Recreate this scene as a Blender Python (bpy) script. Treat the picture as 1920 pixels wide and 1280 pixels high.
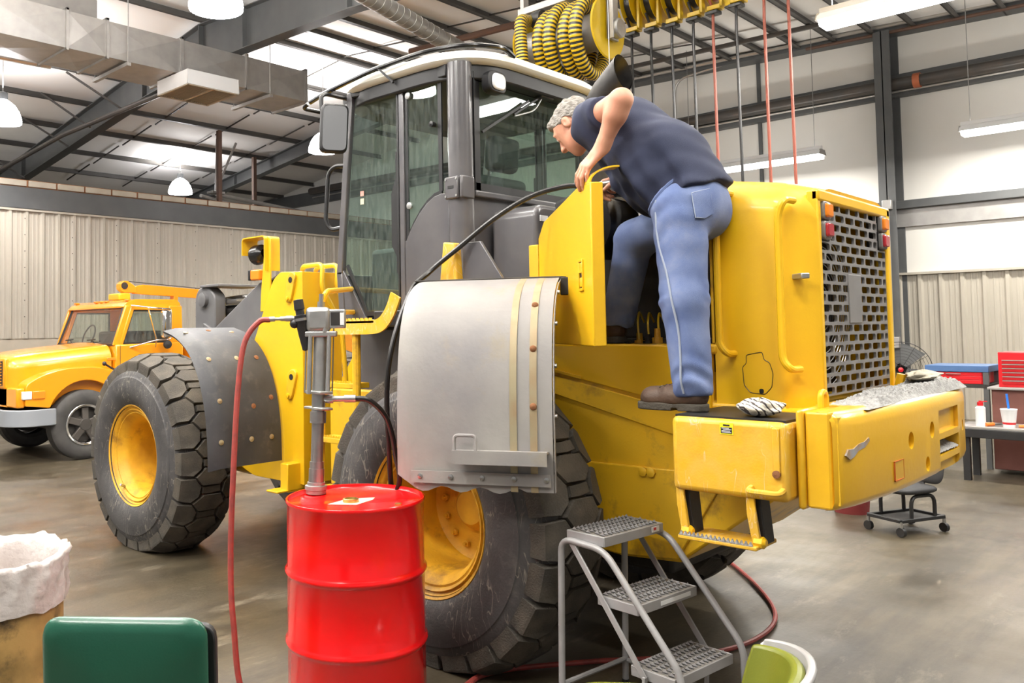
import bpy, bmesh, math, random
import numpy as np
from mathutils import Vector, Matrix

for _o in list(bpy.data.objects):
    bpy.data.objects.remove(_o, do_unlink=True)
SC = bpy.context.scene
COL = SC.collection
R = math.radians
PI = math.pi

# ------------------------------------------------------------------ camera
CAM_H = 1.58
_yaw, _pitch, _roll = R(44.55), R(2.55), R(-0.85)
_f = Vector((math.sin(_yaw) * math.cos(_pitch), math.cos(_yaw) * math.cos(_pitch), math.sin(_pitch)))
_r = Vector((math.cos(_yaw), -math.sin(_yaw), 0.0))
_u = _r.cross(_f)
_r2 = math.cos(_roll) * _r + math.sin(_roll) * _u
_u2 = -math.sin(_roll) * _r + math.cos(_roll) * _u
cam_data = bpy.data.cameras.new('camera')
cam_data.sensor_fit = 'HORIZONTAL'
cam_data.sensor_width = 36.0
cam_data.lens = 1597.0 / 1920.0 * 36.0
cam_data.shift_x = (960 - 748) / 1920.0
cam_data.shift_y = (547 - 640) / 1920.0
cam_data.clip_start = 0.05
cam_data.clip_end = 200
cam = bpy.data.objects.new('camera', cam_data)
COL.objects.link(cam)
_m = Matrix((_r2, _u2, -_f)).transposed().to_4x4()
_m.translation = Vector((0, 0, CAM_H))
cam.matrix_world = _m
SC.camera = cam

# ------------------------------------------------------------------ world and exposure
world = bpy.data.worlds.new('world')
world.use_nodes = True
SC.world = world
bg = world.node_tree.nodes['Background']
bg.inputs['Color'].default_value = (1.0, 0.975, 0.93, 1)
bg.inputs['Strength'].default_value = 0.36
SC.view_settings.view_transform = 'Standard'
SC.view_settings.look = 'None'
SC.view_settings.gamma = 1.0
SC.view_settings.use_curve_mapping = False
SC.view_settings.exposure = 0.0
LAMP_W = 1.0     # one knob for every fixture in the hall

# ------------------------------------------------------------------ object bookkeeping
ORG = {}


def tag(o, label=None, cat=None, group=None, kind=None):
    if label: o['label'] = label
    if cat: o['category'] = cat
    if group: o['group'] = group
    if kind: o['kind'] = kind
    return o


def thing(name, label, cat, loc=(0, 0, 0), group=None):
    o = bpy.data.objects.new(name, None)
    o.empty_display_size = 0.1
    COL.objects.link(o)
    o.location = loc
    ORG[o.name] = Vector(loc)
    return tag(o, label, cat, group)


def V3(p): return Vector((p[0], p[1], p[2]))


def rnd(pts, r, n=5, closed=False):
    """round the corners of a polyline (any dimension)"""
    P = [np.array(p, float) for p in pts]
    out = []
    N = len(P)
    for i in range(N):
        if not closed and (i == 0 or i == N - 1):
            out.append(tuple(P[i])); continue
        a, b, c = P[i - 1], P[i], P[(i + 1) % N]
        rr = r[i] if isinstance(r, (list, tuple)) else r
        la, lc = np.linalg.norm(a - b), np.linalg.norm(c - b)
        d = min(rr, la * 0.49, lc * 0.49)
        if d < 1e-6:
            out.append(tuple(b)); continue
        p0, p2 = b + (a - b) / la * d, b + (c - b) / lc * d
        for k in range(n + 1):
            t = k / n
            out.append(tuple((1 - t) ** 2 * p0 + 2 * t * (1 - t) * b + t * t * p2))
    return out


class MB:
    def __init__(s): s.v = []; s.f = []

    def add(s, vs, fs):
        n = len(s.v)
        s.v += [tuple(float(c) for c in p) for p in vs]
        s.f += [tuple(i + n for i in f) for f in fs]
        return s

    def box(s, x0, x1, y0, y1, z0, z1):
        return s.add([(x0, y0, z0), (x1, y0, z0), (x1, y1, z0), (x0, y1, z0), (x0, y0, z1), (x1, y0, z1), (x1, y1, z1), (x0, y1, z1)],
                     [(0, 3, 2, 1), (4, 5, 6, 7), (0, 1, 5, 4), (1, 2, 6, 5), (2, 3, 7, 6), (3, 0, 4, 7)])

    def obox(s, c, size, mat=None):
        """box of given size at c, turned by a 3x3 matrix"""
        mat = mat or Matrix.Identity(3)
        c = V3(c); h = [k / 2 for k in size]
        vs = []
        for z in (-1, 1):
            for x, y in ((-1, -1), (1, -1), (1, 1), (-1, 1)):
                vs.append(c + mat @ Vector((x * h[0], y * h[1], z * h[2])))
        return s.add(vs, [(0, 3, 2, 1), (4, 5, 6, 7), (0, 1, 5, 4), (1, 2, 6, 5), (2, 3, 7, 6), (3, 0, 4, 7)])

    def bar(s, p0, p1, w, h, up=(0, 0, 1)):
        p0, p1 = V3(p0), V3(p1)
        d = p1 - p0; L = d.length; d = d / L
        up = V3(up)
        if abs(d.dot(up)) > 0.98: up = Vector((1, 0, 0))
        sx = d.cross(up).normalized(); uz = sx.cross(d)
        m = Matrix((sx, d, uz)).transposed()
        return s.obox((p0 + p1) / 2, (w, L, h), m)

    def tube(s, pts, r, n=10, closed=False, caps=True):
        P = [V3(p) for p in pts]; N = len(P)
        rr = list(r) if isinstance(r, (list, tuple)) else [r] * N
        T = []
        for i in range(N):
            if closed: t = P[(i + 1) % N] - P[i - 1]
            else: t = P[min(i + 1, N - 1)] - P[max(i - 1, 0)]
            T.append(t.normalized() if t.length > 1e-9 else Vector((0, 0, 1)))
        a = Vector((0, 0, 1)) if abs(T[0].z) < 0.9 else Vector((1, 0, 0))
        nrm = (a - T[0] * a.dot(T[0])).normalized()
        vs = []
        for i in range(N):
            if i:
                nrm = nrm - T[i] * nrm.dot(T[i])
                nrm = nrm.normalized() if nrm.length > 1e-6 else Vector((1, 0, 0))
            b = T[i].cross(nrm)
            for k in range(n):
                an = 2 * PI * k / n
                vs.append(P[i] + (nrm * math.cos(an) + b * math.sin(an)) * rr[i])
        fs = []
        for i in range(N if closed else N - 1):
            j = (i + 1) % N
            for k in range(n):
                k2 = (k + 1) % n
                fs.append((i * n + k, i * n + k2, j * n + k2, j * n + k))
        if caps and not closed:
            fs.append(tuple(range(n - 1, -1, -1)))
            fs.append(tuple((N - 1) * n + k for k in range(n)))
        return s.add(vs, fs)

    def cyl(s, p0, p1, r, n=16, r1=None):
        return s.tube([p0, p1], [r, r if r1 is None else r1], n)

    def lathe(s, prof, o, axis=(0, 0, 1), n=32, caps=False, arc=None):
        """prof: list of (a, r) along the axis"""
        o = V3(o); ax = V3(axis).normalized()
        t = Vector((0, 0, 1)) if abs(ax.z) < 0.9 else Vector((1, 0, 0))
        e1 = (t - ax * t.dot(ax)).normalized(); e2 = ax.cross(e1)
        vs = []; fs = []
        for a, r in prof:
            for k in range(n):
                an = 2 * PI * k / n
                vs.append(o + ax * a + (e1 * math.cos(an) + e2 * math.sin(an)) * r)
        for i in range(len(prof) - 1):
            for k in range(n):
                k2 = (k + 1) % n
                fs.append((i * n + k, i * n + k2, (i + 1) * n + k2, (i + 1) * n + k))
        if caps:
            fs.append(tuple(range(n - 1, -1, -1)))
            fs.append(tuple((len(prof) - 1) * n + k for k in range(n)))
        return s.add(vs, fs)

    def prism(s, poly, axis, lo, hi):
        """poly of 2D points extruded along x, y or z.  x:(y,z)  y:(x,z)  z:(x,y)"""
        def mk(p, a):
            if axis == 'x': return (a, p[0], p[1])
            if axis == 'y': return (p[0], a, p[1])
            return (p[0], p[1], a)
        n = len(poly)
        vs = [mk(p, lo) for p in poly] + [mk(p, hi) for p in poly]
        fs = [tuple(range(n - 1, -1, -1)), tuple(range(n, 2 * n))]
        for k in range(n):
            k2 = (k + 1) % n
            fs.append((k, k2, n + k2, n + k))
        return s.add(vs, fs)

    def oprism(s, poly, o, ex, ey, th):
        """2D polygon in the plane (ex, ey) through o, thickness th along ex x ey"""
        o, ex, ey = V3(o), V3(ex), V3(ey)
        nz = ex.cross(ey).normalized()
        n = len(poly)
        vs = [o + ex * p[0] + ey * p[1] for p in poly] + [o + ex * p[0] + ey * p[1] + nz * th for p in poly]
        fs = [tuple(range(n - 1, -1, -1)), tuple(range(n, 2 * n))]
        for k in range(n):
            k2 = (k + 1) % n
            fs.append((k, k2, n + k2, n + k))
        return s.add(vs, fs)

    def grid(s, rows, closed=False):
        n = len(rows[0]); vs = [p for r in rows for p in r]; fs = []
        for i in range(len(rows) - 1):
            for k in range(n if closed else n - 1):
                k2 = (k + 1) % n
                fs.append((i * n + k, i * n + k2, (i + 1) * n + k2, (i + 1) * n + k))
        return s.add(vs, fs)

    def sheet(s, rows, th):
        """closed thin solid from a grid of points; th along the local normal"""
        P = np.array(rows, float)
        du = np.gradient(P, axis=0); dv = np.gradient(P, axis=1)
        nn = np.cross(du, dv); nn /= np.linalg.norm(nn, axis=2, keepdims=True) + 1e-12
        Q = P + nn * th
        a, b = P.shape[:2]
        vs = [tuple(p) for p in P.reshape(-1, 3)] + [tuple(p) for p in Q.reshape(-1, 3)]
        o = a * b; fs = []
        for i in range(a - 1):
            for k in range(b - 1):
                q = (i * b + k, i * b + k + 1, (i + 1) * b + k + 1, (i + 1) * b + k)
                fs.append(q[::-1]); fs.append(tuple(x + o for x in q))
        for i in range(a - 1):
            fs.append((i * b, (i + 1) * b, (i + 1) * b + o, i * b + o)[::-1])
            e = b - 1
            fs.append((i * b + e, (i + 1) * b + e, (i + 1) * b + e + o, i * b + e + o))
        for k in range(b - 1):
            fs.append((k, k + 1, k + 1 + o, k + o))
            e = (a - 1) * b
            fs.append((e + k, e + k + 1, e + k + 1 + o, e + k + o)[::-1])
        return s.add(vs, fs)

    def ball(s, c, r, n=12, m=8, sc=(1, 1, 1)):
        c = V3(c)
        prof = [(-math.cos(PI * i / m) * r, max(math.sin(PI * i / m) * r, 1e-4)) for i in range(m + 1)]
        k0 = len(s.v)
        s.lathe(prof, (0, 0, 0), (0, 0, 1), n)
        for i in range(k0, len(s.v)):
            p = s.v[i]; s.v[i] = (c.x + p[0] * sc[0], c.y + p[1] * sc[1], c.z + p[2] * sc[2])
        return s

    def xf(s, m):
        s.v = [tuple(m @ Vector(p)) for p in s.v]; return s

    def build(s, name, mat, parent=None, bevel=0.0, angle=35, smooth=True, seg=2, fix=True):
        me = bpy.data.meshes.new(name)
        V = np.array(s.v, float)
        if parent is not None:
            org = ORG[parent.name]
        else:
            lo, hi = V.min(0), V.max(0)
            org = Vector(((lo[0] + hi[0]) / 2, (lo[1] + hi[1]) / 2, lo[2]))
        V = V - np.array(org)
        me.from_pydata([tuple(p) for p in V], [], s.f)
        if fix:
            bm = bmesh.new(); bm.from_mesh(me)
            bmesh.ops.remove_doubles(bm, verts=bm.verts, dist=1e-5)
            bmesh.ops.recalc_face_normals(bm, faces=bm.faces)
            bm.to_mesh(me); bm.free()
        if smooth:
            me.polygons.foreach_set('use_smooth', [True] * len(me.polygons))
            me.set_sharp_from_angle(angle=R(angle))
        me.materials.append(mat)
        o = bpy.data.objects.new(name, me)
        COL.objects.link(o)
        if parent is not None: o.parent = parent
        else: o.location = org
        ORG[o.name] = org
        if bevel > 0:
            b = o.modifiers.new('bevel', 'BEVEL')
            b.width = bevel; b.segments = seg; b.limit_method = 'ANGLE'; b.angle_limit = R(40)
            b.harden_normals = False
        return o


def apply_mods(o):
    dg = bpy.context.evaluated_depsgraph_get()
    me = bpy.data.meshes.new_from_object(o.evaluated_get(dg))
    o.modifiers.clear()
    o.data = me


def cut(o, mb):
    """boolean-cut the shapes of mb (world space) out of o, and bake it"""
    c = mb.build('cutter', o.data.materials[0])
    bpy.context.view_layer.update()
    b = o.modifiers.new('cut', 'BOOLEAN'); b.operation = 'DIFFERENCE'; b.object = c; b.solver = 'EXACT'
    apply_mods(o)
    me = c.data
    bpy.data.objects.remove(c, do_unlink=True); bpy.data.meshes.remove(me)
    o.data.polygons.foreach_set('use_smooth', [True] * len(o.data.polygons))
    o.data.set_sharp_from_angle(angle=R(35))


def dup(root, loc, label=None, rz=None):
    r = root.copy(); COL.objects.link(r); r.location = loc
    if rz is not None: r.rotation_euler = (0, 0, rz)
    if label: r['label'] = label
    for ch in root.children:
        c = ch.copy(); COL.objects.link(c); c.parent = r
        for g in ch.children:
            d = g.copy(); COL.objects.link(d); d.parent = c
    return r


# ------------------------------------------------------------------ materials
def mat(name, col, rough=0.5, metal=0.0, col2=None, scale=6.0, amt=0.5, bump=0.0, bscale=60.0, coat=0.0,
        stretch=None, detail=6.0, emis=None, estr=0.0, lo=0.35, hi=0.7, spec=0.5, dirt=None, dscale=3.0, damt=0.0, dlo=0.54, dhi=0.72):
    m = bpy.data.materials.new(name); m.use_nodes = True
    nt = m.node_tree; N = nt.nodes; L = nt.links
    p = N['Principled BSDF']
    p.inputs['Base Color'].default_value = (*col, 1)
    p.inputs['Roughness'].default_value = rough
    p.inputs['Metallic'].default_value = metal
    p.inputs['Specular IOR Level'].default_value = spec
    p.inputs['Coat Weight'].default_value = coat
    p.inputs['Coat Roughness'].default_value = 0.12
    if emis:
        p.inputs['Emission Color'].default_value = (*emis, 1); p.inputs['Emission Strength'].default_value = estr
    if col2 or bump or dirt:
        tc = N.new('ShaderNodeTexCoord'); mp = N.new('ShaderNodeMapping')
        L.new(tc.outputs['Object'], mp.inputs['Vector'])
        if stretch: mp.inputs['Scale'].default_value = stretch
        vec = mp.outputs['Vector']
    last = None
    if col2:
        no = N.new('ShaderNodeTexNoise'); no.inputs['Scale'].default_value = scale; no.inputs['Detail'].default_value = detail
        L.new(vec, no.inputs['Vector'])
        mr = N.new('ShaderNodeMapRange'); mr.inputs['From Min'].default_value = lo; mr.inputs['From Max'].default_value = hi
        mr.inputs['To Max'].default_value = amt
        L.new(no.outputs['Fac'], mr.inputs['Value'])
        mx = N.new('ShaderNodeMix'); mx.data_type = 'RGBA'
        mx.inputs['A'].default_value = (*col, 1); mx.inputs['B'].default_value = (*col2, 1)
        L.new(mr.outputs['Result'], mx.inputs['Factor'])
        last = mx.outputs['Result']
    if dirt:
        no2 = N.new('ShaderNodeTexNoise'); no2.inputs['Scale'].default_value = dscale; no2.inputs['Detail'].default_value = 9
        no2.inputs['Roughness'].default_value = 0.68
        L.new(vec, no2.inputs['Vector'])
        mr2 = N.new('ShaderNodeMapRange'); mr2.inputs['From Min'].default_value = dlo; mr2.inputs['From Max'].default_value = dhi
        mr2.inputs['To Max'].default_value = damt
        L.new(no2.outputs['Fac'], mr2.inputs['Value'])
        mx2 = N.new('ShaderNodeMix'); mx2.data_type = 'RGBA'
        if last: L.new(last, mx2.inputs['A'])
        else: mx2.inputs['A'].default_value = (*col, 1)
        mx2.inputs['B'].default_value = (*dirt, 1)
        L.new(mr2.outputs['Result'], mx2.inputs['Factor'])
        last = mx2.outputs['Result']
    if last: L.new(last, p.inputs['Base Color'])
    if bump:
        nb = N.new('ShaderNodeTexNoise'); nb.inputs['Scale'].default_value = bscale; nb.inputs['Detail'].default_value = 4
        L.new(vec, nb.inputs['Vector'])
        bp = N.new('ShaderNodeBump'); bp.inputs['Strength'].default_value = bump; bp.inputs['Distance'].default_value = 0.02
        L.new(nb.outputs['Fac'], bp.inputs['Height']); L.new(bp.outputs['Normal'], p.inputs['Normal'])
    return m


def glass_mat(name, tint, rough=0.02, haze=0.0, ior=1.5):
    m = bpy.data.materials.new(name); m.use_nodes = True
    nt = m.node_tree; N = nt.nodes; L = nt.links
    N.remove(N['Principled BSDF']); out = N['Material Output']
    tr = N.new('ShaderNodeBsdfTransparent'); tr.inputs['Color'].default_value = (*tint, 1)
    gl = N.new('ShaderNodeBsdfGlossy'); gl.inputs['Roughness'].default_value = rough
    gl.inputs['Color'].default_value = (1, 1, 1, 1)
    df = N.new('ShaderNodeBsdfDiffuse'); df.inputs['Color'].default_value = (0.62, 0.66, 0.62, 1)
    # Schlick reflectance from the facing angle: same on both skins of the pane
    lw = N.new('ShaderNodeLayerWeight'); lw.inputs['Blend'].default_value = 0.5
    pw = N.new('ShaderNodeMath'); pw.operation = 'POWER'; pw.inputs[1].default_value = 4.0
    L.new(lw.outputs['Facing'], pw.inputs[0])
    fr = N.new('ShaderNodeMapRange'); fr.inputs['To Min'].default_value = 0.045; fr.inputs['To Max'].default_value = 0.9
    L.new(pw.outputs[0], fr.inputs['Value'])
    m1 = N.new('ShaderNodeMixShader'); m2 = N.new('ShaderNodeMixShader')
    no = N.new('ShaderNodeTexNoise'); no.inputs['Scale'].default_value = 60; no.inputs['Detail'].default_value = 8
    tc = N.new('ShaderNodeTexCoord'); mp = N.new('ShaderNodeMapping'); mp.inputs['Scale'].default_value = (1, 1, 0.25)
    L.new(tc.outputs['Object'], mp.inputs['Vector']); L.new(mp.outputs['Vector'], no.inputs['Vector'])
    mr = N.new('ShaderNodeMapRange'); mr.inputs['From Min'].default_value = 0.35; mr.inputs['From Max'].default_value = 0.75
    mr.inputs['To Max'].default_value = haze
    L.new(no.outputs['Fac'], mr.inputs['Value'])
    L.new(mr.outputs['Result'], m1.inputs['Fac']); L.new(tr.outputs[0], m1.inputs[1]); L.new(df.outputs[0], m1.inputs[2])
    L.new(fr.outputs['Result'], m2.inputs['Fac']); L.new(m1.outputs[0], m2.inputs[1]); L.new(gl.outputs[0], m2.inputs[2])
    L.new(m2.outputs[0], out.inputs['Surface'])
    return m


def add_scratches(m, col, seed=0.0):
    # pale scuff lines worn into the sidewall
    nt = m.node_tree; N = nt.nodes; L = nt.links; p = N['Principled BSDF']
    src = p.inputs['Base Color'].links[0].from_socket
    tc = N.new('ShaderNodeTexCoord')
    for k, (rot, sc) in enumerate((((0.4, 0.3, 0.2), 7.0), ((1.3, 0.2, 0.9), 5.5))):
        mp = N.new('ShaderNodeMapping'); mp.inputs['Rotation'].default_value = rot; mp.inputs['Scale'].default_value = (1, 3.0, 0.8)
        L.new(tc.outputs['Object'], mp.inputs['Vector'])
        n1 = N.new('ShaderNodeTexNoise'); n1.inputs['Scale'].default_value = sc; n1.inputs['Detail'].default_value = 2; n1.inputs['Distortion'].default_value = 0.6
        L.new(mp.outputs['Vector'], n1.inputs['Vector'])
        sb = N.new('ShaderNodeMath'); sb.operation = 'SUBTRACT'; sb.inputs[1].default_value = 0.5; L.new(n1.outputs['Fac'], sb.inputs[0])
        ab = N.new('ShaderNodeMath'); ab.operation = 'ABSOLUTE'; L.new(sb.outputs[0], ab.inputs[0])
        mr = N.new('ShaderNodeMapRange'); mr.inputs['From Min'].default_value = 0.0; mr.inputs['From Max'].default_value = 0.011
        mr.inputs['To Min'].default_value = 0.65; mr.inputs['To Max'].default_value = 0.0; L.new(ab.outputs[0], mr.inputs['Value'])
        n2 = N.new('ShaderNodeTexNoise'); n2.inputs['Scale'].default_value = 4.0 + k; L.new(tc.outputs['Object'], n2.inputs['Vector'])
        m2 = N.new('ShaderNodeMapRange'); m2.inputs['From Min'].default_value = 0.48; m2.inputs['From Max'].default_value = 0.56; L.new(n2.outputs['Fac'], m2.inputs['Value'])
        mu = N.new('ShaderNodeMath'); mu.operation = 'MULTIPLY'; L.new(mr.outputs['Result'], mu.inputs[0]); L.new(m2.outputs['Result'], mu.inputs[1])
        mx = N.new('ShaderNodeMix'); mx.data_type = 'RGBA'; mx.inputs['B'].default_value = (*col, 1)
        L.new(mu.outputs[0], mx.inputs['Factor']); L.new(src, mx.inputs['A']); src = mx.outputs['Result']
    L.new(src, p.inputs['Base Color'])



YEL = (0.80, 0.47, 0.008)
M = {}
M['yellow'] = mat('loader_yellow_paint', YEL, 0.38, col2=(0.70, 0.40, 0.008), scale=2.5, amt=0.6, coat=0.3, bump=0.03, bscale=140)
M['yellow_worn'] = mat('worn_yellow_paint', (0.76, 0.44, 0.012), 0.45, col2=(0.62, 0.38, 0.02), scale=4, amt=0.7, dirt=(0.16, 0.09, 0.03), dscale=5, damt=0.75, bump=0.05, bscale=120)
M['yellow_scuffed'] = mat('scuffed_yellow_paint', (0.72, 0.40, 0.012), 0.42, col2=(0.70, 0.46, 0.12), scale=11, amt=0.5, stretch=(1, 1, 1), dirt=(0.45, 0.22, 0.03), dscale=7, damt=0.5, bump=0.05, bscale=120)
add_scratches(M['yellow_scuffed'], (0.78, 0.60, 0.42))
M['yellow_rust'] = mat('rusty_yellow_paint', (0.76, 0.43, 0.02), 0.55, col2=(0.45, 0.21, 0.015), scale=5, amt=0.8, dirt=(0.13, 0.05, 0.015), dscale=4, damt=0.85, bump=0.12, bscale=60)
M['cast_yellow'] = mat('counterweight_paint', (0.76, 0.43, 0.012), 0.30, col2=(0.68, 0.39, 0.03), scale=2.0, amt=0.7, coat=0.4, bump=0.05, bscale=40, dirt=(0.42, 0.26, 0.08), dscale=2.4, damt=0.35)
M['grey_paint'] = mat('cab_grey_paint', (0.075, 0.072, 0.078), 0.30, col2=(0.115, 0.11, 0.112), scale=5, amt=0.8, coat=0.35)
M['grey_arm'] = mat('lift_arm_grey_paint', (0.10, 0.10, 0.105), 0.5, col2=(0.15, 0.148, 0.15), scale=4, amt=0.7)
M['dark'] = mat('dark_engine_parts', (0.014, 0.013, 0.012), 0.7, col2=(0.035, 0.028, 0.02), scale=14, amt=0.8)
M['black'] = mat('black_plastic', (0.012, 0.012, 0.013), 0.45)
M['black_gloss'] = mat('gloss_black', (0.01, 0.01, 0.011), 0.2)
M['rubber'] = mat('tyre_rubber', (0.036, 0.034, 0.035), 0.62, col2=(0.080, 0.077, 0.077), scale=3.5, amt=0.75, bump=0.12, bscale=90, dirt=(0.16, 0.15, 0.13), dscale=9, damt=0.35)
add_scratches(M['rubber'], (0.30, 0.27, 0.22))
M['tread'] = mat('tread_rubber', (0.042, 0.037, 0.030), 0.85, col2=(0.095, 0.080, 0.060), scale=8, amt=0.8, bump=0.3, bscale=120)
M['fender_plastic'] = mat('black_fender_plastic', (0.026, 0.027, 0.031), 0.55, col2=(0.055, 0.055, 0.057), scale=5, amt=0.75, bump=0.06, bscale=60, dirt=(0.16, 0.145, 0.12), dscale=11, damt=0.3)
M['fender_steel'] = mat('weathered_fender_steel', (0.30, 0.285, 0.265), 0.66, col2=(0.185, 0.175, 0.185), scale=2.6, amt=0.85, metal=0.1, bump=0.05, bscale=50, dirt=(0.30, 0.24, 0.13), dscale=2.5, damt=0.65)
M['strip'] = mat('stained_fender_strip', (0.34, 0.29, 0.18), 0.5, col2=(0.30, 0.18, 0.09), scale=8, amt=0.7, metal=0.3)
M['rust'] = mat('rusty_rivet', (0.24, 0.10, 0.04), 0.75, metal=0.3)
M['steel'] = mat('bare_steel', (0.42, 0.42, 0.42), 0.32, metal=0.9, col2=(0.28, 0.27, 0.26), scale=12, amt=0.6)
M['chrome'] = mat('chrome', (0.82, 0.82, 0.83), 0.09, metal=1.0)
M['alu'] = mat('cast_aluminium', (0.47, 0.47, 0.46), 0.38, metal=0.8, col2=(0.33, 0.33, 0.32), scale=20, amt=0.6)
M['grille'] = mat('grille_grey_paint', (0.24, 0.235, 0.235), 0.45, metal=0.3, col2=(0.19, 0.18, 0.175), scale=6, amt=0.7)
M['white_roof'] = mat('cream_roof', (0.80, 0.79, 0.71), 0.35)
M['amber'] = mat('amber_lens', (0.85, 0.24, 0.015), 0.18, coat=0.5)
M['red_lens'] = mat('red_lens', (0.40, 0.02, 0.03), 0.16, coat=0.5)
M['clear_lens'] = mat('clear_lens', (0.80, 0.81, 0.82), 0.12, coat=0.6)
M['glass'] = glass_mat('cab_glass', (0.82, 0.92, 0.87), 0.008, haze=0.07)
M['glass_clear'] = glass_mat('truck_glass', (0.84, 0.88, 0.85), 0.01, haze=0.10)
M['drum_red'] = mat('red_drum_paint', (0.74, 0.002, 0.004), 0.20, coat=0.5, bump=0.012, bscale=30)
M['hose_red'] = mat('red_rubber_hose', (0.32, 0.045, 0.035), 0.55, col2=(0.17, 0.035, 0.03), scale=25, amt=0.8)
M['hose_black'] = mat('black_rubber_hose', (0.013, 0.012, 0.012), 0.3)
M['ladder_grey'] = mat('ladder_grey_paint', (0.33, 0.325, 0.325), 0.4, col2=(0.26, 0.255, 0.25), scale=9, amt=0.7, metal=0.15)
M['tread_steel'] = mat('serrated_step_steel', (0.30, 0.29, 0.27), 0.55, col2=(0.17, 0.15, 0.13), scale=25, amt=0.8, metal=0.4)
M['galv'] = mat('galvanised_sheet', (0.40, 0.39, 0.375), 0.42, metal=0.55, col2=(0.33, 0.32, 0.31), scale=6, amt=0.8)
M['beam'] = mat('grey_structural_steel', (0.075, 0.078, 0.080), 0.5, col2=(0.10, 0.104, 0.104), scale=3, amt=0.7)
M['purlin'] = mat('purlin_steel', (0.068, 0.064, 0.060), 0.5, col2=(0.088, 0.083, 0.077), scale=4, amt=0.7)
M['conduit'] = mat('conduit_steel', (0.45, 0.44, 0.42), 0.35, metal=0.6)
M['pipe_black'] = mat('black_iron_pipe', (0.055, 0.052, 0.05), 0.35, col2=(0.09, 0.07, 0.055), scale=4, amt=0.6)
M['rust_pipe'] = mat('rust_brown_pipe', (0.12, 0.062, 0.04), 0.55, col2=(0.08, 0.05, 0.04), scale=8, amt=0.7)
M['white_wall'] = mat('white_insulation_facing', (0.74, 0.725, 0.685), 0.7, col2=(0.69, 0.675, 0.63), scale=1.2, amt=0.8, bump=0.02, bscale=60)
M['ceil'] = mat('white_ceiling_facing', (0.86, 0.845, 0.825), 0.75, col2=(0.82, 0.805, 0.78), scale=1.0, amt=0.8)
M['rib_panel'] = mat('off_white_ribbed_steel', (0.43, 0.395, 0.33), 0.45, col2=(0.40, 0.37, 0.31), scale=3, amt=0.6)
M['base_concrete'] = mat('tan_concrete_base', (0.46, 0.41, 0.33), 0.8, col2=(0.40, 0.36, 0.29), scale=5, amt=0.7, bump=0.1)
M['cap'] = mat('beige_coping', (0.40, 0.36, 0.29), 0.7, col2=(0.35, 0.31, 0.25), scale=6, amt=0.7)
M['orange'] = mat('truck_orange_paint', (0.83, 0.30, 0.006), 0.22, coat=0.6, col2=(0.78, 0.28, 0.006), scale=3, amt=0.6)
M['bumper'] = mat('bumper_grey', (0.28, 0.30, 0.33), 0.4, metal=0.2)
M['tool_red'] = mat('red_tool_chest_paint', (0.55, 0.012, 0.02), 0.3, coat=0.3)
M['cart_blue'] = mat('blue_cart_tray', (0.05, 0.115, 0.26), 0.5)
M['brown'] = mat('brown_cabinet', (0.115, 0.035, 0.025), 0.6, col2=(0.16, 0.06, 0.045), scale=6, amt=0.6)
M['white_plastic'] = mat('white_plastic', (0.78, 0.79, 0.80), 0.3)
M['yellow_reel'] = mat('yellow_reel_paint', (0.66, 0.44, 0.008), 0.32, coat=0.3)
M['dirt'] = mat('grey_road_grit', (0.40, 0.40, 0.39), 0.95, col2=(0.24, 0.235, 0.225), scale=40, amt=0.9, bump=0.6, bscale=160)
M['rag'] = mat('beige_rag', (0.50, 0.46, 0.37), 0.9, col2=(0.36, 0.33, 0.26), scale=20, amt=0.8, bump=0.3, bscale=150)
M['bag'] = mat('white_bin_liner', (0.56, 0.52, 0.505), 0.30, col2=(0.42, 0.37, 0.35), scale=9, amt=0.8, bump=0.35, bscale=30)
M['kraft'] = mat('stained_cardboard_barrel', (0.46, 0.29, 0.10), 0.5, col2=(0.22, 0.14, 0.045), scale=4.5, amt=0.9, lo=0.42, hi=0.62, dirt=(0.04, 0.03, 0.022), dscale=3.4, damt=1.0, dlo=0.48, dhi=0.62, bump=0.05)
M['green_vinyl'] = mat('green_vinyl', (0.008, 0.075, 0.045), 0.30, col2=(0.012, 0.085, 0.05), scale=5, amt=0.5, bump=0.04, bscale=200, coat=0.2)
M['olive_vinyl'] = mat('olive_vinyl', (0.115, 0.13, 0.010), 0.35, bump=0.03, bscale=200)
M['skin'] = mat('skin', (0.62, 0.31, 0.20), 0.5, col2=(0.55, 0.20, 0.13), scale=9, amt=0.55, bump=0.05, bscale=120)
M['hair'] = mat('grey_hair', (0.24, 0.215, 0.185), 0.75, col2=(0.42, 0.40, 0.37), scale=70, amt=0.9, bump=0.7, bscale=140, stretch=(1, 0.35, 1))
M['shirt'] = mat('navy_cotton', (0.018, 0.023, 0.050), 0.9, col2=(0.027, 0.034, 0.070), scale=5, amt=0.7, bump=0.1, bscale=300)
M['denim'] = mat('blue_denim', (0.082, 0.122, 0.265), 0.9, col2=(0.20, 0.255, 0.42), scale=6, amt=0.75, bump=0.2, bscale=400, dirt=(0.32, 0.29, 0.22), dscale=3, damt=0.25)
M['stitch'] = mat('pale_denim_seam', (0.30, 0.34, 0.42), 0.9)
M['boot'] = mat('brown_leather', (0.055, 0.030, 0.018), 0.6, col2=(0.095, 0.055, 0.033), scale=12, amt=0.8, bump=0.15, bscale=80)
M['sole'] = mat('boot_sole', (0.060, 0.052, 0.040), 0.9, bump=0.3, bscale=60)
M['lamp_white'] = mat('lit_lamp_shade', (0.9, 0.9, 0.9), 0.4, emis=(1.0, 0.98, 1.0), estr=30.0)
M['tube_lit'] = mat('lit_fluorescent_tube', (0.9, 0.9, 0.9), 0.4, emis=(1.0, 0.99, 0.97), estr=14.0)
M['sticker'] = mat('paper_sticker', (0.62, 0.55, 0.40), 0.7)
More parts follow.
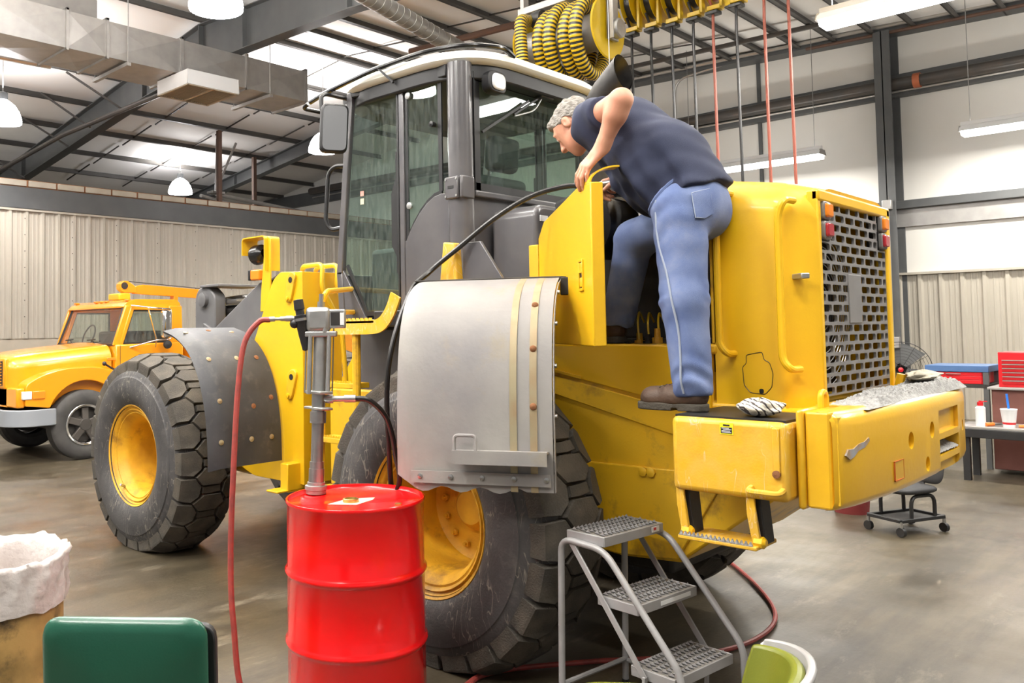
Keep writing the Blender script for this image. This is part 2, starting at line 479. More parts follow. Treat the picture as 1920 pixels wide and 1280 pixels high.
M['brass'] = mat('brass_bung', (0.52, 0.38, 0.12), 0.3, metal=0.9)
M['seat_black'] = mat('black_seat_fabric', (0.025, 0.025, 0.027), 0.7)
M['orange_handle'] = mat('orange_handle', (0.75, 0.18, 0.02), 0.4)
M['blue_straw'] = mat('blue_straw', (0.02, 0.16, 0.62), 0.4)
# ================================================================== the hall
XR, YL = 16.3, 16.4                      # right wall plane, partition wall plane
RIDGE_Y, RIDGE_Z = 12.8, 6.95


def roof_z(y):                            # underside of the purlins
    return RIDGE_Z - (0.052 * (RIDGE_Y - y) if y < RIDGE_Y else 0.13 * (y - RIDGE_Y))


def struct(o): o['kind'] = 'structure'; return o


# floor ---------------------------------------------------------------
def floor_mat():
    m = bpy.data.materials.new('worn_concrete_floor'); m.use_nodes = True
    nt = m.node_tree; N = nt.nodes; L = nt.links; p = N['Principled BSDF']
    tc = N.new('ShaderNodeTexCoord')

    def noise(scale, st, det, rough=0.6, rot=0.0):
        mp = N.new('ShaderNodeMapping'); mp.inputs['Scale'].default_value = st; mp.inputs['Rotation'].default_value = (0, 0, rot)
        L.new(tc.outputs['Object'], mp.inputs['Vector'])
        n = N.new('ShaderNodeTexNoise'); n.inputs['Scale'].default_value = scale; n.inputs['Detail'].default_value = det
        n.inputs['Roughness'].default_value = rough
        L.new(mp.outputs['Vector'], n.inputs['Vector'])
        return n.outputs['Fac']

    def rng(s, a, b, lo=0.0, hi=1.0):
        r = N.new('ShaderNodeMapRange'); r.inputs['From Min'].default_value = a; r.inputs['From Max'].default_value = b
        r.inputs['To Min'].default_value = lo; r.inputs['To Max'].default_value = hi
        L.new(s, r.inputs['Value']); return r.outputs['Result']

    def mix(f, a, b):
        x = N.new('ShaderNodeMix'); x.data_type = 'RGBA'; L.new(f, x.inputs['Factor'])
        for s, k in ((a, 'A'), (b, 'B')):
            if isinstance(s, tuple): x.inputs[k].default_value = (*s, 1)
            else: L.new(s, x.inputs[k])
        return x.outputs['Result']
    big = rng(noise(0.35, (1, 1, 1), 3), 0.36, 0.64)
    c = mix(big, (0.056, 0.044, 0.026), (0.120, 0.098, 0.064))
    streak = rng(noise(1.2, (0.5, 3.4, 1), 9, 0.7, 0.35), 0.40, 0.62, 0, 0.95)
    c = mix(streak, c, (0.040, 0.032, 0.020))
    blot = rng(noise(2.4, (1, 1, 1), 9, 0.7), 0.56, 0.68, 0, 0.75)
    c = mix(blot, c, (0.036, 0.029, 0.02))
    pale = rng(noise(3.5, (0.6, 1.6, 1), 10, 0.75, -0.5), 0.57, 0.70, 0, 0.6)
    c = mix(pale, c, (0.22, 0.19, 0.14))
    L.new(c, p.inputs['Base Color'])
    L.new(rng(noise(1.6, (1, 1, 1), 6), 0.3, 0.7, 0.28, 0.55), p.inputs['Roughness'])
    b = N.new('ShaderNodeBump'); b.inputs['Strength'].default_value = 0.12; b.inputs['Distance'].default_value = 0.01
    L.new(noise(40, (1, 1, 1), 5), b.inputs['Height']); L.new(b.outputs['Normal'], p.inputs['Normal'])
    return m


fl = MB().box(-7, XR + 0.3, -7, 34, -0.2, 0.0).build('floor', floor_mat(), smooth=False)
tag(fl, 'worn brown-grey concrete shop floor with oil stains and streaks', kind='structure')

# right wall ---------------------------------------------------------
wr = MB().box(XR, XR + 0.2, -7, 34, 0, 7.6).build('wall_right', M['white_wall'], smooth=False)
tag(wr, 'tall white insulated end wall behind the loader', kind='structure')
for nm, y, z0, z1 in (('panel_seam', 6.62, 3.7, 6.6), ('panel_seam', 9.9, 3.7, 6.6), ('panel_seam', 1.2, 3.7, 6.4)):
    MB().box(XR - 0.05, XR, y - 0.03, y + 0.03, z0, z1).build(nm, M['beam'], wr)
MB().box(XR - 0.16, XR, -7, 34, 3.50, 3.64).build('girt', M['beam'], wr, bevel=0.01)
MB().box(XR - 0.06, XR, -7, 34, 3.20, 3.50).build('girt_backing', M['galv'], wr)
MB().box(XR - 0.16, XR, -7, 34, 5.42, 5.80).build('girt', M['beam'], wr, bevel=0.01)
MB().tube([(XR - 0.28, -7, 5.48), (XR - 0.28, 20, 5.78)], 0.10, 16).build('water_pipe', M['pipe_black'], wr)
MB().tube([(XR - 0.2, -7, 5.42), (XR - 0.2, 20, 5.60)], 0.022, 8).build('conduit', M['conduit'], wr)
MB().lathe([(-0.05, 0.125), (0.05, 0.125)], (XR - 0.28, 3.9, 5.60), (0, 1, 0), 16, True).build('pipe_coupling', mat('red_coupling', (0.42, 0.12, 0.05), 0.5), wr)
MB().prism([(-7, 6.05), (20, 7.1), (20, 7.5), (-7, 7.5)], 'x', XR - 0.35, XR).build('eave_beam', M['beam'], wr)
MB().tube([(XR - 0.4, -7, 6.22), (XR - 0.4, 12, 6.85)], 0.035, 8).build('conduit', M['conduit'], wr)
MB().tube([(XR - 0.4, -7, 6.10), (XR - 0.4, 5.6, 6.52)], 0.03, 8).build('rust_pipe', M['rust_pipe'], wr)
MB().tube([(XR - 1.6, -7, 6.15), (XR - 1.6, 11, 6.68)], 0.045, 10).build('sprinkler_pipe', M['pipe_black'], wr)
for yc in (4.36, 13.4, -3.6):
    c = MB()
    c.box(XR - 0.50, XR - 0.47, yc - 0.125, yc + 0.125, 0, 6.5).box(XR - 0.03, XR, yc - 0.125, yc + 0.125, 0, 6.5).box(XR - 0.5, XR, yc - 0.012, yc + 0.012, 0, 6.5)
    c.build('steel_column', M['beam'], wr, bevel=0.004)
MB().tube([(XR - 0.52, 4.35, 1.3), (XR - 0.52, 4.35, 3.55)], 0.02, 8).build('conduit', M['conduit'], wr)
MB().box(XR - 0.6, XR - 0.5, 4.28, 4.42, 3.46, 3.62).build('junction_box', M['galv'], wr, bevel=0.01)
MB().box(XR - 0.6, XR - 0.5, 4.24, 4.44, 1.16, 1.34).build('outlet_box', M['galv'], wr, bevel=0.01)
MB().tube([(XR - 0.55, 7.75, 3.6), (XR - 0.55, 7.75, 5.5)], 0.05, 10).build('white_pipe', M['white_plastic'], wr)
MB().tube(rnd([(XR - 0.3, 6.9, 6.65), (XR - 0.3, 8.2, 6.55), (XR - 0.3, 8.2, 3.8)], 0.3), 0.025, 8).build('conduit', M['conduit'], wr)


def rib_panel(width, z0, z1):
    """one ribbed sheet, three ribs, standing on x from 0 to width, proud towards -y"""
    prof = []
    p = width / 3
    for k in range(3):
        b = k * p
        prof += [(b, -0.035), (b + 0.045, -0.035), (b + 0.075, 0.0), (b + 0.13, 0.0), (b + 0.14, -0.006), (b + 0.16, -0.006), (b + 0.17, 0.0),
                 (b + 0.21, 0.0), (b + 0.22, -0.006), (b + 0.24, -0.006), (b + 0.25, 0.0), (b + p - 0.03, 0.0)]
    prof.append((width, -0.035))
    mb = MB()
    n = len(prof)
    mb.add([(x, y, z0) for x, y in prof] + [(x, y, z1) for x, y in prof], [(i, i + 1, n + i + 1, n + i) for i in range(n - 1)])
    return mb


PW = 0.915
mesh_src = rib_panel(PW, 0, 2.38)
first = None
for k in range(24):
    y = 12.0 - k * PW
    if first is None:
        mb = MB(); mb.v = list(mesh_src.v); mb.f = list(mesh_src.f)
        # turn: local x -> -y world, proud side -> -x world
        mb.v = [(XR - 0.02 + p[1], -p[0], p[2]) for p in mb.v]
        first = mb.build('ribbed_panel', M['rib_panel'], wr, smooth=False)
        first.location = (0, y, 0)
    else:
        o = first.copy(); COL.objects.link(o); o.parent = wr; o.location = (0, y, 0)
MB().box(XR - 0.09, XR - 0.0, -7, 12.0, 2.38, 2.42).build('trim_strip', M['rib_panel'], wr)

# left partition wall -------------------------------------------------
wl = MB().box(-6, XR, YL + 0.02, YL + 0.3, 0, 4.40).build('wall_left', M['base_concrete'], smooth=False)
tag(wl, 'low partition wall of off-white ribbed steel on a tan concrete base behind the orange truck', kind='structure')
MB().box(-6, XR, YL - 0.02, YL + 0.02, 0, 1.50).build('concrete_base', M['base_concrete'], wl)
mesh_src = rib_panel(PW, 1.52, 3.95)
first = None
for k in range(19):
    x = XR - PW - k * PW
    if first is None:
        mb = MB(); mb.v = [(p[0], YL + p[1], p[2]) for p in mesh_src.v]; mb.f = list(mesh_src.f)
        first = mb.build('ribbed_panel', M['rib_panel'], wl, smooth=False); first.location = (x, 0, 0)
    else:
        o = first.copy(); COL.objects.link(o); o.parent = wl; o.location = (x, 0, 0)
MB().box(-6, XR, YL - 0.05, YL + 0.02, 3.93, 3.97).build('panel_trim', M['rib_panel'], wl)
# screws that show as a dotted row every third rib
sc_src = None
for k in range(14):
    x = XR - PW * k - 0.02
    for j in range(8):
        z = 1.62 + j * 0.31
        if sc_src is None:
            sc_src = MB().lathe([(0, 0.001), (0, 0.011), (0.006, 0.009), (0.006, 0.001)], (0, YL - 0.043, 0), (0, -1, 0), 6).build('panel_screw', M['pipe_black'], wl)
            sc_src.location = (x, 0, z)
        else:
            o = sc_src.copy(); COL.objects.link(o); o.parent = wl; o.location = (x, 0, z)
MB().box(-6, XR, YL - 0.06, YL + 0.34, 3.97, 4.38).build('header_beam', M['beam'], wl, bevel=0.01)
MB().box(-6, XR, YL - 0.05, YL + 0.34, 4.38, 4.52).build('coping_joint', M['rust'], wl)
cp = None
for k in range(34):
    x = XR - 0.25 - k * 0.56
    if cp is None:
        cp = MB().box(-0.262, 0.262, YL - 0.075, YL + 0.35, 4.395, 4.505).build('coping_block', M['cap'], wl, bevel=0.006)
        cp.location = (x, 0, 0)
    else:
        o = cp.copy(); COL.objects.link(o); o.parent = wl; o.location = (x, 0, 0)
# far end of the bay beyond the partition
fw = MB().box(-7, XR + 0.2, 33.5, 33.8, 0, 6).build('wall_far', M['white_wall'], smooth=False)
tag(fw, 'far white wall of the next bay beyond the partition', kind='structure')

# ceiling -------------------------------------------------------------
ce = MB()
ce.prism([(-7, roof_z(-7) + 0.115), (RIDGE_Y, RIDGE_Z + 0.115), (33.6, roof_z(33.6) + 0.115), (33.6, roof_z(33.6) + 0.4), (RIDGE_Y, RIDGE_Z + 0.4), (-7, roof_z(-7) + 0.4)], 'x', -7, XR + 0.2)
ceil = ce.build('ceiling', M['ceil'], smooth=False)
tag(ceil, 'white insulated roof underside with dark steel purlins', kind='structure')
ys = []
y = -6.0
while y < 33:
    ys.append(y)
    y += 0.62 if y < 7 else (0.95 if y < RIDGE_Y - 0.3 else 1.5)
pur = None
for y in ys:
    z = roof_z(y)
    if pur is None:
        pur = MB()
        pur.box(-7, XR, -0.012, 0.012, 0, 0.22).box(-7, XR, -0.07, 0.012, 0, 0.014).box(-7, XR, -0.012, 0.07, 0.206, 0.22)
        pur = pur.build('purlin', M['purlin'], ceil, smooth=False)
        zz = ORG[ceil.name].z
        base = Vector((0, 0, 0))
        pur.location = (0, y, z)
    else:
        o = pur.copy(); COL.objects.link(o); o.parent = ceil; o.location = (0, y, z)


# rigid frames (girders along y)
def girder(name, x, pts, label):
    """pts: (y, z_bottom, depth)"""
    g = MB()
    bot = [(p[0], p[1]) for p in pts]; top = [(p[0], p[1] + p[2]) for p in pts]
    g.prism(bot + top[::-1], 'x', x - 0.008, x + 0.008)
    for line, dz in ((bot, 0.016), (top, -0.016)):
        g.prism([(a, b) for a, b in line] + [(a, b + dz) for a, b in line[::-1]], 'x', x - 0.11, x + 0.11)
    o = g.build(name, M['beam'], smooth=False)
    tag(o, label, 'girder')
    for i, p in enumerate(pts[1:-1]):
        MB().box(x - 0.1, x + 0.1, p[0] - 0.01, p[0] + 0.01, p[1] + 0.016, p[1] + p[2] - 0.016).build('stiffener', M['beam'], o)
    return o


G1 = girder('roof_girder', 7.9, [(-6, 5.3, 0.68), (3, 5.65, 0.76), (8.89, 6.10, 0.62), (11.47, 6.18, 0.69), (RIDGE_Y, 6.2, 0.74), (14.82, 6.05, 0.62), (20.77, 5.34, 0.55), (28, 4.45, 0.5)],
            'deep grey steel roof girder crossing above the sheet-metal duct')
G2 = girder('roof_girder', 13.4, [(11.5, 6.40, 0.45), (RIDGE_Y, 6.45, 0.48), (15.5, 6.2, 0.38), (20, 5.66, 0.32), (27.5, 4.75, 0.28), (33, 4.1, 0.25)],
            'slimmer grey roof girder near the far white wall beyond the partition')
# flange braces and sag rods hanging from the purlins: one thin strut each
for k, (yy, dx) in enumerate(((15.6, 0.9), (18.1, 0.9), (20.6, 0.9), (16.8, 0.0))):
    zb = roof_z(yy)
    o = MB().bar((7.9 + (0.11 if dx else 0.0) - 0.2, yy, zb - 0.6), (7.9 - 1.1, yy + 0.3, zb + 0.02), 0.035, 0.035).build('flange_brace', M['purlin'], ceil)
for k in range(9):
    x = 9.6 + (k % 3) * 1.6
    for yy in (14.6, 16.2, 17.8, 19.4, 21.0)[k % 2::2]:
        MB().bar((x, yy, roof_z(yy) + 0.06), (x + 0.05, yy + 1.5, roof_z(yy + 1.5) + 0.06), 0.025, 0.025).build('sag_rod', M['purlin'], ceil)
for x in (9.2, 11.0, 12.8, 14.6):
    for i in range(len(ys) - 1):
        if 6.0 < ys[i] < 13:
            MB().bar((x, ys[i], roof_z(ys[i]) + 0.04), (x, ys[i + 1], roof_z(ys[i + 1]) + 0.08), 0.022, 0.022).build('sag_rod', M['purlin'], ceil)

# sprinkler line and trapeze pipes under the roof beyond the partition
sp = MB().tube([(6.9, 26.0, 4.85), (7.4, 17.5, 5.75), (8.2, 12.3, 6.22)], 0.05, 10).build('sprinkler_pipe', M['pipe_black'])
tag(sp, 'dark sprinkler pipe slung under the far purlins left of the duct', 'pipe')
sp = MB().tube([(10.3, 5.2, 6.05), (10.1, 9.9, 6.25)], 0.055, 10).build('sprinkler_pipe', M['rust_pipe'])
tag(sp, 'short dark sprinkler pipe stub under the roof above the cab', 'pipe')
sp = MB().tube([(3.2, 13.9, 5.95), (5.6, 13.7, 5.95)], 0.05, 10).build('steel_conduit', M['conduit'])
tag(sp, 'pale steel conduit slanting below the duct above the hanging lamp', 'pipe')
for (x, y, z0, z1, lab) in ((10.9, 17.0, 4.6, 6.3, 'dark hanger post left of the twin far rails'), (13.0, 18.6, 4.7, 6.2, 'brown hanger post holding the twin far rails')):
    tag(MB().box(x - 0.05, x + 0.05, y - 0.05, y + 0.05, z0, z1).build('hanger_post', M['rust_pipe'], bevel=0.006), lab, 'post')
tr = thing('trapeze_rail', 'pair of pale steel rails hung on a V bracket beyond the partition', 'rail', (11.5, 17.4, 4.4))
MB().tube([(11.0, 17.3, 4.85), (15.8, 17.9, 4.62)], 0.05, 10).build('rail', M['galv'], tr)
MB().tube([(10.4, 17.0, 4.72), (15.8, 18.7, 4.42)], 0.04, 10).build('rail', M['galv'], tr)
MB().tube([(11.0, 17.3, 4.9), (11.1, 17.4, 6.2)], 0.03, 8).build('bracket', M['galv'], tr)
MB().tube([(11.0, 17.3, 4.95), (11.7, 17.5, 6.2)], 0.03, 8).build('bracket', M['galv'], tr)
MB().obox((11.0, 17.3, 4.88), (0.35, 0.25, 0.06)).build('clamp', M['galv'], tr, bevel=0.008)

# rectangular duct ------------------------------------------------------
DY0, DY1, DZ0, DZ1 = 11.4, 12.33, 5.52, 6.04
du = thing('air_duct', 'big rectangular sheet-metal air duct under the roof at upper left', 'duct', (6.5, 11.8, DZ0))
dx = [0.5, 2.2, 3.6, 4.88, 5.46, 6.65, 7.83, 9.04]
for i in range(len(dx) - 1):
    a, b = dx[i], dx[i + 1]
    q = MB()
    # cross-broken faces: each side is a shallow pyramid, as folded duct sheet is
    def cross(p00, p10, p11, p01, out):
        c = (np.array(p00) + np.array(p10) + np.array(p11) + np.array(p01)) / 4 + np.array(out) * 0.03
        q.add([p00, p10, p11, p01, tuple(c)], [(0, 1, 4), (1, 2, 4), (2, 3, 4), (3, 0, 4)])
    cross((a, DY0, DZ0), (b, DY0, DZ0), (b, DY0, DZ1), (a, DY0, DZ1), (0, -1, 0))
    cross((a, DY1, DZ0), (b, DY1, DZ0), (b, DY1, DZ1), (a, DY1, DZ1), (0, 1, 0))
    cross((a, DY0, DZ0), (b, DY0, DZ0), (b, DY1, DZ0), (a, DY1, DZ0), (0, 0, -1))
    cross((a, DY0, DZ1), (b, DY0, DZ1), (b, DY1, DZ1), (a, DY1, DZ1), (0, 0, 1))
    if i == len(dx) - 2: q.add([(b, DY0, DZ0), (b, DY1, DZ0), (b, DY1, DZ1), (b, DY0, DZ1)], [(0, 1, 2, 3)])
    q.build('duct_section', M['galv'], du, smooth=False)
    f = MB()
    e = 0.035
    f.box(b - 0.02, b + 0.02, DY0 - e, DY0, DZ0 - e, DZ1 + e).box(b - 0.02, b + 0.02, DY1, DY1 + e, DZ0 - e, DZ1 + e)
    f.box(b - 0.02, b + 0.02, DY0 - e, DY1 + e, DZ0 - e, DZ0).box(b - 0.02, b + 0.02, DY0 - e, DY1 + e, DZ1, DZ1 + e)
    f.build('duct_flange', M['galv'], du, bevel=0.003)
for x in (5.75, 8.25):
    MB().box(x - 0.03, x + 0.03, DY0 - 0.1, DY1 + 0.1, DZ0 - 0.09, DZ0 - 0.04).build('hanger_channel', M['galv'], du)
    for yy in (DY0 - 0.07, DY1 + 0.07):
        MB().cyl((x, yy, DZ0 - 0.07), (x, yy, roof_z(yy) + 0.1), 0.008, 6).build('hanger_rod', M['steel'], du)
# diffuser under the duct
dfx0, dfx1, dfy0, dfy1 = 6.55, 7.45, 11.05, 11.95
df = MB()
df.box(dfx0, dfx1, dfy0, dfy0 + 0.02, 5.28, 5.50).box(dfx0, dfx1, dfy1 - 0.02, dfy1, 5.28, 5.50).box(dfx0, dfx0 + 0.02, dfy0, dfy1, 5.28, 5.50).box(dfx1 - 0.02, dfx1, dfy0, dfy1, 5.28, 5.50)
df = df.build('diffuser_box', M['white_plastic'], du, bevel=0.004)
tag(df, 'white diffuser box with slatted grille')
for x in (dfx0 + 0.02, (dfx0 + dfx1) / 2, dfx1 - 0.02):
    MB().box(x - 0.015, x + 0.015, dfy0, dfy1, 5.265, 5.28).build('grille_frame', M['cap'], df)
for y in (dfy0 + 0.02, dfy1 - 0.02):
    MB().box(dfx0, dfx1, y - 0.015, y + 0.015, 5.265, 5.28).build('grille_frame', M['cap'], df)
sl = None
n = 22
for k in range(n):
    x = dfx0 + 0.04 + (dfx1 - dfx0 - 0.08) * k / (n - 1)
    if sl is None:
        sl = MB().box(-0.003, 0.003, dfy0 + 0.03, dfy1 - 0.03, 5.275, 5.31).build('slat', M['cap'], df); sl.location = (x, 0, 0)
    else:
        o = sl.copy(); COL.objects.link(o); o.parent = df; o.location = (x, 0, 0)
MB().box(dfx0 + 0.02, dfx1 - 0.02, dfy0 + 0.02, dfy1 - 0.02, 5.40, 5.42).build('backing', M['dark'], df)
# upper branch duct just showing at the top left corner
bd = MB().box(0.5, 5.6, 12.0, 12.9, 6.10, 6.55).build('branch_duct', M['galv'], bevel=0.01)
tag(bd, 'upper flat galvanised branch duct above the big duct at the left edge', 'duct')
# round spiral duct
sd = thing('spiral_duct', 'round spiral-seam galvanised duct running above the cab roof', 'duct', (7.5, 7.3, 5.3))
pa, pb = Vector((4.6, 7.05, 5.72)), Vector((9.6, 7.72, 5.34))
MB().tube([pa, pb], 0.115, 20).build('duct_pipe', M['galv'], sd)
dv = (pb - pa); L_ = dv.length; dn = dv.normalized()
e1 = dn.cross(Vector((0, 0, 1))).normalized(); e2 = e1.cross(dn)
MB().tube([pa + dn * (L_ * i / 900) + (e1 * math.cos(i * 0.28) + e2 * math.sin(i * 0.28)) * 0.116 for i in range(901)], 0.0045, 4).build('seam', M['galv'], sd)

# lamps -------------------------------------------------------------------
def highbay(loc, label, on=True):
    x, y, z = loc
    t = thing('high_bay_lamp', label, 'lamp', (x, y, z), 'white bell lamps')
    pr = [(0.0, 0.30), (0.03, 0.305), (0.10, 0.295), (0.20, 0.262), (0.30, 0.20), (0.37, 0.12), (0.40, 0.07)]
    MB().lathe(pr, (x, y, z), (0, 0, 1), 28).build('lamp_shade', M['lamp_white'], t)
    MB().lathe([(0.40, 0.08), (0.52, 0.08), (0.54, 0.03)], (x, y, z), (0, 0, 1), 14, True).build('ballast', M['beam'], t)
    MB().cyl((x, y, z + 0.54), (x, y, max(roof_z(y) + 0.1, z + 0.6)), 0.012, 6).build('cord', M['steel'], t)
    ld = bpy.data.lights.new('lamp_light', 'SPOT'); ld.energy = 380 * LAMP_W; ld.spot_size = R(140); ld.spot_blend = 0.7
    ld.shadow_soft_size = 0.25; ld.color = (1.0, 0.96, 0.92)
    lo = bpy.data.objects.new('lamp_light', ld); COL.objects.link(lo); lo.parent = t; lo.location = (0, 0, -0.03)
    # the translucent acrylic bell throws light up as well
    lu = bpy.data.lights.new('lamp_uplight', 'SPOT'); lu.energy = 420 * LAMP_W; lu.spot_size = R(165); lu.spot_blend = 0.5; lu.shadow_soft_size = 0.2; lu.color = (1.0, 0.96, 0.93)
    lo = bpy.data.objects.new('lamp_uplight', lu); COL.objects.link(lo); lo.parent = t; lo.location = (0, 0, 0.60); lo.rotation_euler = (PI, 0, 0)
    return t


highbay((5.17, 8.11, 5.2), 'white bell lamp at the top edge above the duct')
highbay((5.30, 14.95, 5.2), 'white bell lamp cut by the left edge of the picture')
highbay((11.42, 19.65, 5.2), 'small far bell lamp just above the partition header')
highbay((10.95, 13.24, 5.2), 'bell lamp half hidden behind the cab mirror')
highbay((0.4, 3.2, 5.2), 'added bell lamp hanging over the floor left of the camera, outside the picture')  # unseen bell lamps from here down are added to brighten the hall
highbay((0.5, 13.0, 5.2), 'added bell lamp over the truck bay, outside the picture')
highbay((1.5, 20.5, 5.2), 'added bell lamp in the next bay beyond the partition, outside the picture')
highbay((-2.5, 9.0, 5.2), 'added bell lamp further left along the bay, outside the picture')


def strip(x, y0, y1, z, label, wires=True, power=1.0, up=1.0):
    t = thing('fluorescent_fixture', label, 'light', (x, (y0 + y1) / 2, z), 'hanging fluorescent strips')
    prof = [(-0.16, 0.0), (-0.10, 0.075), (-0.05, 0.10), (0.05, 0.10), (0.10, 0.075), (0.16, 0.0), (0.15, 0.0), (0.09, 0.065), (-0.09, 0.065), (-0.15, 0.0)]
    MB().prism([(x + a, z + b) for a, b in prof], 'y', y0, y1).build('reflector', M['white_plastic'], t, smooth=False)
    MB().box(x - 0.045, x + 0.045, y0, y1, z + 0.10, z + 0.155).build('housing', M['white_plastic'], t, bevel=0.006)
    MB().prism(rnd([(x - 0.145, z + 0.01), (x + 0.145, z + 0.01), (x + 0.125, z - 0.06), (x - 0.125, z - 0.06)], 0.02, 3, True), 'y', y0 + 0.02, y1 - 0.02).build('lens', M['tube_lit'], t)
    for yy in (y0, y1):
        MB().prism([(x - 0.155, z + 0.0), (x + 0.155, z + 0.0), (x + 0.09, z + 0.09), (x - 0.09, z + 0.09)], 'y', yy - 0.012, yy + 0.012).build('end_plate', M['galv'], t)
        if wires: MB().cyl((x, yy + (0.12 if yy == y0 else -0.12), z + 0.15), (x, yy + (0.12 if yy == y0 else -0.12), roof_z(yy) + 0.1), 0.006, 5).build('hanger_wire', M['steel'], t)
    ld = bpy.data.lights.new('strip_light', 'AREA'); ld.shape = 'RECTANGLE'; ld.size = 0.26; ld.size_y = y1 - y0
    ld.energy = 190 * LAMP_W * power; ld.color = (1.0, 0.955, 0.88)
    lo = bpy.data.objects.new('strip_light', ld); COL.objects.link(lo); lo.parent = t; lo.location = (0, 0, -0.075)
    # the reflectors of these fixtures are slotted: part of the light goes up to the roof
    lu = bpy.data.lights.new('strip_uplight', 'AREA'); lu.shape = 'RECTANGLE'; lu.size = 0.12; lu.size_y = y1 - y0
    lu.energy = 240 * LAMP_W * up; lu.color = (1.0, 0.955, 0.88)
    lo = bpy.data.objects.new('strip_uplight', lu); COL.objects.link(lo); lo.parent = t; lo.location = (0, 0, 0.17); lo.rotation_euler = (PI, 0, 0)
    return t


strip(15.1, 5.12, 7.6, 4.42, 'fluorescent strip along the end wall behind the stooping man', up=0.08)
strip(15.1, 0.65, 3.12, 4.44, 'fluorescent strip along the end wall at the right edge', up=0.08)
strip(9.6, 0.8, 3.22, 4.80, 'nearest fluorescent strip, at the top right corner', up=1.0)
strip(9.6, -2.6, -0.2, 4.80, 'added fluorescent strip further right over the bay, outside the picture', up=0.9)  # this strip and those below are unseen extras that give the hall its brightness
strip(5.2, -2.2, 0.2, 4.80, 'added fluorescent strip over the near end of the loader, outside the picture')
strip(1.6, -1.4, 1.0, 4.80, 'added fluorescent strip above the camera, outside the picture', power=0.5)
strip(1.6, 3.8, 6.2, 4.80, 'added fluorescent strip left of the camera over the drum, outside the picture', power=0.4)
strip(-1.8, 0.8, 3.2, 4.80, 'added fluorescent strip behind the camera, outside the picture', power=0.8)
strip(-1.8, 5.0, 7.4, 4.80, 'added fluorescent strip behind and left of the camera, outside the picture', power=0.7)
strip(2.0, 8.3, 10.7, 4.80, 'added fluorescent strip left of the truck bay, outside the picture', power=0.4, up=1.4)  # added, like the ones that follow, to throw more light up at the ceiling
strip(-1.8, 10.0, 12.4, 4.80, 'added fluorescent strip far left along the bay, outside the picture', power=0.4, up=1.4)
strip(3.2, 18.5, 20.9, 4.90, 'added fluorescent strip in the next bay beyond the partition, outside the picture', power=0.3, up=1.6)
strip(5.2, 2.9, 5.3, 5.30, 'added fluorescent strip high over the loader, above the picture', power=0.30, up=4.0)  # unseen, added chiefly as uplight for the ceiling over the loader
strip(3.6, 6.2, 8.6, 5.60, 'added fluorescent strip high behind the cab roof line, above the picture', power=0.25, up=2.0)  # another unseen strip added to lift the ceiling, mostly uplight
# ================================================================== the wheel loader
LX = 4.06                                  # centre line; the machine faces +y
LD = thing('wheel_loader', 'yellow articulated wheel loader with grey cab and open engine door, filling the middle', 'loader', (LX, 3.6, 0))


def mx(x): return 2 * LX - x


# ---- wheels
TR_, TW = 0.745, 0.53


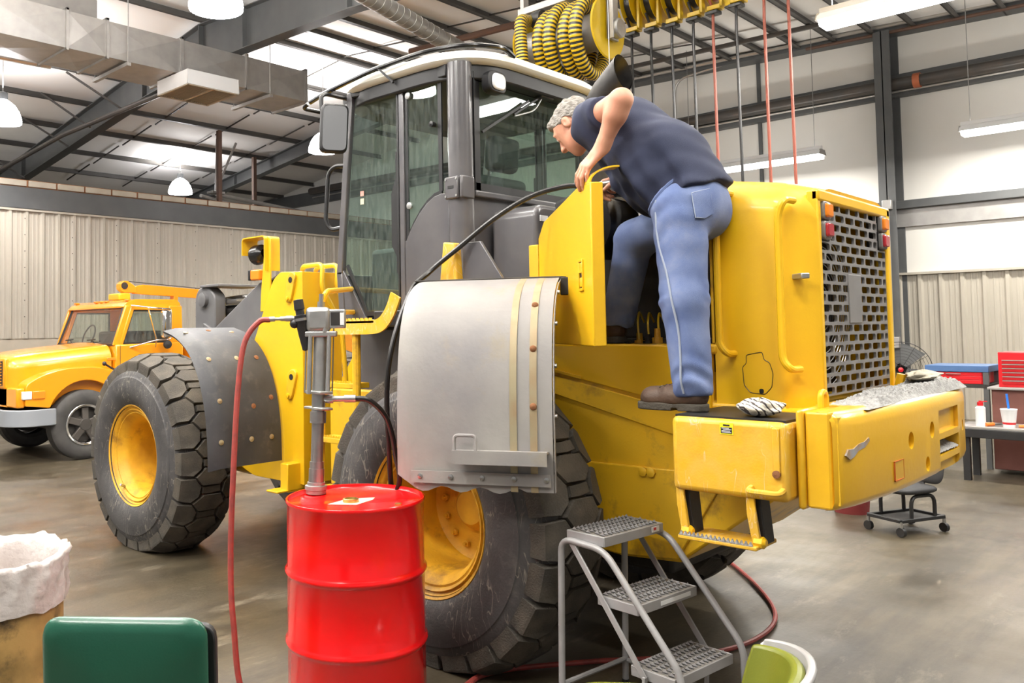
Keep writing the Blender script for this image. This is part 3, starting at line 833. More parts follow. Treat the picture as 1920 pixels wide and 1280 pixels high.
def wheel(side, yc, zc, full=True, xf=2.895):
    """side -1: left (camera side), +1: right"""
    xo = xf if side < 0 else mx(xf)          # outer face
    xm = xo + side * -TW / 2                        # mid plane

    def P(a, r, th):                                # a: outward from mid plane
        p = (xm + side * a, yc + r * math.cos(th), zc + r * math.sin(th))
        return (p[0], p[1], max(p[2], 0.004))
    half_ = [(0.205, 0.35), (0.235, 0.38), (0.256, 0.43), (0.265, 0.48), (0.262, 0.53), (0.252, 0.575), (0.246, 0.578), (0.243, 0.590), (0.232, 0.612), (0.212, 0.645), (0.185, 0.673), (0.155, 0.694), (0.12, 0.704)]
    prof = half_ + [(0.0, 0.710)] + [(-a_, r_) for a_, r_ in half_[::-1]]

    def base_r(a_):
        return float(np.interp(abs(a_), [0.0, 0.12, 0.155, 0.185, 0.212, 0.232], [0.710, 0.704, 0.694, 0.673, 0.645, 0.612]))
    n = 96
    t = MB()
    t.grid([[P(a, r, 2 * PI * k / n) for k in range(n)] for a, r in prof], closed=True)
    tyre = t.build('wheel', M['rubber'], LD, angle=50)
    # tread blocks
    NB = 24
    tb = MB()

    def block(poly, rlo, rhi, th0, shrink=0.93):
        m_ = len(poly)
        ca = sum(p[0] for p in poly) / m_; ct = sum(p[1] for p in poly) / m_
        lo_ = []; hi_ = []
        for (a, s_) in poly:
            dr = 0.0
            lo_.append(P(a, base_r(a) - 0.006, th0 + s_ / TR_))
            a2, s2 = ca + (a - ca) * shrink, ct + (s_ - ct) * shrink
            rh = rhi - max(0.0, abs(a2) - 0.10) ** 1.5 * 1.15
            hi_.append(P(a2, rh, th0 + s2 / TR_))
        md = []
        for (a, s_) in poly:
            a2, s2 = ca + (a - ca) * (shrink + 0.04), ct + (s_ - ct) * (shrink + 0.04)
            md.append(P(a2, rhi - 0.010 - max(0.0, abs(a2) - 0.10) ** 1.5 * 1.15, th0 + s2 / TR_))
        vs = lo_ + md + hi_
        fs = [tuple(range(2 * m_, 3 * m_))]
        for r_ in range(2):
            for k in range(m_):
                k2 = (k + 1) % m_
                fs.append((r_ * m_ + k, r_ * m_ + k2, (r_ + 1) * m_ + k2, (r_ + 1) * m_ + k))
        tb.add(vs, fs)
    w = 2 * PI * TR_ / NB
    for k in range(NB):
        th = 2 * PI * k / NB
        block([(0.228, -0.43 * w), (0.228, 0.43 * w), (0.15, 0.47 * w), (0.095, 0.22 * w), (0.085, -0.16 * w), (0.13, -0.47 * w)], 0.665, 0.745, th)
        block([(0.135, 0.0), (0.083, 0.31 * w), (-0.06, 0.34 * w), (-0.12, 0.05 * w), (-0.083, -0.31 * w), (0.06, -0.34 * w)], 0.70, 0.748, th + 0.5 * w / TR_)
        block([(0.07, -0.13 * w), (0.075, 0.12 * w), (0.0, 0.14 * w), (-0.075, 0.10 * w), (-0.07, -0.15 * w), (0.0, -0.13 * w)], 0.70, 0.742, th)
        block([(-0.228, -0.43 * w), (-0.228, 0.43 * w), (-0.14, 0.47 * w), (-0.085, 0.16 * w), (-0.095, -0.22 * w), (-0.16, -0.47 * w)], 0.665, 0.745, th)
    tb.build('tread', M['tread'], tyre, smooth=False)
    # rim
    a0 = 0.205
    rp0 = [(a0 + 0.018, 0.352), (a0 + 0.026, 0.362), (a0 + 0.018, 0.368), (a0 + 0.008, 0.360), (a0 + 0.010, 0.348), (a0 + 0.0, 0.342), (a0 - 0.004, 0.334), (a0 + 0.006, 0.328), (a0 - 0.002, 0.318),
          (a0 - 0.014, 0.314), (a0 - 0.012, 0.304), (a0 - 0.03, 0.296), (a0 - 0.06, 0.272), (a0 - 0.10, 0.262), (a0 - 0.20, 0.255), (a0 - 0.235, 0.235), (a0 - 0.245, 0.20), (a0 - 0.24, 0.14), (a0 - 0.22, 0.11), (a0 - 0.14, 0.10), (a0 - 0.13, 0.085), (a0 - 0.13, 0.001)]
    rp = rp0[:13] + [(a0 - 0.10, 0.264), (a0 - 0.34, 0.258), (a0 - 0.36, 0.235), (a0 - 0.365, 0.20), (a0 - 0.36, 0.12), (a0 - 0.32, 0.10), (a0 - 0.30, 0.08), (a0 - 0.30, 0.001)]
    rm = MB()
    rm.grid([[P(a, r * 1.02, 2 * PI * k / 64) for k in range(64)] for a, r in rp], closed=True)
    rim = rm.build('rim', M['yellow_rust'], tyre, angle=40)
    if full:
        for k in range(14):
            th = 2 * PI * k / 14 + 0.1
            c = Vector(P(a0 - 0.36, 0.205, th))
            MB().lathe([(0, 0.018), (0.016, 0.018), (0.018, 0.012), (0.03, 0.010), (0.03, 0.001)], c, (side, 0, 0), 6).build('wheel_nut', M['yellow_rust'], tyre)
        vs = MB().tube([P(a0 - 0.01, 0.31, -0.95), P(a0 + 0.03, 0.285, -0.95)], 0.010, 6)
        vs.build('valve_stem', M['steel'], tyre)
    return tyre


YR, YF, ZW = 2.83, 5.90, 0.685
wheel(-1, YR, ZW); wheel(-1, YF, ZW, xf=2.985)
wheel(1, YR, ZW, False); wheel(1, YF, ZW, False, xf=2.985)
ax = MB()
for y in (YR, YF):
    ax.lathe([(-0.75, 0.13), (-0.5, 0.17), (-0.2, 0.20), (0.0, 0.27), (0.2, 0.20), (0.5, 0.17), (0.75, 0.13)], (LX, y, ZW), (1, 0, 0), 20, True)
ax.build('axle', M['yellow_worn'], LD)

# ---- rear chassis
XCH = 3.49
ch = MB()
side_poly = [(1.83, 0.55), (2.12, 0.53), (2.45, 0.56), (3.05, 0.56), (3.35, 0.75), (3.35, 1.42), (2.62, 1.50), (1.66, 1.50), (1.66, 1.25), (1.36, 1.25), (1.30, 0.96)]
ch.prism(side_poly, 'x', XCH, mx(XCH))
chassis = ch.build('chassis', M['yellow_worn'], LD, bevel=0.012)
# sheet seams on the flank: slightly proud plates
MB().prism([(2.6, 1.375), (1.62, 1.175), (1.62, 1.05), (2.6, 1.29)], 'x', XCH - 0.012, XCH + 0.01).build('side_plate', M['yellow_worn'], LD, bevel=0.004)
MB().prism([(2.6, 1.495), (1.66, 1.495), (1.66, 1.20), (2.6, 1.39)], 'x', XCH - 0.012, XCH + 0.01).build('side_plate', M['yellow'], LD, bevel=0.006)
MB().prism([(2.30, 0.945), (1.60, 0.955), (1.835, 0.565), (2.12, 0.54), (2.30, 0.55)], 'x', XCH - 0.014, XCH + 0.01).build('side_plate', M['yellow_worn'], LD, bevel=0.006)
MB().bar((XCH - 0.015, 2.58, 1.395), (XCH - 0.015, 2.30, 1.34), 0.016, 0.012).build('hinge', M['yellow_worn'], LD)
MB().bar((XCH - 0.015, 1.94, 1.265), (XCH - 0.015, 1.80, 1.235), 0.016, 0.012).build('hinge', M['yellow_worn'], LD)
for y in (1.985, 1.945):
    MB().lathe([(0, 0.022), (0.012, 0.022), (0.016, 0.014), (0.016, 0.001)], (XCH - 0.014, y, 0.93), (-1, 0, 0), 8).build('bolt', M['yellow_worn'], LD)
# belly guard and hitch in the shadow under the rear
MB().box(3.65, mx(3.65), 1.95, 3.0, 0.44, 0.54).build('belly_guard', M['dark'], LD, bevel=0.02)
# centre joint between the halves
MB().box(3.85, 4.28, 3.3, 4.5, 0.55, 1.2).build('articulation_joint', M['dark'], LD, bevel=0.03)
MB().box(3.62, mx(3.62), 3.1, 4.1, 1.18, 1.62).build('cab_base', M['grey_paint'], LD, bevel=0.03)

# ---- counterweight
CZ0, CZ1 = 0.935, 1.275
xl = 3.12


def cw_outline(inset=0.0, seam=0.0):
    L = [(xl + inset, 1.035 - seam), (xl + 0.035, 0.985), (xl + 0.13, 0.935), (xl + 0.28, 0.905), (LX - 0.4, 0.885), (LX, 0.88)]
    return L


XRT = 4.86
Lp = [(xl, 1.060), (xl + 0.02, 1.040), (xl + 0.12, 1.018), (3.55, 0.992), (3.8, 0.986), (LX, 0.985), (4.2, 0.986), (XRT - 0.35, 0.992), (XRT - 0.12, 1.018), (XRT - 0.02, 1.038), (XRT, 1.065), (XRT, 1.20), (xl + 0.25, 1.20), (xl + 0.25, 1.062)]
base_ = rnd(Lp, [0, 0.04, 0.06, 0.1, 0.1, 0.1, 0.1, 0.1, 0.06, 0.04, 0.04, 0.02, 0, 0], 4, True)
rows_ = []
for ins, z in ((0.035, CZ0), (0.018, CZ0 + 0.005), (0.006, CZ0 + 0.016), (0.0, CZ0 + 0.034), (0.0, CZ1 - 0.055), (0.004, CZ1 - 0.035), (0.014, CZ1 - 0.017), (0.030, CZ1 - 0.005), (0.052, CZ1)):
    rr_ = []
    for x, y in base_:
        # shrink towards the back edge and the middle, only where the outline is rounded
        rr_.append((x + (ins if False else 0.0), min(y + ins * max(0.0, min(1.0, (1.20 - y) / 0.12)), 1.20), z))
    rows_.append(rr_)
cwm = MB(); cwm.grid(rows_, closed=True)
nb_ = len(base_)
cwm.add(rows_[0], [tuple(range(nb_ - 1, -1, -1))]); cwm.add(rows_[-1], [tuple(range(nb_))])
cwo = cwm.build('counterweight', M['cast_yellow'], LD, angle=50)
cutm = MB()
for x, z, r in ((3.76, 1.12, 0.034), (4.05, 1.135, 0.034), (3.97, 1.005, 0.030), (4.66, 1.10, 0.026)):
    cutm.lathe([(-0.06, r), (0.07, r)], (x, 1.0, z), (0, 1, 0), 18, True)
cutm.box(4.16, 4.52, 0.90, 1.09, 1.015, 1.082)
cutm.box(4.16, 4.52, 0.90, 1.012, 1.108, 1.205)
cutm.box(4.16, 4.52, 0.90, 1.012, 0.93, 0.99)
cut(cwo, cutm)
MB().prism(rnd([(xl - 0.002, 1.064), (xl - 0.002, 1.150), (xl + 0.24, 1.150), (xl + 0.24, 1.064)], 0.01, 2, True), 'z', CZ0 + 0.003, CZ1 - 0.002).build('end_cap', M['cast_yellow'], LD, bevel=0.008, seg=2, smooth=False)
MB().prism([(xl - 0.012, 1.152), (xl - 0.012, 1.178), (xl + 0.3, 1.178), (xl + 0.3, 1.152)], 'z', CZ0 - 0.005, CZ1 + 0.004).build('end_flange', M['cast_yellow'], LD, bevel=0.012, seg=3)
MB().box(xl + 0.012, xl + 0.3, 1.045, 1.16, CZ0 + 0.02, CZ1 - 0.02).build('seam_filler', M['yellow_worn'], LD)
MB().prism([(xl + 0.25, 1.2), (XRT - 0.02, 1.2), (XRT - 0.02, 1.35), (xl + 0.25, 1.35)], 'z', 1.0, CZ1 - 0.03).build('counterweight_web', M['yellow'], LD)
MB().tube(rnd([(xl + 0.16, 1.15, CZ1 - 0.02), (xl + 0.16, 1.15, CZ1 + 0.055), (xl + 0.215, 1.15, CZ1 + 0.055), (xl + 0.215, 1.15, CZ1 - 0.02)], 0.028, 5), 0.011, 8).build('lifting_eye', M['yellow'], LD)
# paint chips and the outlined patch on the casting: thin raised skins following the face
cr = mat('red_outline_paint', (0.50, 0.10, 0.01), 0.5)
for (a, b_, c, d) in ((3.55, 3.66, 0.988, 0.991), (3.55, 3.5525, 0.988, 1.062), (3.6575, 3.66, 0.988, 1.062), (3.55, 3.66, 1.060, 1.062)):
    MB().box(a, b_, 0.9885, 1.0, c, d).build('patch_outline', cr, LD)
chip = mat('bare_chipped_metal', (0.36, 0.37, 0.40), 0.5, metal=0.3, col2=(0.40, 0.24, 0.08), scale=30, amt=0.9)
cp_ = [(0.0, 0.0), (0.03, -0.02), (0.06, -0.012), (0.10, 0.012), (0.15, 0.02), (0.19, 0.045), (0.185, 0.06), (0.15, 0.045), (0.10, 0.04), (0.06, 0.022), (0.02, 0.025)]
pa_, pb_ = Vector((xl + 0.035, 1.0335, 1.125)), Vector((xl + 0.25, 1.008, 1.125))
ex_ = (pb_ - pa_).normalized()
m_ = MB(); m_.oprism([(a * 0.95, b * 0.8) for a, b in cp_], pa_ + Vector((0, 0.001, 0)), ex_, (0, 0, 1), 0.0065)
m_.build('paint_chip', chip, LD)

# ---- battery box with hanging step
BX0, BX1, BY0, BY1, BZ0, BZ1 = 3.05, 3.52, 1.185, 1.62, 0.955, 1.235
bb = MB().box(BX0, BX1, BY0, BY1, BZ0, BZ1).build('battery_box', M['yellow_scuffed'], LD, bevel=0.022, seg=3)
MB().box(BX0 + 0.02, BX1, BY0 + 0.01, BY1 - 0.01, BZ1 - 0.004, BZ1 + 0.006).build('step_mat', M['black'], bb)
MB().tube(rnd([(BX0 + 0.01, 1.315, 1.0), (BX0 - 0.035, 1.315, 0.99), (BX0 - 0.035, 1.205, 0.99), (BX0 + 0.01, 1.205, 1.0)], 0.02, 4), 0.011, 8).build('handle', M['yellow_scuffed'], bb)
MB().box(BX0 - 0.006, BX0, 1.21, 1.235, 1.04, 1.215).build('latch_bar', M['yellow_scuffed'], bb, bevel=0.003)
MB().lathe([(0, 0.014), (0.01, 0.014), (0.012, 0.001)], (BX0 - 0.002, 1.222, 1.055), (-1, 0, 0), 10).build('latch_bolt', M['rust'], bb)
# warning sticker: yellow header over a dark block with pale text lines
st = MB().box(BX0 - 0.0015, BX0, 1.375, 1.425, 1.18, 1.222).build('warning_sticker', mat('sticker_yellow', (0.80, 0.72, 0.02), 0.5), bb)
MB().box(BX0 - 0.0022, BX0 - 0.001, 1.379, 1.421, 1.184, 1.206).build('text_block', M['black'], st)
for k, (w0, w1) in enumerate(((0.382, 0.418), (0.386, 0.418), (0.381, 0.412), (0.390, 0.418))):
    MB().box(BX0 - 0.0028, BX0 - 0.002, 1 + w0, 1 + w1, 1.1875 + k * 0.0048, 1.1895 + k * 0.0048).build('text_line', M['white_plastic'], st)
MB().box(BX0 - 0.0024, BX0 - 0.001, 1.388, 1.412, 1.2105, 1.2165).build('header_word', M['black'], st)
for y in (1.585, 1.315):
    MB().prism([(y, 0.98), (y + 0.03, 0.98), (y + 0.028, 0.90), (y + 0.012, 0.80), (y - 0.012, 0.785), (y - 0.02, 0.80), (y - 0.006, 0.90)], 'x', BX0 + 0.015, BX0 + 0.027).build('step_hanger', M['yellow_scuffed'], LD, bevel=0.003)
    MB().prism([(y - 0.012, 0.96), (y + 0.01, 0.96), (y - 0.012, 0.80), (y - 0.028, 0.79)], 'x', BX0 + 0.04, BX0 + 0.12).build('rubber_strap', M['black'], LD, bevel=0.003)
stp = MB().box(BX0 - 0.01, BX0 + 0.17, 1.30, 1.60, 0.775, 0.79).build('hanging_step', M['yellow_scuffed'], LD, bevel=0.004)
tm = MB()
for k in range(17):
    y = 1.315 + k * 0.0165
    tm.prism([(y, 0.79), (y + 0.008, 0.806), (y + 0.016, 0.79)], 'x', BX0 - 0.01, BX0 + 0.0)
tm.build('serration', M['dirt'], stp)
for y in (1.575, 1.30):
    MB().lathe([(-0.02, 0.022), (0.01, 0.022), (0.02, 0.012), (0.02, 0.001)], (BX0 + 0.03, y, 0.80), (0, -1, 0), 8, True).build('step_bolt', M['yellow'], LD)

# ---- engine hood
HX = 3.50


def hood_sec(y, x0, zt, zs, r=0.10, zb=1.24, xr=None):
    xr = mx(x0) if xr is None else xr
    pts = rnd([(x0, zb), (x0, zs), (x0 + 0.11, zt), (xr - 0.11, zt), (xr, zs), (xr, zb)], [0, 0.06, 0.06, 0.06, 0.06, 0], 4)
    return [(p[0], y, p[1]) for p in pts]


rows = [hood_sec(1.645, HX, 2.215, 2.135), hood_sec(1.40, HX, 2.175, 2.095), hood_sec(1.37, HX + 0.004, 2.168, 2.088), hood_sec(1.335, HX + 0.028, 2.16, 2.08), hood_sec(1.27, HX + 0.088, 2.145, 2.07), hood_sec(1.25, HX + 0.10, 2.14, 2.065)]
hood = MB().sheet(rows, -0.02).build('engine_hood', M['yellow'], LD, angle=40)
# top deck and far flank of the engine bay
tp = MB()
tp.sheet([[(3.68, 1.62, 2.215), (mx(3.62), 1.62, 2.215), (mx(3.5), 1.62, 2.13), (mx(3.5), 1.62, 1.24)], [(3.72, 2.40, 2.255), (mx(3.62), 2.40, 2.255), (mx(3.5), 2.40, 2.18), (mx(3.5), 2.40, 1.24)]], 0.02)
tp.build('hood_top', M['yellow'], LD, angle=30)
MB().box(HX - 0.006, HX + 0.10, 1.635, 2.56, 1.455, 1.50).build('sill', M['yellow'], LD, bevel=0.012)
MB().box(HX, HX + 0.08, 1.632, 1.66, 1.50, 2.13).build('door_jamb', M['yellow_worn'], LD, bevel=0.006)
MB().box(HX + 0.01, HX + 0.07, 2.56, 2.62, 1.50, 2.0).build('door_jamb', M['yellow_worn'], LD, bevel=0.006)
# hand rails
for y, z0, z1 in ((1.60, 1.46, 2.135), (1.345, 1.40, 2.075)):
    MB().tube(rnd([(HX + 0.02, y - 0.035, z1), (HX - 0.055, y - 0.025, z1), (HX - 0.055, y, z1 - 0.06), (HX - 0.055, y, z0 + 0.04), (HX - 0.055, y - 0.03, z0), (HX + 0.02, y - 0.04, z0)], 0.03, 4), 0.0145, 10).build('hand_rail', M['yellow'], LD)
# latch at the rear corner
MB().obox((HX + 0.03, 1.30, 1.77), (0.035, 0.09, 0.022), Matrix.Rotation(R(-40), 3, 'Z')).build('corner_latch', M['alu'], LD, bevel=0.004)
# fuel flap outline, cut as a fine dark groove
fo = rnd([(1.513, 1.455), (1.447, 1.468), (1.44, 1.435), (1.418, 1.425), (1.405, 1.38), (1.412, 1.325), (1.44, 1.295), (1.50, 1.30), (1.525, 1.33), (1.53, 1.405), (1.513, 1.42)], 0.008, 2, True)
MB().tube([(HX - 0.0005, y, z) for y, z in fo], 0.0016, 4, closed=True).build('fuel_flap', M['black'], LD)
MB().prism(rnd([(1.445, 1.298), (1.463, 1.298), (1.463, 1.318), (1.445, 1.318)], 0.008, 3, True), 'x', HX - 0.002, HX + 0.001).build('flap_keyhole', M['black'], LD)
# rear frame around the grille
fx0, fx1, fz0, fz1 = 3.625, mx(3.645), 1.285, 2.085
MB().box(3.60, mx(3.60), 1.24, 1.275, 2.075, 2.125).build('rear_frame', M['yellow'], LD, bevel=0.01)
MB().box(mx(3.65), mx(3.60), 1.24, 1.30, 1.24, 2.12).build('rear_frame', M['yellow'], LD, bevel=0.01)
MB().box(3.60, 3.635, 1.245, 1.29, 1.24, 2.12).build('rear_frame', M['yellow'], LD, bevel=0.006)
# grille plate: brick-laid rounded slots in a sheet
gr = MB()
cols, rws = 7.0, 19
cwid = (fx1 - fx0) / cols; chgt = (fz1 - fz0) / rws
lights_cut = []


def slot(x0, x1, z0, z1, solid=False):
    N_ = 16
    outer = []; inner = []
    cx, cz = (x0 + x1) / 2, (z0 + z1) / 2
    w2, h2 = (x1 - x0) / 2, (z1 - z0) / 2
    if solid or w2 < 0.02:
        gr.add([(x0, 1.252, z0), (x1, 1.252, z0), (x1, 1.252, z1), (x0, 1.252, z1)], [(0, 1, 2, 3)])
        return
    a, b_ = w2 - 0.0085, h2 - 0.0065
    rr = min(0.012, a, b_)
    def per(wx, hz, t):
        # point on a rectangle at parameter t in [0,1) by angle
        an = 2 * PI * t
        c, s_ = math.cos(an), math.sin(an)
        k = 1 / max(abs(c) / wx, abs(s_) / hz)
        return c * k, s_ * k
    angs = []
    for sx, sz in ((1, 1), (-1, 1), (-1, -1), (1, -1)):
        pass
    ip = rnd([(a, -b_), (a, b_), (-a, b_), (-a, -b_)], rr, 3, True)
    for (px, pz) in ip:
        k = 1 / max(abs(px) / w2, abs(pz) / h2)
        outer.append((cx + px * k, 1.252, cz + pz * k)); inner.append((cx + px, 1.252, cz + pz))
    # pull the outer ring to the true corners
    def near(c):
        return min(range(len(outer)), key=lambda i: (outer[i][0] - c[0]) ** 2 + (outer[i][2] - c[1]) ** 2)
    for c in ((x0, z0), (x1, z0), (x1, z1), (x0, z1)):
        i = near(c); outer[i] = (c[0], 1.252, c[1])
    n_ = len(ip)
    back = [(p[0], 1.264, p[2]) for p in inner]
    gr.add(outer + inner + back, [(k, (k + 1) % n_, n_ + (k + 1) % n_, n_ + k) for k in range(n_)] + [(n_ + k, n_ + (k + 1) % n_, 2 * n_ + (k + 1) % n_, 2 * n_ + k) for k in range(n_)])


for r_ in range(rws):
    z0 = fz0 + r_ * chgt; z1 = z0 + chgt
    x = fx0
    edges = [fx0]
    off = 0.5 * cwid if r_ % 2 else 0.0
    xx = fx0 + (cwid - off if off else cwid)
    while xx < fx1 - 0.03:
        edges.append(xx); xx += cwid
    edges.append(fx1)
    top = r_ >= rws - 4
    for a_, b_ in zip(edges[:-1], edges[1:]):
        if top and (a_ < fx0 + 0.12 and b_ <= fx0 + 0.13): continue
        if top and (b_ > fx1 - 0.12 and a_ >= fx1 - 0.13): continue
        if top and a_ < fx0 + 0.115: a_ = fx0 + 0.115
        if top and b_ > fx1 - 0.115: b_ = fx1 - 0.115
        mid = (a_ + b_) / 2
        if 7 <= r_ <= 11 and abs(mid - (LX - 0.04)) < 0.085:
            slot(a_, b_, z0, z1, True)
        else:
            slot(a_, b_, z0, z1)
grille = gr.build('grille', M['grille'], LD, fix=False, smooth=False)
tag(grille, 'grey steel grille with brick-laid slots')
MB().box(LX - 0.12, LX + 0.04, 1.247, 1.255, fz0 + 7 * chgt, fz0 + 12 * chgt).build('blank_plate', M['grille'], grille, bevel=0.003)
# radiator darkness and fan ring behind
MB().box(3.62, mx(3.62), 1.50, 1.56, 1.25, 2.10).build('radiator', M['dark'], LD)
fn = MB()
for r_ in [0.06 + 0.025 * k for k in range(13)]:
    fn.tube([(LX - 0.12 + r_ * math.cos(2 * PI * k / 48), 1.36, 1.66 + r_ * math.sin(2 * PI * k / 48)) for k in range(48)], 0.0025, 4, closed=True)
fn.build('fan_guard', M['steel'], LD)
fb = MB()
for k in range(7):
    an = 2 * PI * k / 7
    d = Vector((math.cos(an), 0, math.sin(an))); e = Vector((-math.sin(an), 0, math.cos(an)))
    c = Vector((LX - 0.12, 1.42, 1.66))
    fb.add([c + d * 0.05 - e * 0.03, c + d * 0.05 + e * 0.03 + Vector((0, 0.03, 0)), c + d * 0.33 + e * 0.09 + Vector((0, 0.04, 0)), c + d * 0.33 - e * 0.05], [(0, 1, 2, 3)])
fb.build('fan_blades', M['black'], LD)
# tail lights: housing plus two lenses each side
for x0 in (fx0, fx1 - 0.115):
    hb = MB().prism(rnd([(x0 + 0.008, fz1 - 4 * chgt + 0.003), (x0 + 0.107, fz1 - 4 * chgt + 0.003), (x0 + 0.107, fz1 - 0.003), (x0 + 0.008, fz1 - 0.003)], 0.02, 3, True), 'y', 1.25, 1.30).build('light_housing', M['black'], LD)
    for zc, mm in ((fz1 - 1.05 * chgt, 'amber'), (fz1 - 2.95 * chgt, 'red_lens')):
        MB().prism(rnd([(x0 + 0.017, zc - 0.037), (x0 + 0.097, zc - 0.037), (x0 + 0.097, zc + 0.037), (x0 + 0.017, zc + 0.037)], 0.015, 3, True), 'y', 1.235, 1.262).build('light_frame', M['grille'], hb, bevel=0.004)
        MB().prism(rnd([(x0 + 0.025, zc - 0.028), (x0 + 0.089, zc - 0.028), (x0 + 0.089, zc + 0.028), (x0 + 0.025, zc + 0.028)], 0.012, 3, True), 'y', 1.222, 1.25).build('lens', M[mm], hb, bevel=0.006)
MB().tube([(mx(3.66), 1.22, 1.25), (mx(3.66), 1.20, 1.34)], 0.02, 8).build('hinge_pin', M['yellow'], LD)

# ---- engine bay contents
MB().box(3.72, mx(3.62), 1.62, 2.60, 1.10, 1.52).build('engine_block', M['dark'], LD, bevel=0.02)
MB().box(3.95, mx(3.62), 1.62, 2.60, 1.50, 2.10).build('engine_head', M['dark'], LD, bevel=0.03)
MB().box(3.52, 3.70, 1.66, 2.56, 1.38, 1.47).build('engine_tray', M['dark'], LD)
ac = MB().lathe([(0.0, 0.02), (0.0, 0.13), (0.02, 0.155), (0.30, 0.155), (0.33, 0.14), (0.33, 0.02)], (3.50, 2.30, 2.07), (1, 0, 0), 28).build('air_cleaner', M['black'], LD)
MB().lathe([(0.0, 0.10), (-0.012, 0.10), (-0.02, 0.085), (-0.02, 0.001)], (3.50, 2.30, 2.07), (1, 0, 0), 28).build('end_cover', M['black'], ac)
MB().obox((3.488, 2.235, 1.995), (0.004, 0.105, 0.07), Matrix.Rotation(R(12), 3, 'X')).build('paper_label', M['sticker'], ac)
MB().tube(rnd([(3.62, 2.5, 2.19), (3.60, 2.25, 2.25), (3.62, 1.95, 2.21), (3.68, 1.8, 2.1)], 0.1, 4), 0.035, 10).build('intake_hose', M['black'], LD)
for k in range(6):
    y = 1.80 + k * 0.052
    MB().tube(rnd([(3.60, y, 1.52), (3.60, y + 0.005, 1.60), (3.66, y + 0.03, 1.635 + 0.004 * k), (3.74, y + 0.05, 1.60)], 0.03, 4), 0.0052, 6).build('injector_line', M['yellow_reel'], LD)
random.seed(5)
for k in range(16):
    y = 1.70 + 0.052 * k
    h = 0.05 + 0.06 * random.random()
    MB().lathe([(0, 0.026), (h * 0.6, 0.024), (h * 0.6, 0.015), (h, 0.014), (h, 0.001)], (3.585 + 0.05 * random.random(), y, 1.465), (0, 0, 1), 8).build('pump_fitting', M['yellow_rust'] if k % 2 else M['dark'], LD)

# ---- open engine door: hinged at its front edge, swung out
ha, fe = Vector((3.50, 2.55, 0)), Vector((3.005, 1.925, 0))
dd = (fe - ha); DL = dd.length; dn = dd.normalized()
nn = Vector((0, 0, 1)).cross(dn)                       # one face normal
if nn.dot(Vector((-1, -0.2, 0))) < 0: nn = -nn          # outward (camera) face


def DP(s, z, o=0.0): p = ha + dn * s + nn * o; return (p.x, p.y, z)


ztop = 2.175
poly = [(0.0, 1.505), (DL, 1.50), (DL, ztop), (DL - 0.17, ztop + 0.005), (0.10, 2.10), (0.0, 2.03)]
dmb = MB()
vs = [DP(s, z, 0) for s, z in poly] + [DP(s, z, -0.022) for s, z in poly]
n = len(poly)
dmb.add(vs, [tuple(range(n)), tuple(range(2 * n - 1, n - 1, -1))] + [(k, (k + 1) % n, n + (k + 1) % n, n + k) for k in range(n)])
door = dmb.build('engine_door', M['yellow'], LD, bevel=0.006)
tag(door, 'yellow engine side door swung open')
# folded free edge and the curled top lip that follows the hood shoulder
MB().obox(Vector(DP(DL + 0.002, (1.5 + ztop) / 2, -0.025)), (0.02, 0.055, ztop - 1.5), Matrix((dn, nn, Vector((0, 0, 1)))).transposed()).build('edge_flange', M['yellow'], door, bevel=0.005)
lip = []
for s in (DL - 0.004, DL - 0.03, DL - 0.055, DL - 0.075):
    row = []
    hgt = 0.075
    for k in range(9):
        a = R(90) * k / 8
        row.append(DP(s, ztop + math.sin(a) * hgt - 0.002, -(1 - math.cos(a)) * 0.13))
    lip.append(row)
MB().sheet(lip, 0.007).build('curled_lip', M['yellow'], door)
# recessed latch on the door
lt = Vector(DP(DL - 0.13, 1.80, 0.0)); fr_ = Matrix((dn, nn, Vector((0, 0, 1)))).transposed()
for (ds, dz, w_, h_) in ((0, 0.062, 0.05, 0.012), (0, -0.062, 0.05, 0.012), (-0.024, 0, 0.008, 0.13), (0.024, 0, 0.008, 0.13)):
    MB().obox(lt + dn * ds + Vector((0, 0, dz)) + nn * 0.003, (w_, 0.010, h_), fr_).build('latch_bezel', M['yellow'], door, bevel=0.002)
MB().obox(lt + nn * 0.0006, (0.042, 0.002, 0.115), fr_).build('latch_recess', M['black'], door)
MB().obox(lt + Vector((0, 0, 0.03)) + nn * 0.004, (0.038, 0.008, 0.045), fr_).build('latch_paddle', M['yellow'], door, bevel=0.003)
MB().obox(lt + Vector((0, 0, -0.03)) + nn * 0.003, (0.030, 0.006, 0.04), fr_).build('latch_grip', M['yellow'], door, bevel=0.003)

# ---- exhaust stack
es = MB()
for rs in (1.0, 0.92):
    rows_ = []
    for (c, up, rr_) in (((4.0, 2.53, 2.22), Vector((0, 1, 0)), 0.085), ((4.0, 2.53, 2.66), Vector((0, 1, 0)), 0.085), ((4.0, 2.50, 2.76), Vector((0, 0.85, 0.5)), 0.086), ((4.0, 2.44, 2.835), Vector((0, 0.6, 0.8)), 0.09), ((4.0, 2.34, 2.93), Vector((0, 0.18, 1.12)), 0.088)):
        rows_.append([tuple(Vector(c) + (Vector((1, 0, 0)) * math.cos(2 * PI * k / 28) + up * math.sin(2 * PI * k / 28)) * rr_ * rs) for k in range(28)])
    es.grid(rows_, closed=True)
es.build('exhaust_stack', mat('sooty_exhaust_steel', (0.022, 0.021, 0.021), 0.5, metal=0.4, col2=(0.06, 0.055, 0.05), scale=16, amt=0.7), LD, fix=False)
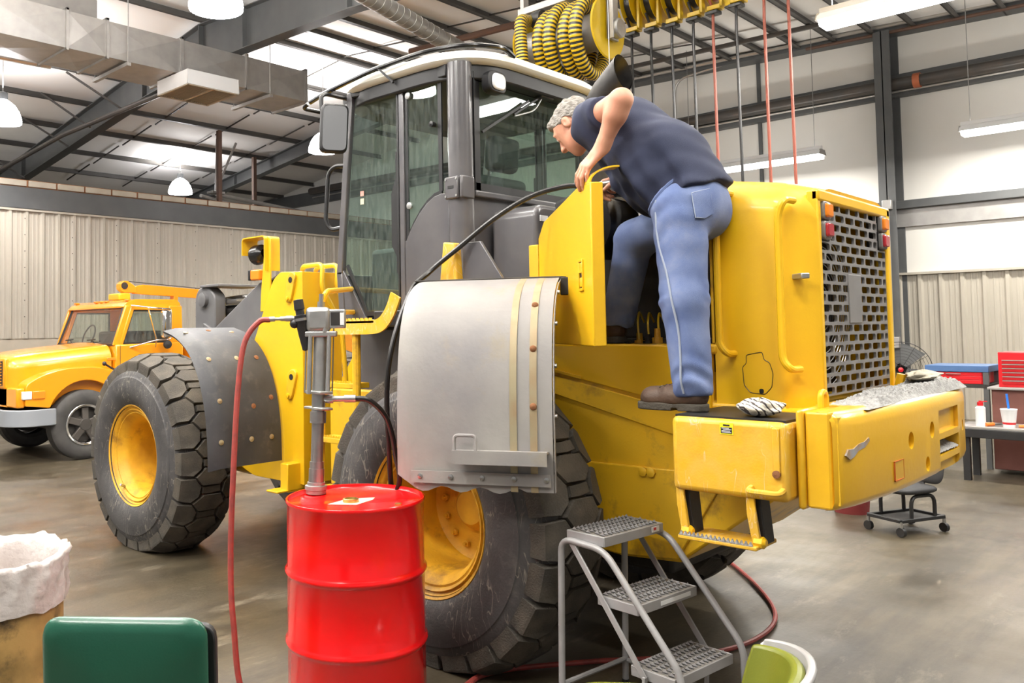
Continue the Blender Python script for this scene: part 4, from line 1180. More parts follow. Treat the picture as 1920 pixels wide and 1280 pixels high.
# ---- operator cab
CX0, CX1 = 3.40, mx(3.40)
CYR, CYF = 2.97, 3.93
cabo = MB().tube([(CX0 + 0.035, CYR + 0.03, 1.70), (CX0 + 0.035, CYR + 0.03, 3.01)], 0.068, 24).build('cab', M['grey_paint'], LD)
MB().tube([(CX1 - 0.035, CYR + 0.03, 1.70), (CX1 - 0.035, CYR + 0.03, 3.01)], 0.068, 24).build('corner_post', M['grey_paint'], cabo)


def cpart(name, mb, m='grey_paint', bevel=0.006, par=None): return mb.build(name, M[m] if isinstance(m, str) else m, par or cabo, bevel=bevel)


for x in (CX0, CX1):
    s_ = 1 if x == CX0 else -1
    cpart('front_pillar', MB().bar((x, 3.84, 3.02), (x, 3.955, 1.92), 0.035, 0.05, (0, 1, 0)).bar((x, 3.955, 1.94), (x, 3.93, 1.62), 0.035, 0.05, (0, 1, 0)), 'grey_paint')
    cpart('middle_pillar', MB().box(x - 0.015, x + 0.015, 3.385, 3.425, 1.62, 3.0), 'grey_paint')
    cpart('door_seal', MB().box(x - 0.018, x + 0.018, 3.425, 3.44, 1.64, 2.97), 'black', 0.003)
    cpart('roof_rail', MB().prism([(3.84, 3.03), (3.05, 3.02), (3.05, 2.945), (3.38, 2.955), (3.82, 2.985)], 'x', x - 0.02, x + 0.02), 'black')
    cpart('sill', MB().prism([(3.95, 1.60), (3.02, 1.60), (3.02, 1.645), (3.93, 1.645)], 'x', x - 0.03, x + 0.03), 'grey_paint')
    # side panes in one plane
    door_poly = [(3.80, 2.985), (3.442, 2.958), (3.442, 1.76), (3.49, 1.665), (3.72, 1.665), (3.905, 1.97), (3.905, 2.1)]
    cpart('window_pane', MB().prism(door_poly, 'x', x - 0.003, x + 0.003), 'glass', 0)
    quart = [(3.378, 2.952), (3.105, 2.945), (3.105, 2.335)] + [(3.105 + (3.378 - 3.105) * t, 2.335 - 0.235 * t ** 1.9) for t in (0.2, 0.4, 0.6, 0.8, 1.0)]
    cpart('window_pane', MB().prism(quart, 'x', x - 0.003, x + 0.003), 'glass', 0)
    # black ceramic borders
    low = [(3.105, 2.335)] + [(3.105 + (3.378 - 3.105) * t, 2.335 - 0.235 * t ** 1.9) for t in (0.2, 0.4, 0.6, 0.8, 1.0)]
    band = low + [(a, b - 0.022) for a, b in low[::-1]]
    cpart('window_border', MB().prism(band, 'x', x - 0.006, x + 0.006), 'black', 0)
    cpart('window_border', MB().prism([(3.126, 2.945), (3.100, 2.945), (3.100, 2.33), (3.126, 2.33)], 'x', x - 0.005, x + 0.005), 'black', 0)
    cpart('window_border', MB().prism([(3.378, 2.955), (3.36, 2.955), (3.36, 2.12), (3.378, 2.10)], 'x', x - 0.005, x + 0.005), 'black', 0)
    bd_ = [(3.905, 1.97), (3.72, 1.665), (3.49, 1.665), (3.442, 1.76)]
    cpart('window_border', MB().prism(bd_ + [(3.46, 1.768), (3.50, 1.69), (3.71, 1.69), (3.885, 1.98)], 'x', x - 0.006, x + 0.006), 'black', 0)
    cpart('window_border', MB().prism([(3.442, 2.6), (3.442, 1.9), (3.462, 1.9), (3.462, 2.0), (3.50, 2.06), (3.50, 2.36), (3.462, 2.45), (3.462, 2.6)], 'x', x - 0.0055, x + 0.0055), 'black', 0)
    cpart('lower_panel', MB().prism([(3.385, 2.08)] + [(a, b - 0.02) for a, b in low[::-1]] + [(3.05, 2.31), (3.05, 1.63), (3.385, 1.63)], 'x', x - 0.012, x + 0.012), 'grey_paint', 0.005)
    cpart('corner_panel', MB().prism([(3.93, 1.95), (3.72, 1.645), (3.94, 1.645)], 'x', x - 0.01, x + 0.01), 'grey_paint', 0.003)
# hinge plates on the quarter glass (camera side) and the post bracket
for z in (2.90, 2.275):
    cpart('glass_clip', MB().lathe([(0, 0.02), (0.012, 0.02), (0.014, 0.012), (0.014, 0.001)], (CX0 - 0.006, 3.345, z), (-1, 0, 0), 14), 'alu', 0)
cpart('latch_knob', MB().lathe([(0, 0.014), (0.03, 0.016), (0.035, 0.001)], (CX0 - 0.006, 3.15, 2.70), (-1, 0, 0), 12), 'black', 0)
pb_ = cpart('post_bracket', MB().box(CX0 - 0.045, CX0 - 0.025, 2.955, 3.05, 2.27, 2.39).box(CX0 - 0.045, CX0 + 0.06, 2.925, 2.945, 2.27, 2.39), 'grey_paint', 0.008)
cpart('bracket_slot', MB().box(CX0 - 0.047, CX0 - 0.044, 2.985, 3.025, 2.325, 2.34), 'black', 0.0, pb_)
for y in (2.965, 3.04):
    for z in (2.285, 2.375):
        cpart('bracket_screw', MB().lathe([(0, 0.006), (0.004, 0.006), (0.004, 0.001)], (CX0 - 0.045, y, z), (-1, 0, 0), 8), 'alu', 0, pb_)
# rear: glass, sill, lower wall
cpart('rear_pane', MB().box(CX0 + 0.09, CX1 - 0.09, CYR - 0.024, CYR - 0.018, 2.325, 2.96), 'glass', 0)
for (a, b, c, d) in ((CX0 + 0.085, CX0 + 0.13, 2.32, 2.97), (CX1 - 0.13, CX1 - 0.085, 2.32, 2.97), (CX0 + 0.09, CX1 - 0.09, 2.32, 2.365), (CX0 + 0.09, CX1 - 0.09, 2.92, 2.97)):
    cpart('window_border', MB().box(a, b, CYR - 0.028, CYR - 0.014, c, d), 'black', 0)
cpart('rear_sill', MB().box(CX0 + 0.07, CX1 - 0.07, CYR - 0.05, CYR + 0.01, 2.285, 2.32), 'grey_paint', 0.008)
cpart('rear_wall', MB().box(CX0 + 0.07, CX1 - 0.07, CYR - 0.02, CYR + 0.0, 1.6, 2.29), 'grey_paint', 0.006)
# front
cpart('windshield', MB().add([(CX0 + 0.02, 3.955, 1.92), (CX1 - 0.02, 3.955, 1.92), (CX1 - 0.02, 3.85, 3.0), (CX0 + 0.02, 3.85, 3.0)], [(0, 1, 2, 3)]), 'glass', 0)
cpart('front_wall', MB().box(CX0, CX1, 3.92, 3.955, 1.6, 1.92), 'grey_paint', 0.006)
cpart('cab_floor', MB().box(CX0, CX1, CYR, 3.95, 1.58, 1.62), 'black', 0)
# roof: rounded cream cap over a dark liner
def rr_plan(x0, x1, y0, y1, r, n=10):
    return rnd([(x0, y0), (x1, y0), (x1, y1), (x0, y1)], r, n, True)


rows = []
for ins, z in ((0.05, 3.005), (0.015, 3.012), (0.0, 3.030), (0.006, 3.058), (0.03, 3.080), (0.12, 3.102), (0.35, 3.116), (0.58, 3.12)):
    rows.append([(x, y, z - 0.02 * max(0, (3.35 - y)) * 0) for x, y in rr_plan(3.325 + ins, mx(3.325) - ins, 2.83 + ins, 4.02 - ins * 0.9, max(0.42 - ins * 0.6, 0.02))])
rf = MB(); rf.grid(rows, closed=True); n_ = len(rows[0])
rf.add(rows[-1], [tuple(range(n_))]); rf.add(rows[0], [tuple(range(n_ - 1, -1, -1))])
roof = rf.build('roof', M['white_roof'], cabo, angle=50)
ln = MB(); lp = rr_plan(3.36, mx(3.36), 2.865, 3.99, 0.40)
ln.prism(lp, 'z', 2.925, 3.01); ln.build('roof_liner', M['black'], cabo, bevel=0.01)
# black tube rail round the left edge of the roof
rl = [(3.27, 4.08, 2.99), (3.285, 3.95, 3.025), (3.30, 3.55, 3.075), (3.33, 3.15, 3.095), (3.43, 2.92, 3.10), (3.62, 2.835, 3.10), (3.72, 2.85, 3.075)]
rl = rnd(rl, 0.12, 5)
MB().tube(rl, 0.015, 10).build('roof_rail_tube', M['black_gloss'], cabo)
MB().tube(rnd([(3.27, 4.10, 2.985), (3.27, 4.15, 2.965), (3.45, 4.13, 2.96), (3.5, 3.95, 2.99)], 0.04, 4), 0.013, 8).build('roof_rail_tube', M['black_gloss'], cabo)
MB().bar((3.30, 3.50, 3.078), (3.345, 3.42, 2.985), 0.022, 0.012).build('rail_strut', M['black'], cabo)
MB().lathe([(0, 0.05), (0.06, 0.05), (0.075, 0.03), (0.075, 0.001)], (3.55, 4.02, 2.985), (0, 0, 1), 14).build('front_work_light', M['black'], cabo)
# work light on the rear liner
wlz = (3.60, 2.885, 2.915)
wlo = MB().prism(rnd([(wlz[0] - 0.075, wlz[2] - 0.06), (wlz[0] + 0.075, wlz[2] - 0.06), (wlz[0] + 0.075, wlz[2] + 0.06), (wlz[0] - 0.075, wlz[2] + 0.06)], 0.05, 5, True), 'y', 2.865, 2.925).build('rear_work_light', M['black'], cabo, bevel=0.008)
MB().prism(rnd([(wlz[0] - 0.055, wlz[2] - 0.045), (wlz[0] + 0.055, wlz[2] - 0.045), (wlz[0] + 0.055, wlz[2] + 0.045), (wlz[0] - 0.055, wlz[2] + 0.045)], 0.04, 5, True), 'y', 2.852, 2.87).build('lens', M['clear_lens'], wlo, bevel=0.008)
# rear wiper
wp = MB().bar((4.06, 2.915, 2.93), (3.80, 2.918, 2.78), 0.014, 0.01).build('rear_wiper', M['black'], cabo)
MB().bar((3.95, 2.925, 2.885), (3.54, 2.935, 2.645), 0.010, 0.014).build('wiper_blade', M['black'], wp)
MB().tube(rnd([(4.06, 2.91, 2.92), (3.98, 2.905, 2.83), (3.80, 2.91, 2.77)], 0.05, 4), 0.005, 6).build('washer_hose', M['alu'], wp)
MB().box(4.02, 4.14, 2.88, 2.935, 2.915, 2.955).build('wiper_motor', M['black'], wp, bevel=0.008)
# mirror on its arm
mr_ = MB().tube(rnd([(3.40, 3.87, 2.99), (3.24, 3.90, 3.0), (3.19, 3.88, 2.97), (3.19, 3.87, 2.88)], 0.035, 4), 0.012, 8).build('mirror_arm', M['black'], cabo)
Rm = Matrix.Rotation(R(14), 3, 'Z')
mp_ = rnd([(-0.09, -0.145), (0.075, -0.145), (0.09, 0.145), (-0.075, 0.145)], 0.04, 4, True)
msh = MB(); msh.oprism(mp_, (3.215, 3.80, 2.76), Rm @ Vector((0.75, -0.66, 0)), (0, 0, 1), 0.05)
msh.build('mirror_shell', M['black'], mr_, bevel=0.012)
mg = MB(); mg.oprism([(a * 0.86, b * 0.9) for a, b in mp_], Vector((3.215, 3.80, 2.76)) - (Rm @ Vector((0.75, -0.66, 0))).cross(Vector((0, 0, 1))).normalized() * -0.052, Rm @ Vector((0.75, -0.66, 0)), (0, 0, 1), 0.003)
mg.build('mirror_glass', M['chrome'], mr_)
mg2 = MB(); mg2.oprism([(a * 0.86, b * 0.9) for a, b in mp_], Vector((3.215, 3.80, 2.76)) - (Rm @ Vector((0.75, -0.66, 0))).cross(Vector((0, 0, 1))).normalized() * 0.004, Rm @ Vector((0.75, -0.66, 0)), (0, 0, 1), 0.003)
mg2.build('mirror_glass', M['chrome'], mr_)
# grab handle at the front pillar
MB().tube(rnd([(CX0, 3.90, 2.585), (CX0 - 0.03, 3.97, 2.59), (CX0 - 0.04, 4.02, 2.55), (CX0 - 0.04, 4.05, 2.25), (CX0 - 0.02, 4.02, 2.20), (CX0, 3.94, 2.21)], 0.035, 4), 0.014, 8).build('grab_handle', M['black'], cabo)
# stickers on the door glass
MB().box(CX0 - 0.006, CX0 - 0.0035, 3.735, 3.765, 2.38, 2.41).build('glass_sticker', mat('red_white_sticker', (0.65, 0.3, 0.25), 0.6), cabo)
MB().box(CX0 - 0.006, CX0 - 0.0035, 3.735, 3.765, 2.33, 2.365).build('glass_sticker', M['sticker'], cabo)
# interior: seat, column, wheel
st_ = MB().box(3.85, 4.30, 3.30, 3.72, 1.98, 2.10).build('seat_cushion', M['seat_black'], cabo, bevel=0.05, seg=4)
MB().prism([(3.28, 2.05), (3.40, 2.05), (3.30, 2.50), (3.20, 2.50)], 'x', 3.83, 4.32).build('seat_back', M['seat_black'], cabo, bevel=0.05, seg=4)
MB().prism([(3.19, 2.53), (3.28, 2.53), (3.26, 2.74), (3.17, 2.74)], 'x', 3.94, 4.21).build('head_rest', M['seat_black'], cabo, bevel=0.04, seg=4)
MB().cyl((4.07, 3.4, 1.62), (4.07, 3.45, 2.0), 0.09, 12).build('seat_post', M['black'], cabo)
MB().tube([(4.06, 3.86, 1.62), (4.06, 3.76, 2.08)], 0.04, 10).build('steering_column', M['black'], cabo)
swc = Vector((4.06, 3.74, 2.12)); swn = Vector((0, -0.55, 0.83)).normalized(); swx = Vector((1, 0, 0)); swy = swn.cross(swx)
MB().tube([swc + (swx * math.cos(2 * PI * k / 32) + swy * math.sin(2 * PI * k / 32)) * 0.18 for k in range(32)], 0.014, 8, closed=True).build('steering_wheel', M['black'], cabo)
MB().bar(swc - swx * 0.17, swc + swx * 0.17, 0.03, 0.012).build('steering_spoke', M['black'], cabo)
MB().box(3.45, 3.62, 3.2, 3.75, 1.62, 2.06).build('console', M['seat_black'], cabo, bevel=0.03)

# ---- grey tank box behind the cab and deck plates
MB().prism(rnd([(3.56, 1.66), (3.56, 2.22), (4.2, 2.22), (4.2, 1.66)], 0.07, 5, True), 'y', 2.60, 2.90).build('hydraulic_tank', M['grey_paint'], LD, bevel=0.025, seg=3)
MB().box(3.585, 3.65, 2.595, 2.60, 2.13, 2.16).build('tank_label', M['white_plastic'], LD)
MB().box(3.10, 3.56, 2.52, 2.62, 1.70, 1.80).build('deck_plate', M['yellow'], LD, bevel=0.008)
MB().prism([(2.74, 1.74), (2.76, 2.0), (2.835, 2.01), (2.87, 1.74)], 'x', 3.10, 3.15).build('deck_post', M['yellow_scuffed'], LD, bevel=0.008)
MB().prism([(2.46, 1.76), (2.63, 2.0), (2.74, 2.0), (2.74, 1.74)], 'x', 3.14, 3.16).build('gusset', M['grey_paint'], LD, bevel=0.003)
MB().box(3.06, 3.50, 2.55, 3.30, 1.60, 1.68).build('deck_plate', M['black'], LD, bevel=0.005)

# ---- boarding platform: side board that sweeps up to the fender
PX = 2.985
ctr = rnd([(3.775, 1.595), (3.28, 1.595), (3.17, 1.60), (3.10, 1.67), (3.06, 1.755)], [0, 0, 0.08, 0.06, 0], 6)
up_, dn_ = [], []
for i, (y, z) in enumerate(ctr):
    a = ctr[max(i - 1, 0)]; b = ctr[min(i + 1, len(ctr) - 1)]
    d = np.array([b[0] - a[0], b[1] - a[1]]); d /= np.linalg.norm(d); nn_ = np.array([d[1], -d[0]])
    up_.append((y + nn_[0] * 0.036, z + nn_[1] * 0.036)); dn_.append((y - nn_[0] * 0.036, z - nn_[1] * 0.036))
MB().prism(up_ + dn_[::-1], 'x', PX, PX + 0.012).build('side_board', M['yellow_scuffed'], LD)
pl = MB().box(PX, 3.42, 3.22, 3.775, 1.615, 1.632).build('platform', M['yellow_scuffed'], LD, bevel=0.003)
ts = MB()
for k in range(16):
    y = 3.25 + k * 0.033
    ts.prism([(y, 1.632), (y + 0.008, 1.645), (y + 0.016, 1.632)], 'x', PX, PX + 0.02)
ts.build('anti_slip_teeth', M['yellow_scuffed'], pl)
MB().box(PX, 3.42, 3.763, 3.775, 1.56, 1.63).build('end_board', M['yellow_scuffed'], LD, bevel=0.003)
# boarding ladder
for y in (3.685, 3.39):
    MB().tube(rnd([(PX + 0.03, y, 1.60), (PX + 0.03, y + 0.005, 1.02), (PX + 0.05, y + 0.05, 0.62), (PX + 0.05, y + 0.06, 0.45)], 0.12, 4), 0.023, 10).build('ladder_rail', M['yellow_worn'], LD)
    MB().prism([(y + 0.01, 1.02), (y + 0.045, 1.02), (y + 0.10, 0.66), (y + 0.10, 0.42), (y + 0.04, 0.42)], 'x', PX + 0.03, PX + 0.045).build('ladder_plate', M['yellow_worn'], LD, bevel=0.003)
for z, dy in ((1.30, 0.0), (1.00, 0.02), (0.72, 0.06), (0.48, 0.08)):
    rg = MB().box(PX + 0.01, PX + 0.13, 3.40 + dy, 3.68 + dy, z - 0.03, z + 0.0).build('rung', M['yellow_worn'], LD, bevel=0.004)
    ts = MB()
    for k in range(12):
        y = 3.41 + dy + k * 0.022
        ts.prism([(y, z), (y + 0.007, z + 0.012), (y + 0.014, z)], 'x', PX + 0.01, PX + 0.02)
    ts.build('rung_teeth', M['yellow_worn'], rg)
MB().tube([(3.1, 3.42, 0.82), (3.25, 3.72, 0.98)], 0.022, 8).build('ladder_brace', M['yellow_worn'], LD)
# frame wall seen behind the ladder
MB().box(3.46, 3.52, 3.30, 4.15, 0.62, 1.22).build('frame_wall', M['yellow_worn'], LD, bevel=0.01)
MB().prism([(3.32, 1.20), (3.32, 1.58), (2.95, 1.58), (2.95, 1.22), (3.1, 1.12)], 'x', 3.30, 3.46).build('cab_mount', M['yellow_worn'], LD, bevel=0.02)
MB().box(3.36, 3.60, 2.98, 3.40, 1.40, 1.58).build('cab_skirt', M['grey_paint'], LD, bevel=0.01)
MB().lathe([(0, 0.05), (0.03, 0.055), (0.05, 0.04), (0.09, 0.04), (0.09, 0.001)], (3.30, 3.22, 0.99), (-1, 0.3, 0), 8).build('drain_valve', M['yellow_worn'], LD)
# hand rails of the platform
MB().tube(rnd([(PX + 0.03, 3.70, 1.63), (PX + 0.03, 3.70, 1.70), (PX + 0.05, 3.66, 1.80), (3.40, 3.86, 1.83)], 0.035, 5), 0.0155, 10).build('hand_rail', M['yellow'], LD)
MB().tube(rnd([(3.12, 3.72, 1.63), (3.14, 3.70, 1.685), (3.40, 3.84, 1.69)], 0.04, 5), 0.0155, 10).build('hand_rail', M['yellow'], LD)

# ---- front frame: boom tower
TXL, TXR = 3.40, 3.73
twp = rnd([(4.34, 0.60), (4.34, 1.965), (4.57, 1.975), (4.655, 1.93), (4.90, 1.48), (5.20, 1.10), (5.2, 0.7), (4.9, 0.60)], [0, 0.004, 0.01, 0.06, 0.1, 0.08, 0.05, 0.05], 4, True)
tower = MB().prism(twp, 'x', TXL, TXR).build('boom_tower', M['yellow'], LD, bevel=0.008)
MB().prism(twp, 'x', mx(TXR), mx(TXL)).build('boom_tower', M['yellow'], LD, bevel=0.008)
MB().box(3.6, mx(3.6), 4.45, 5.9, 0.55, 1.05).build('front_frame', M['yellow_worn'], LD, bevel=0.02)
MB().box(3.30, 3.44, 4.38, 4.46, 0.56, 0.74).build('frame_foot', M['yellow'], LD, bevel=0.006)
MB().box(3.22, 3.44, 4.38, 4.50, 0.565, 0.578).build('frame_foot', M['yellow'], LD, bevel=0.004)
# pin keeper plates: teardrops with a bolt
for zc in (1.87, 1.24):
    tp_ = [(0.045 * math.cos(a), 0.045 * math.sin(a) + 0.05) for a in np.linspace(0, PI, 9)] + [(-0.03 + 0.0, -0.075), (-0.012, -0.1), (0.02, -0.1), (0.034, -0.075)]
    tp_ = [(4.455 - a * 1.0 - b * 0.25, zc + b) for a, b in tp_]
    kp = MB().prism(tp_, 'x', TXL - 0.018, TXL + 0.004).build('pin_keeper', M['yellow_worn'], tower, bevel=0.005)
    MB().lathe([(0, 0.02), (0.003, 0.02), (0.003, 0.001)], (TXL - 0.018, 4.443, zc + 0.055), (-1, 0, 0), 12).build('grease_hole', M['black'], kp) if False else None
    MB().lathe([(0, 0.015), (0.012, 0.015), (0.014, 0.001)], (TXL - 0.017, 4.475, zc - 0.075), (-1, 0, 0), 8).build('keeper_bolt', M['yellow'], tower)
    MB().lathe([(0, 0.020), (0.002, 0.020), (0.002, 0.001)], (TXL - 0.018, 4.443, zc + 0.045), (-1, 0, 0), 12).build('grease_port', M['black'], tower)
# hydraulic lines looping over the tower
for dx_, yy in ((0.14, 4.30), (0.26, 4.29)):
    MB().tube(rnd([(TXL + dx_ + 0.08, 4.62, 2.0), (TXL + dx_, 4.50, 2.015), (TXL + dx_, yy, 2.015), (TXL + dx_ - 0.02, yy - 0.01, 1.86), (TXL + dx_ + 0.12, yy - 0.04, 1.62), (TXL + dx_ + 0.14, yy - 0.06, 1.2)], 0.05, 5), 0.017, 10).build('hydraulic_line', M['yellow'], LD)
# grey lift arm with the tilt cylinder
MB().prism(rnd([(5.72, 1.56), (5.55, 1.54), (4.85, 1.40), (4.72, 1.60), (4.80, 1.92), (4.95, 1.93), (5.56, 1.60), (5.70, 1.66)], 0.02, 3, True), 'x', 3.50, 3.56).build('lift_arm', M['grey_arm'], LD, bevel=0.008)
MB().prism(rnd([(5.84, 1.40), (5.56, 1.40), (5.56, 1.86), (5.66, 1.93), (5.78, 1.93), (5.84, 1.86)], 0.04, 4, True), 'x', 3.52, 3.62).build('arm_bracket', M['grey_arm'], LD, bevel=0.01)
MB().box(3.50, 3.90, 5.48, 5.74, 1.925, 1.945).build('bracket_cap', M['grey_arm'], LD, bevel=0.004)
MB().lathe([(0, 0.055), (0.03, 0.055), (0.035, 0.035), (0.035, 0.001)], (3.52, 5.70, 1.83), (-1, 0, 0), 16).build('arm_pin', M['grey_arm'], LD)
MB().cyl((3.66, 5.62, 1.815), (3.66, 5.18, 1.83), 0.04, 16).build('cylinder_rod', M['chrome'], LD)
MB().lathe([(0, 0.07), (0.05, 0.085), (0.14, 0.085), (0.16, 0.065), (0.7, 0.065)], (3.66, 5.22, 1.83), (0, -1, 0), 20, True).build('tilt_cylinder', M['black_gloss'], LD)
MB().tube(rnd([(3.58, 5.1, 1.86), (3.52, 4.95, 1.88), (3.5, 4.7, 1.96)], 0.08, 4), 0.022, 8).build('cylinder_hose', M['black'], LD)
MB().cyl((3.7, 5.7, 1.74), (3.7, 5.0, 1.72), 0.055, 14).build('cross_tube', M['dark'], LD)
# head light in its bent guard
MB().prism([(4.79, 1.72), (4.89, 1.72), (4.88, 1.86), (4.83, 2.2), (4.80, 2.24), (4.765, 2.22), (4.775, 1.9)], 'x', 3.46, 3.475).build('light_post', M['yellow'], LD, bevel=0.004)
lg = MB()
pp = rnd([(4.80, 2.0), (4.80, 2.235), (5.06, 2.235), (5.06, 2.12)], 0.025, 4)
lg.sheet([[(3.43, y, z) for y, z in pp], [(3.56, y, z) for y, z in pp]], 0.008)
lg.build('light_guard', M['yellow'], LD)
hl = MB().lathe([(-0.05, 0.03), (-0.03, 0.065), (0.03, 0.072), (0.05, 0.07), (0.05, 0.001)], (3.50, 4.94, 2.125), (0, 1, -0.1), 18).build('head_light', M['black_gloss'], LD)
ts_ = MB().box(3.44, 3.50, 4.88, 4.985, 1.94, 2.015).build('turn_signal', M['amber'], LD, bevel=0.012, seg=3)
MB().box(3.44, 3.50, 4.985, 5.01, 1.94, 2.015).build('signal_base', M['black'], ts_, bevel=0.006)

# ---- front fender: black plastic sweep behind the front wheel
fp = [(5.10, 1.60), (4.93, 1.56), (4.78, 1.47), (4.67, 1.33), (4.60, 1.15), (4.565, 0.95), (4.56, 0.74)]
fp = rnd(fp, 0.12, 4)
rows = []
XF0, XF1 = 2.86, 3.38
for y, z in fp:
    row = []
    for t in np.linspace(0, 1, 9):
        x = XF0 + (XF1 - XF0) * t
        lip = 0.05 * max(0.0, 1 - t / 0.12) ** 2
        row.append((x, y + lip * 0.9, z - lip * 0.35))
    rows.append(row)
ffd = MB().sheet(rows, 0.014).build('front_fender', M['fender_plastic'], LD, angle=60)
for t, k in ((0.12, 0.1), (0.5, 0.06), (0.8, 0.1), (0.15, 0.42), (0.55, 0.42), (0.85, 0.42), (0.15, 0.72), (0.62, 0.74), (0.90, 0.72), (0.12, 0.95), (0.55, 0.95), (0.85, 0.93)):
    i = int(k * (len(fp) - 1)); y, z = fp[i]; y2, z2 = fp[min(i + 1, len(fp) - 1)]
    d = Vector((0, y2 - y, z2 - z)).normalized(); nrm = Vector((0, d.z, -d.y))
    if nrm.y > 0: nrm = -nrm
    c = Vector((XF0 + (XF1 - XF0) * t, y, z)) + nrm * 0.012
    MB().lathe([(0, 0.017), (0.005, 0.017), (0.007, 0.010), (0.009, 0.001)], c, nrm, 12).build('fender_bolt', M['strip'] if random.random() < 0.7 else M['rust'], ffd)

# ---- rear fender half, swung out beside the wheel
fa, fb_ = Vector((2.545, 2.612, 0)), Vector((2.862, 2.035, 0))
fdir = (fb_ - fa).normalized(); FW = (fb_ - fa).length
fin = Vector((-fdir.y, fdir.x, 0))
if fin.x < 0: fin = -fin                          # towards the machine
# profile: (inward, z)
prf = [(0.40, 1.80), (0.26, 1.765), (0.15, 1.70), (0.075, 1.60), (0.03, 1.46), (0.008, 1.30), (0.0, 1.12), (0.003, 0.915)]
prf = rnd(prf, 0.1, 4)


def FP(s, inn, z): p = fa + fdir * s + fin * inn; return (p.x, p.y, z)


rows = []
for q, (inn, z) in enumerate(prf):
    row = []
    for s in np.linspace(0, FW, 25):
        t = s / FW
        e = 0.022 * max(0, 1 - t / 0.06) ** 2
        ribs = 0.0
        for c_, w_ in ((0.775, 0.012), (0.865, 0.010), (0.935, 0.010)):
            ribs -= 0.008 * math.exp(-((t - c_) / w_) ** 2)
        zz = z
        if q >= len(prf) - 2: zz = z + 0.05 * max(0, 1 - t / 0.12) ** 1.5 + 0.012 * math.sin(t * 26) * (t < 0.8)
        row.append(FP(s, inn + e + ribs, zz))
    rows.append(row)
rfd = MB().sheet(rows, 0.006).build('rear_fender', M['fender_steel'], LD, angle=60)
tag(rfd, 'weathered grey steel rear fender swung open')
for t in (0.76, 0.885):
    rws_ = [[FP(FW * (t + dt), inn - 0.008, z) for dt in (-0.022, -0.02, 0.02, 0.022)] for inn, z in prf]
    MB().sheet(rws_, 0.005).build('fender_strip', M['strip'], rfd, angle=60)
for k in (0.30, 0.55, 0.80):
    inn, z = prf[int(k * (len(prf) - 1))]
    MB().lathe([(0, 0.015), (0.006, 0.013), (0.01, 0.006), (0.01, 0.001)], FP(FW * 0.885, inn - 0.012, z), -fin, 12).build('rivet', M['rust'], rfd)
MB().sheet([[FP(FW * t, -0.012 + 0.0 * t, z) for t in np.linspace(0.10, 0.985, 8)] for z in (0.99, 0.94)], 0.006).build('skirt_band', M['fender_steel'], rfd)
for t in (0.16, 0.36, 0.56, 0.76, 0.96):
    MB().lathe([(0, 0.011), (0.008, 0.011), (0.01, 0.001)], FP(FW * t, -0.014, 0.968), -fin, 10).build('bolt', M['steel'], rfd)
ledge = MB()
a_ = [FP(FW * 0.385, -0.002, 1.072), FP(FW * 0.975, -0.002, 1.072), FP(FW * 0.975, -0.075, 1.078), FP(FW * 0.385, -0.075, 1.078)]
ledge.add(a_ + [(p[0], p[1], p[2] + 0.008) for p in a_], [(0, 1, 2, 3), (7, 6, 5, 4), (0, 4, 5, 1), (1, 5, 6, 2), (2, 6, 7, 3), (3, 7, 4, 0)])
ledge.build('fender_step', M['fender_steel'], rfd)
MB().sheet([[FP(FW * t, -0.072, z) for t in np.linspace(0.39, 0.975, 4)] for z in (1.08, 1.03)], 0.004).build('step_lip', M['fender_steel'], rfd)
MB().tube(rnd([FP(FW * 0.40, -0.06, 1.075), FP(FW * 0.40, -0.055, 1.145), FP(FW * 0.535, -0.055, 1.145), FP(FW * 0.535, -0.06, 1.075)], 0.018, 4), 0.0075, 8).build('grab_loop', M['fender_steel'], rfd)
MB().sheet([[FP(s, 0.395, 1.805), FP(s, 0.46, 1.812)] for s in np.linspace(-0.02, FW + 0.06, 5)], 0.004).build('top_flange', M['dark'], rfd)
MB().sheet([[FP(FW + 0.004, inn - 0.004, z), FP(FW + 0.004, inn + 0.028, z)] for inn, z in prf], 0.004).build('edge_flange', M['fender_steel'], rfd)
for k in (0.2, 0.42, 0.62, 0.82):
    inn, z = prf[int(k * (len(prf) - 1))]
    MB().lathe([(0, 0.009), (0.012, 0.009), (0.014, 0.001)], FP(FW + 0.006, inn + 0.014, z), fdir, 8).build('edge_bolt', M['steel'], rfd)
MB().bar(FP(FW + 0.0, 0.42, 1.80), (3.36, 2.60, 1.78), 0.04, 0.02).build('hinge_arm', M['dark'], LD)
MB().obox(Vector(FP(FW + 0.03, 0.38, 1.765)), (0.05, 0.02, 0.08), Matrix((fdir, fin, Vector((0, 0, 1)))).transposed()).build('hinge_bracket', M['dark'], LD, bevel=0.004)
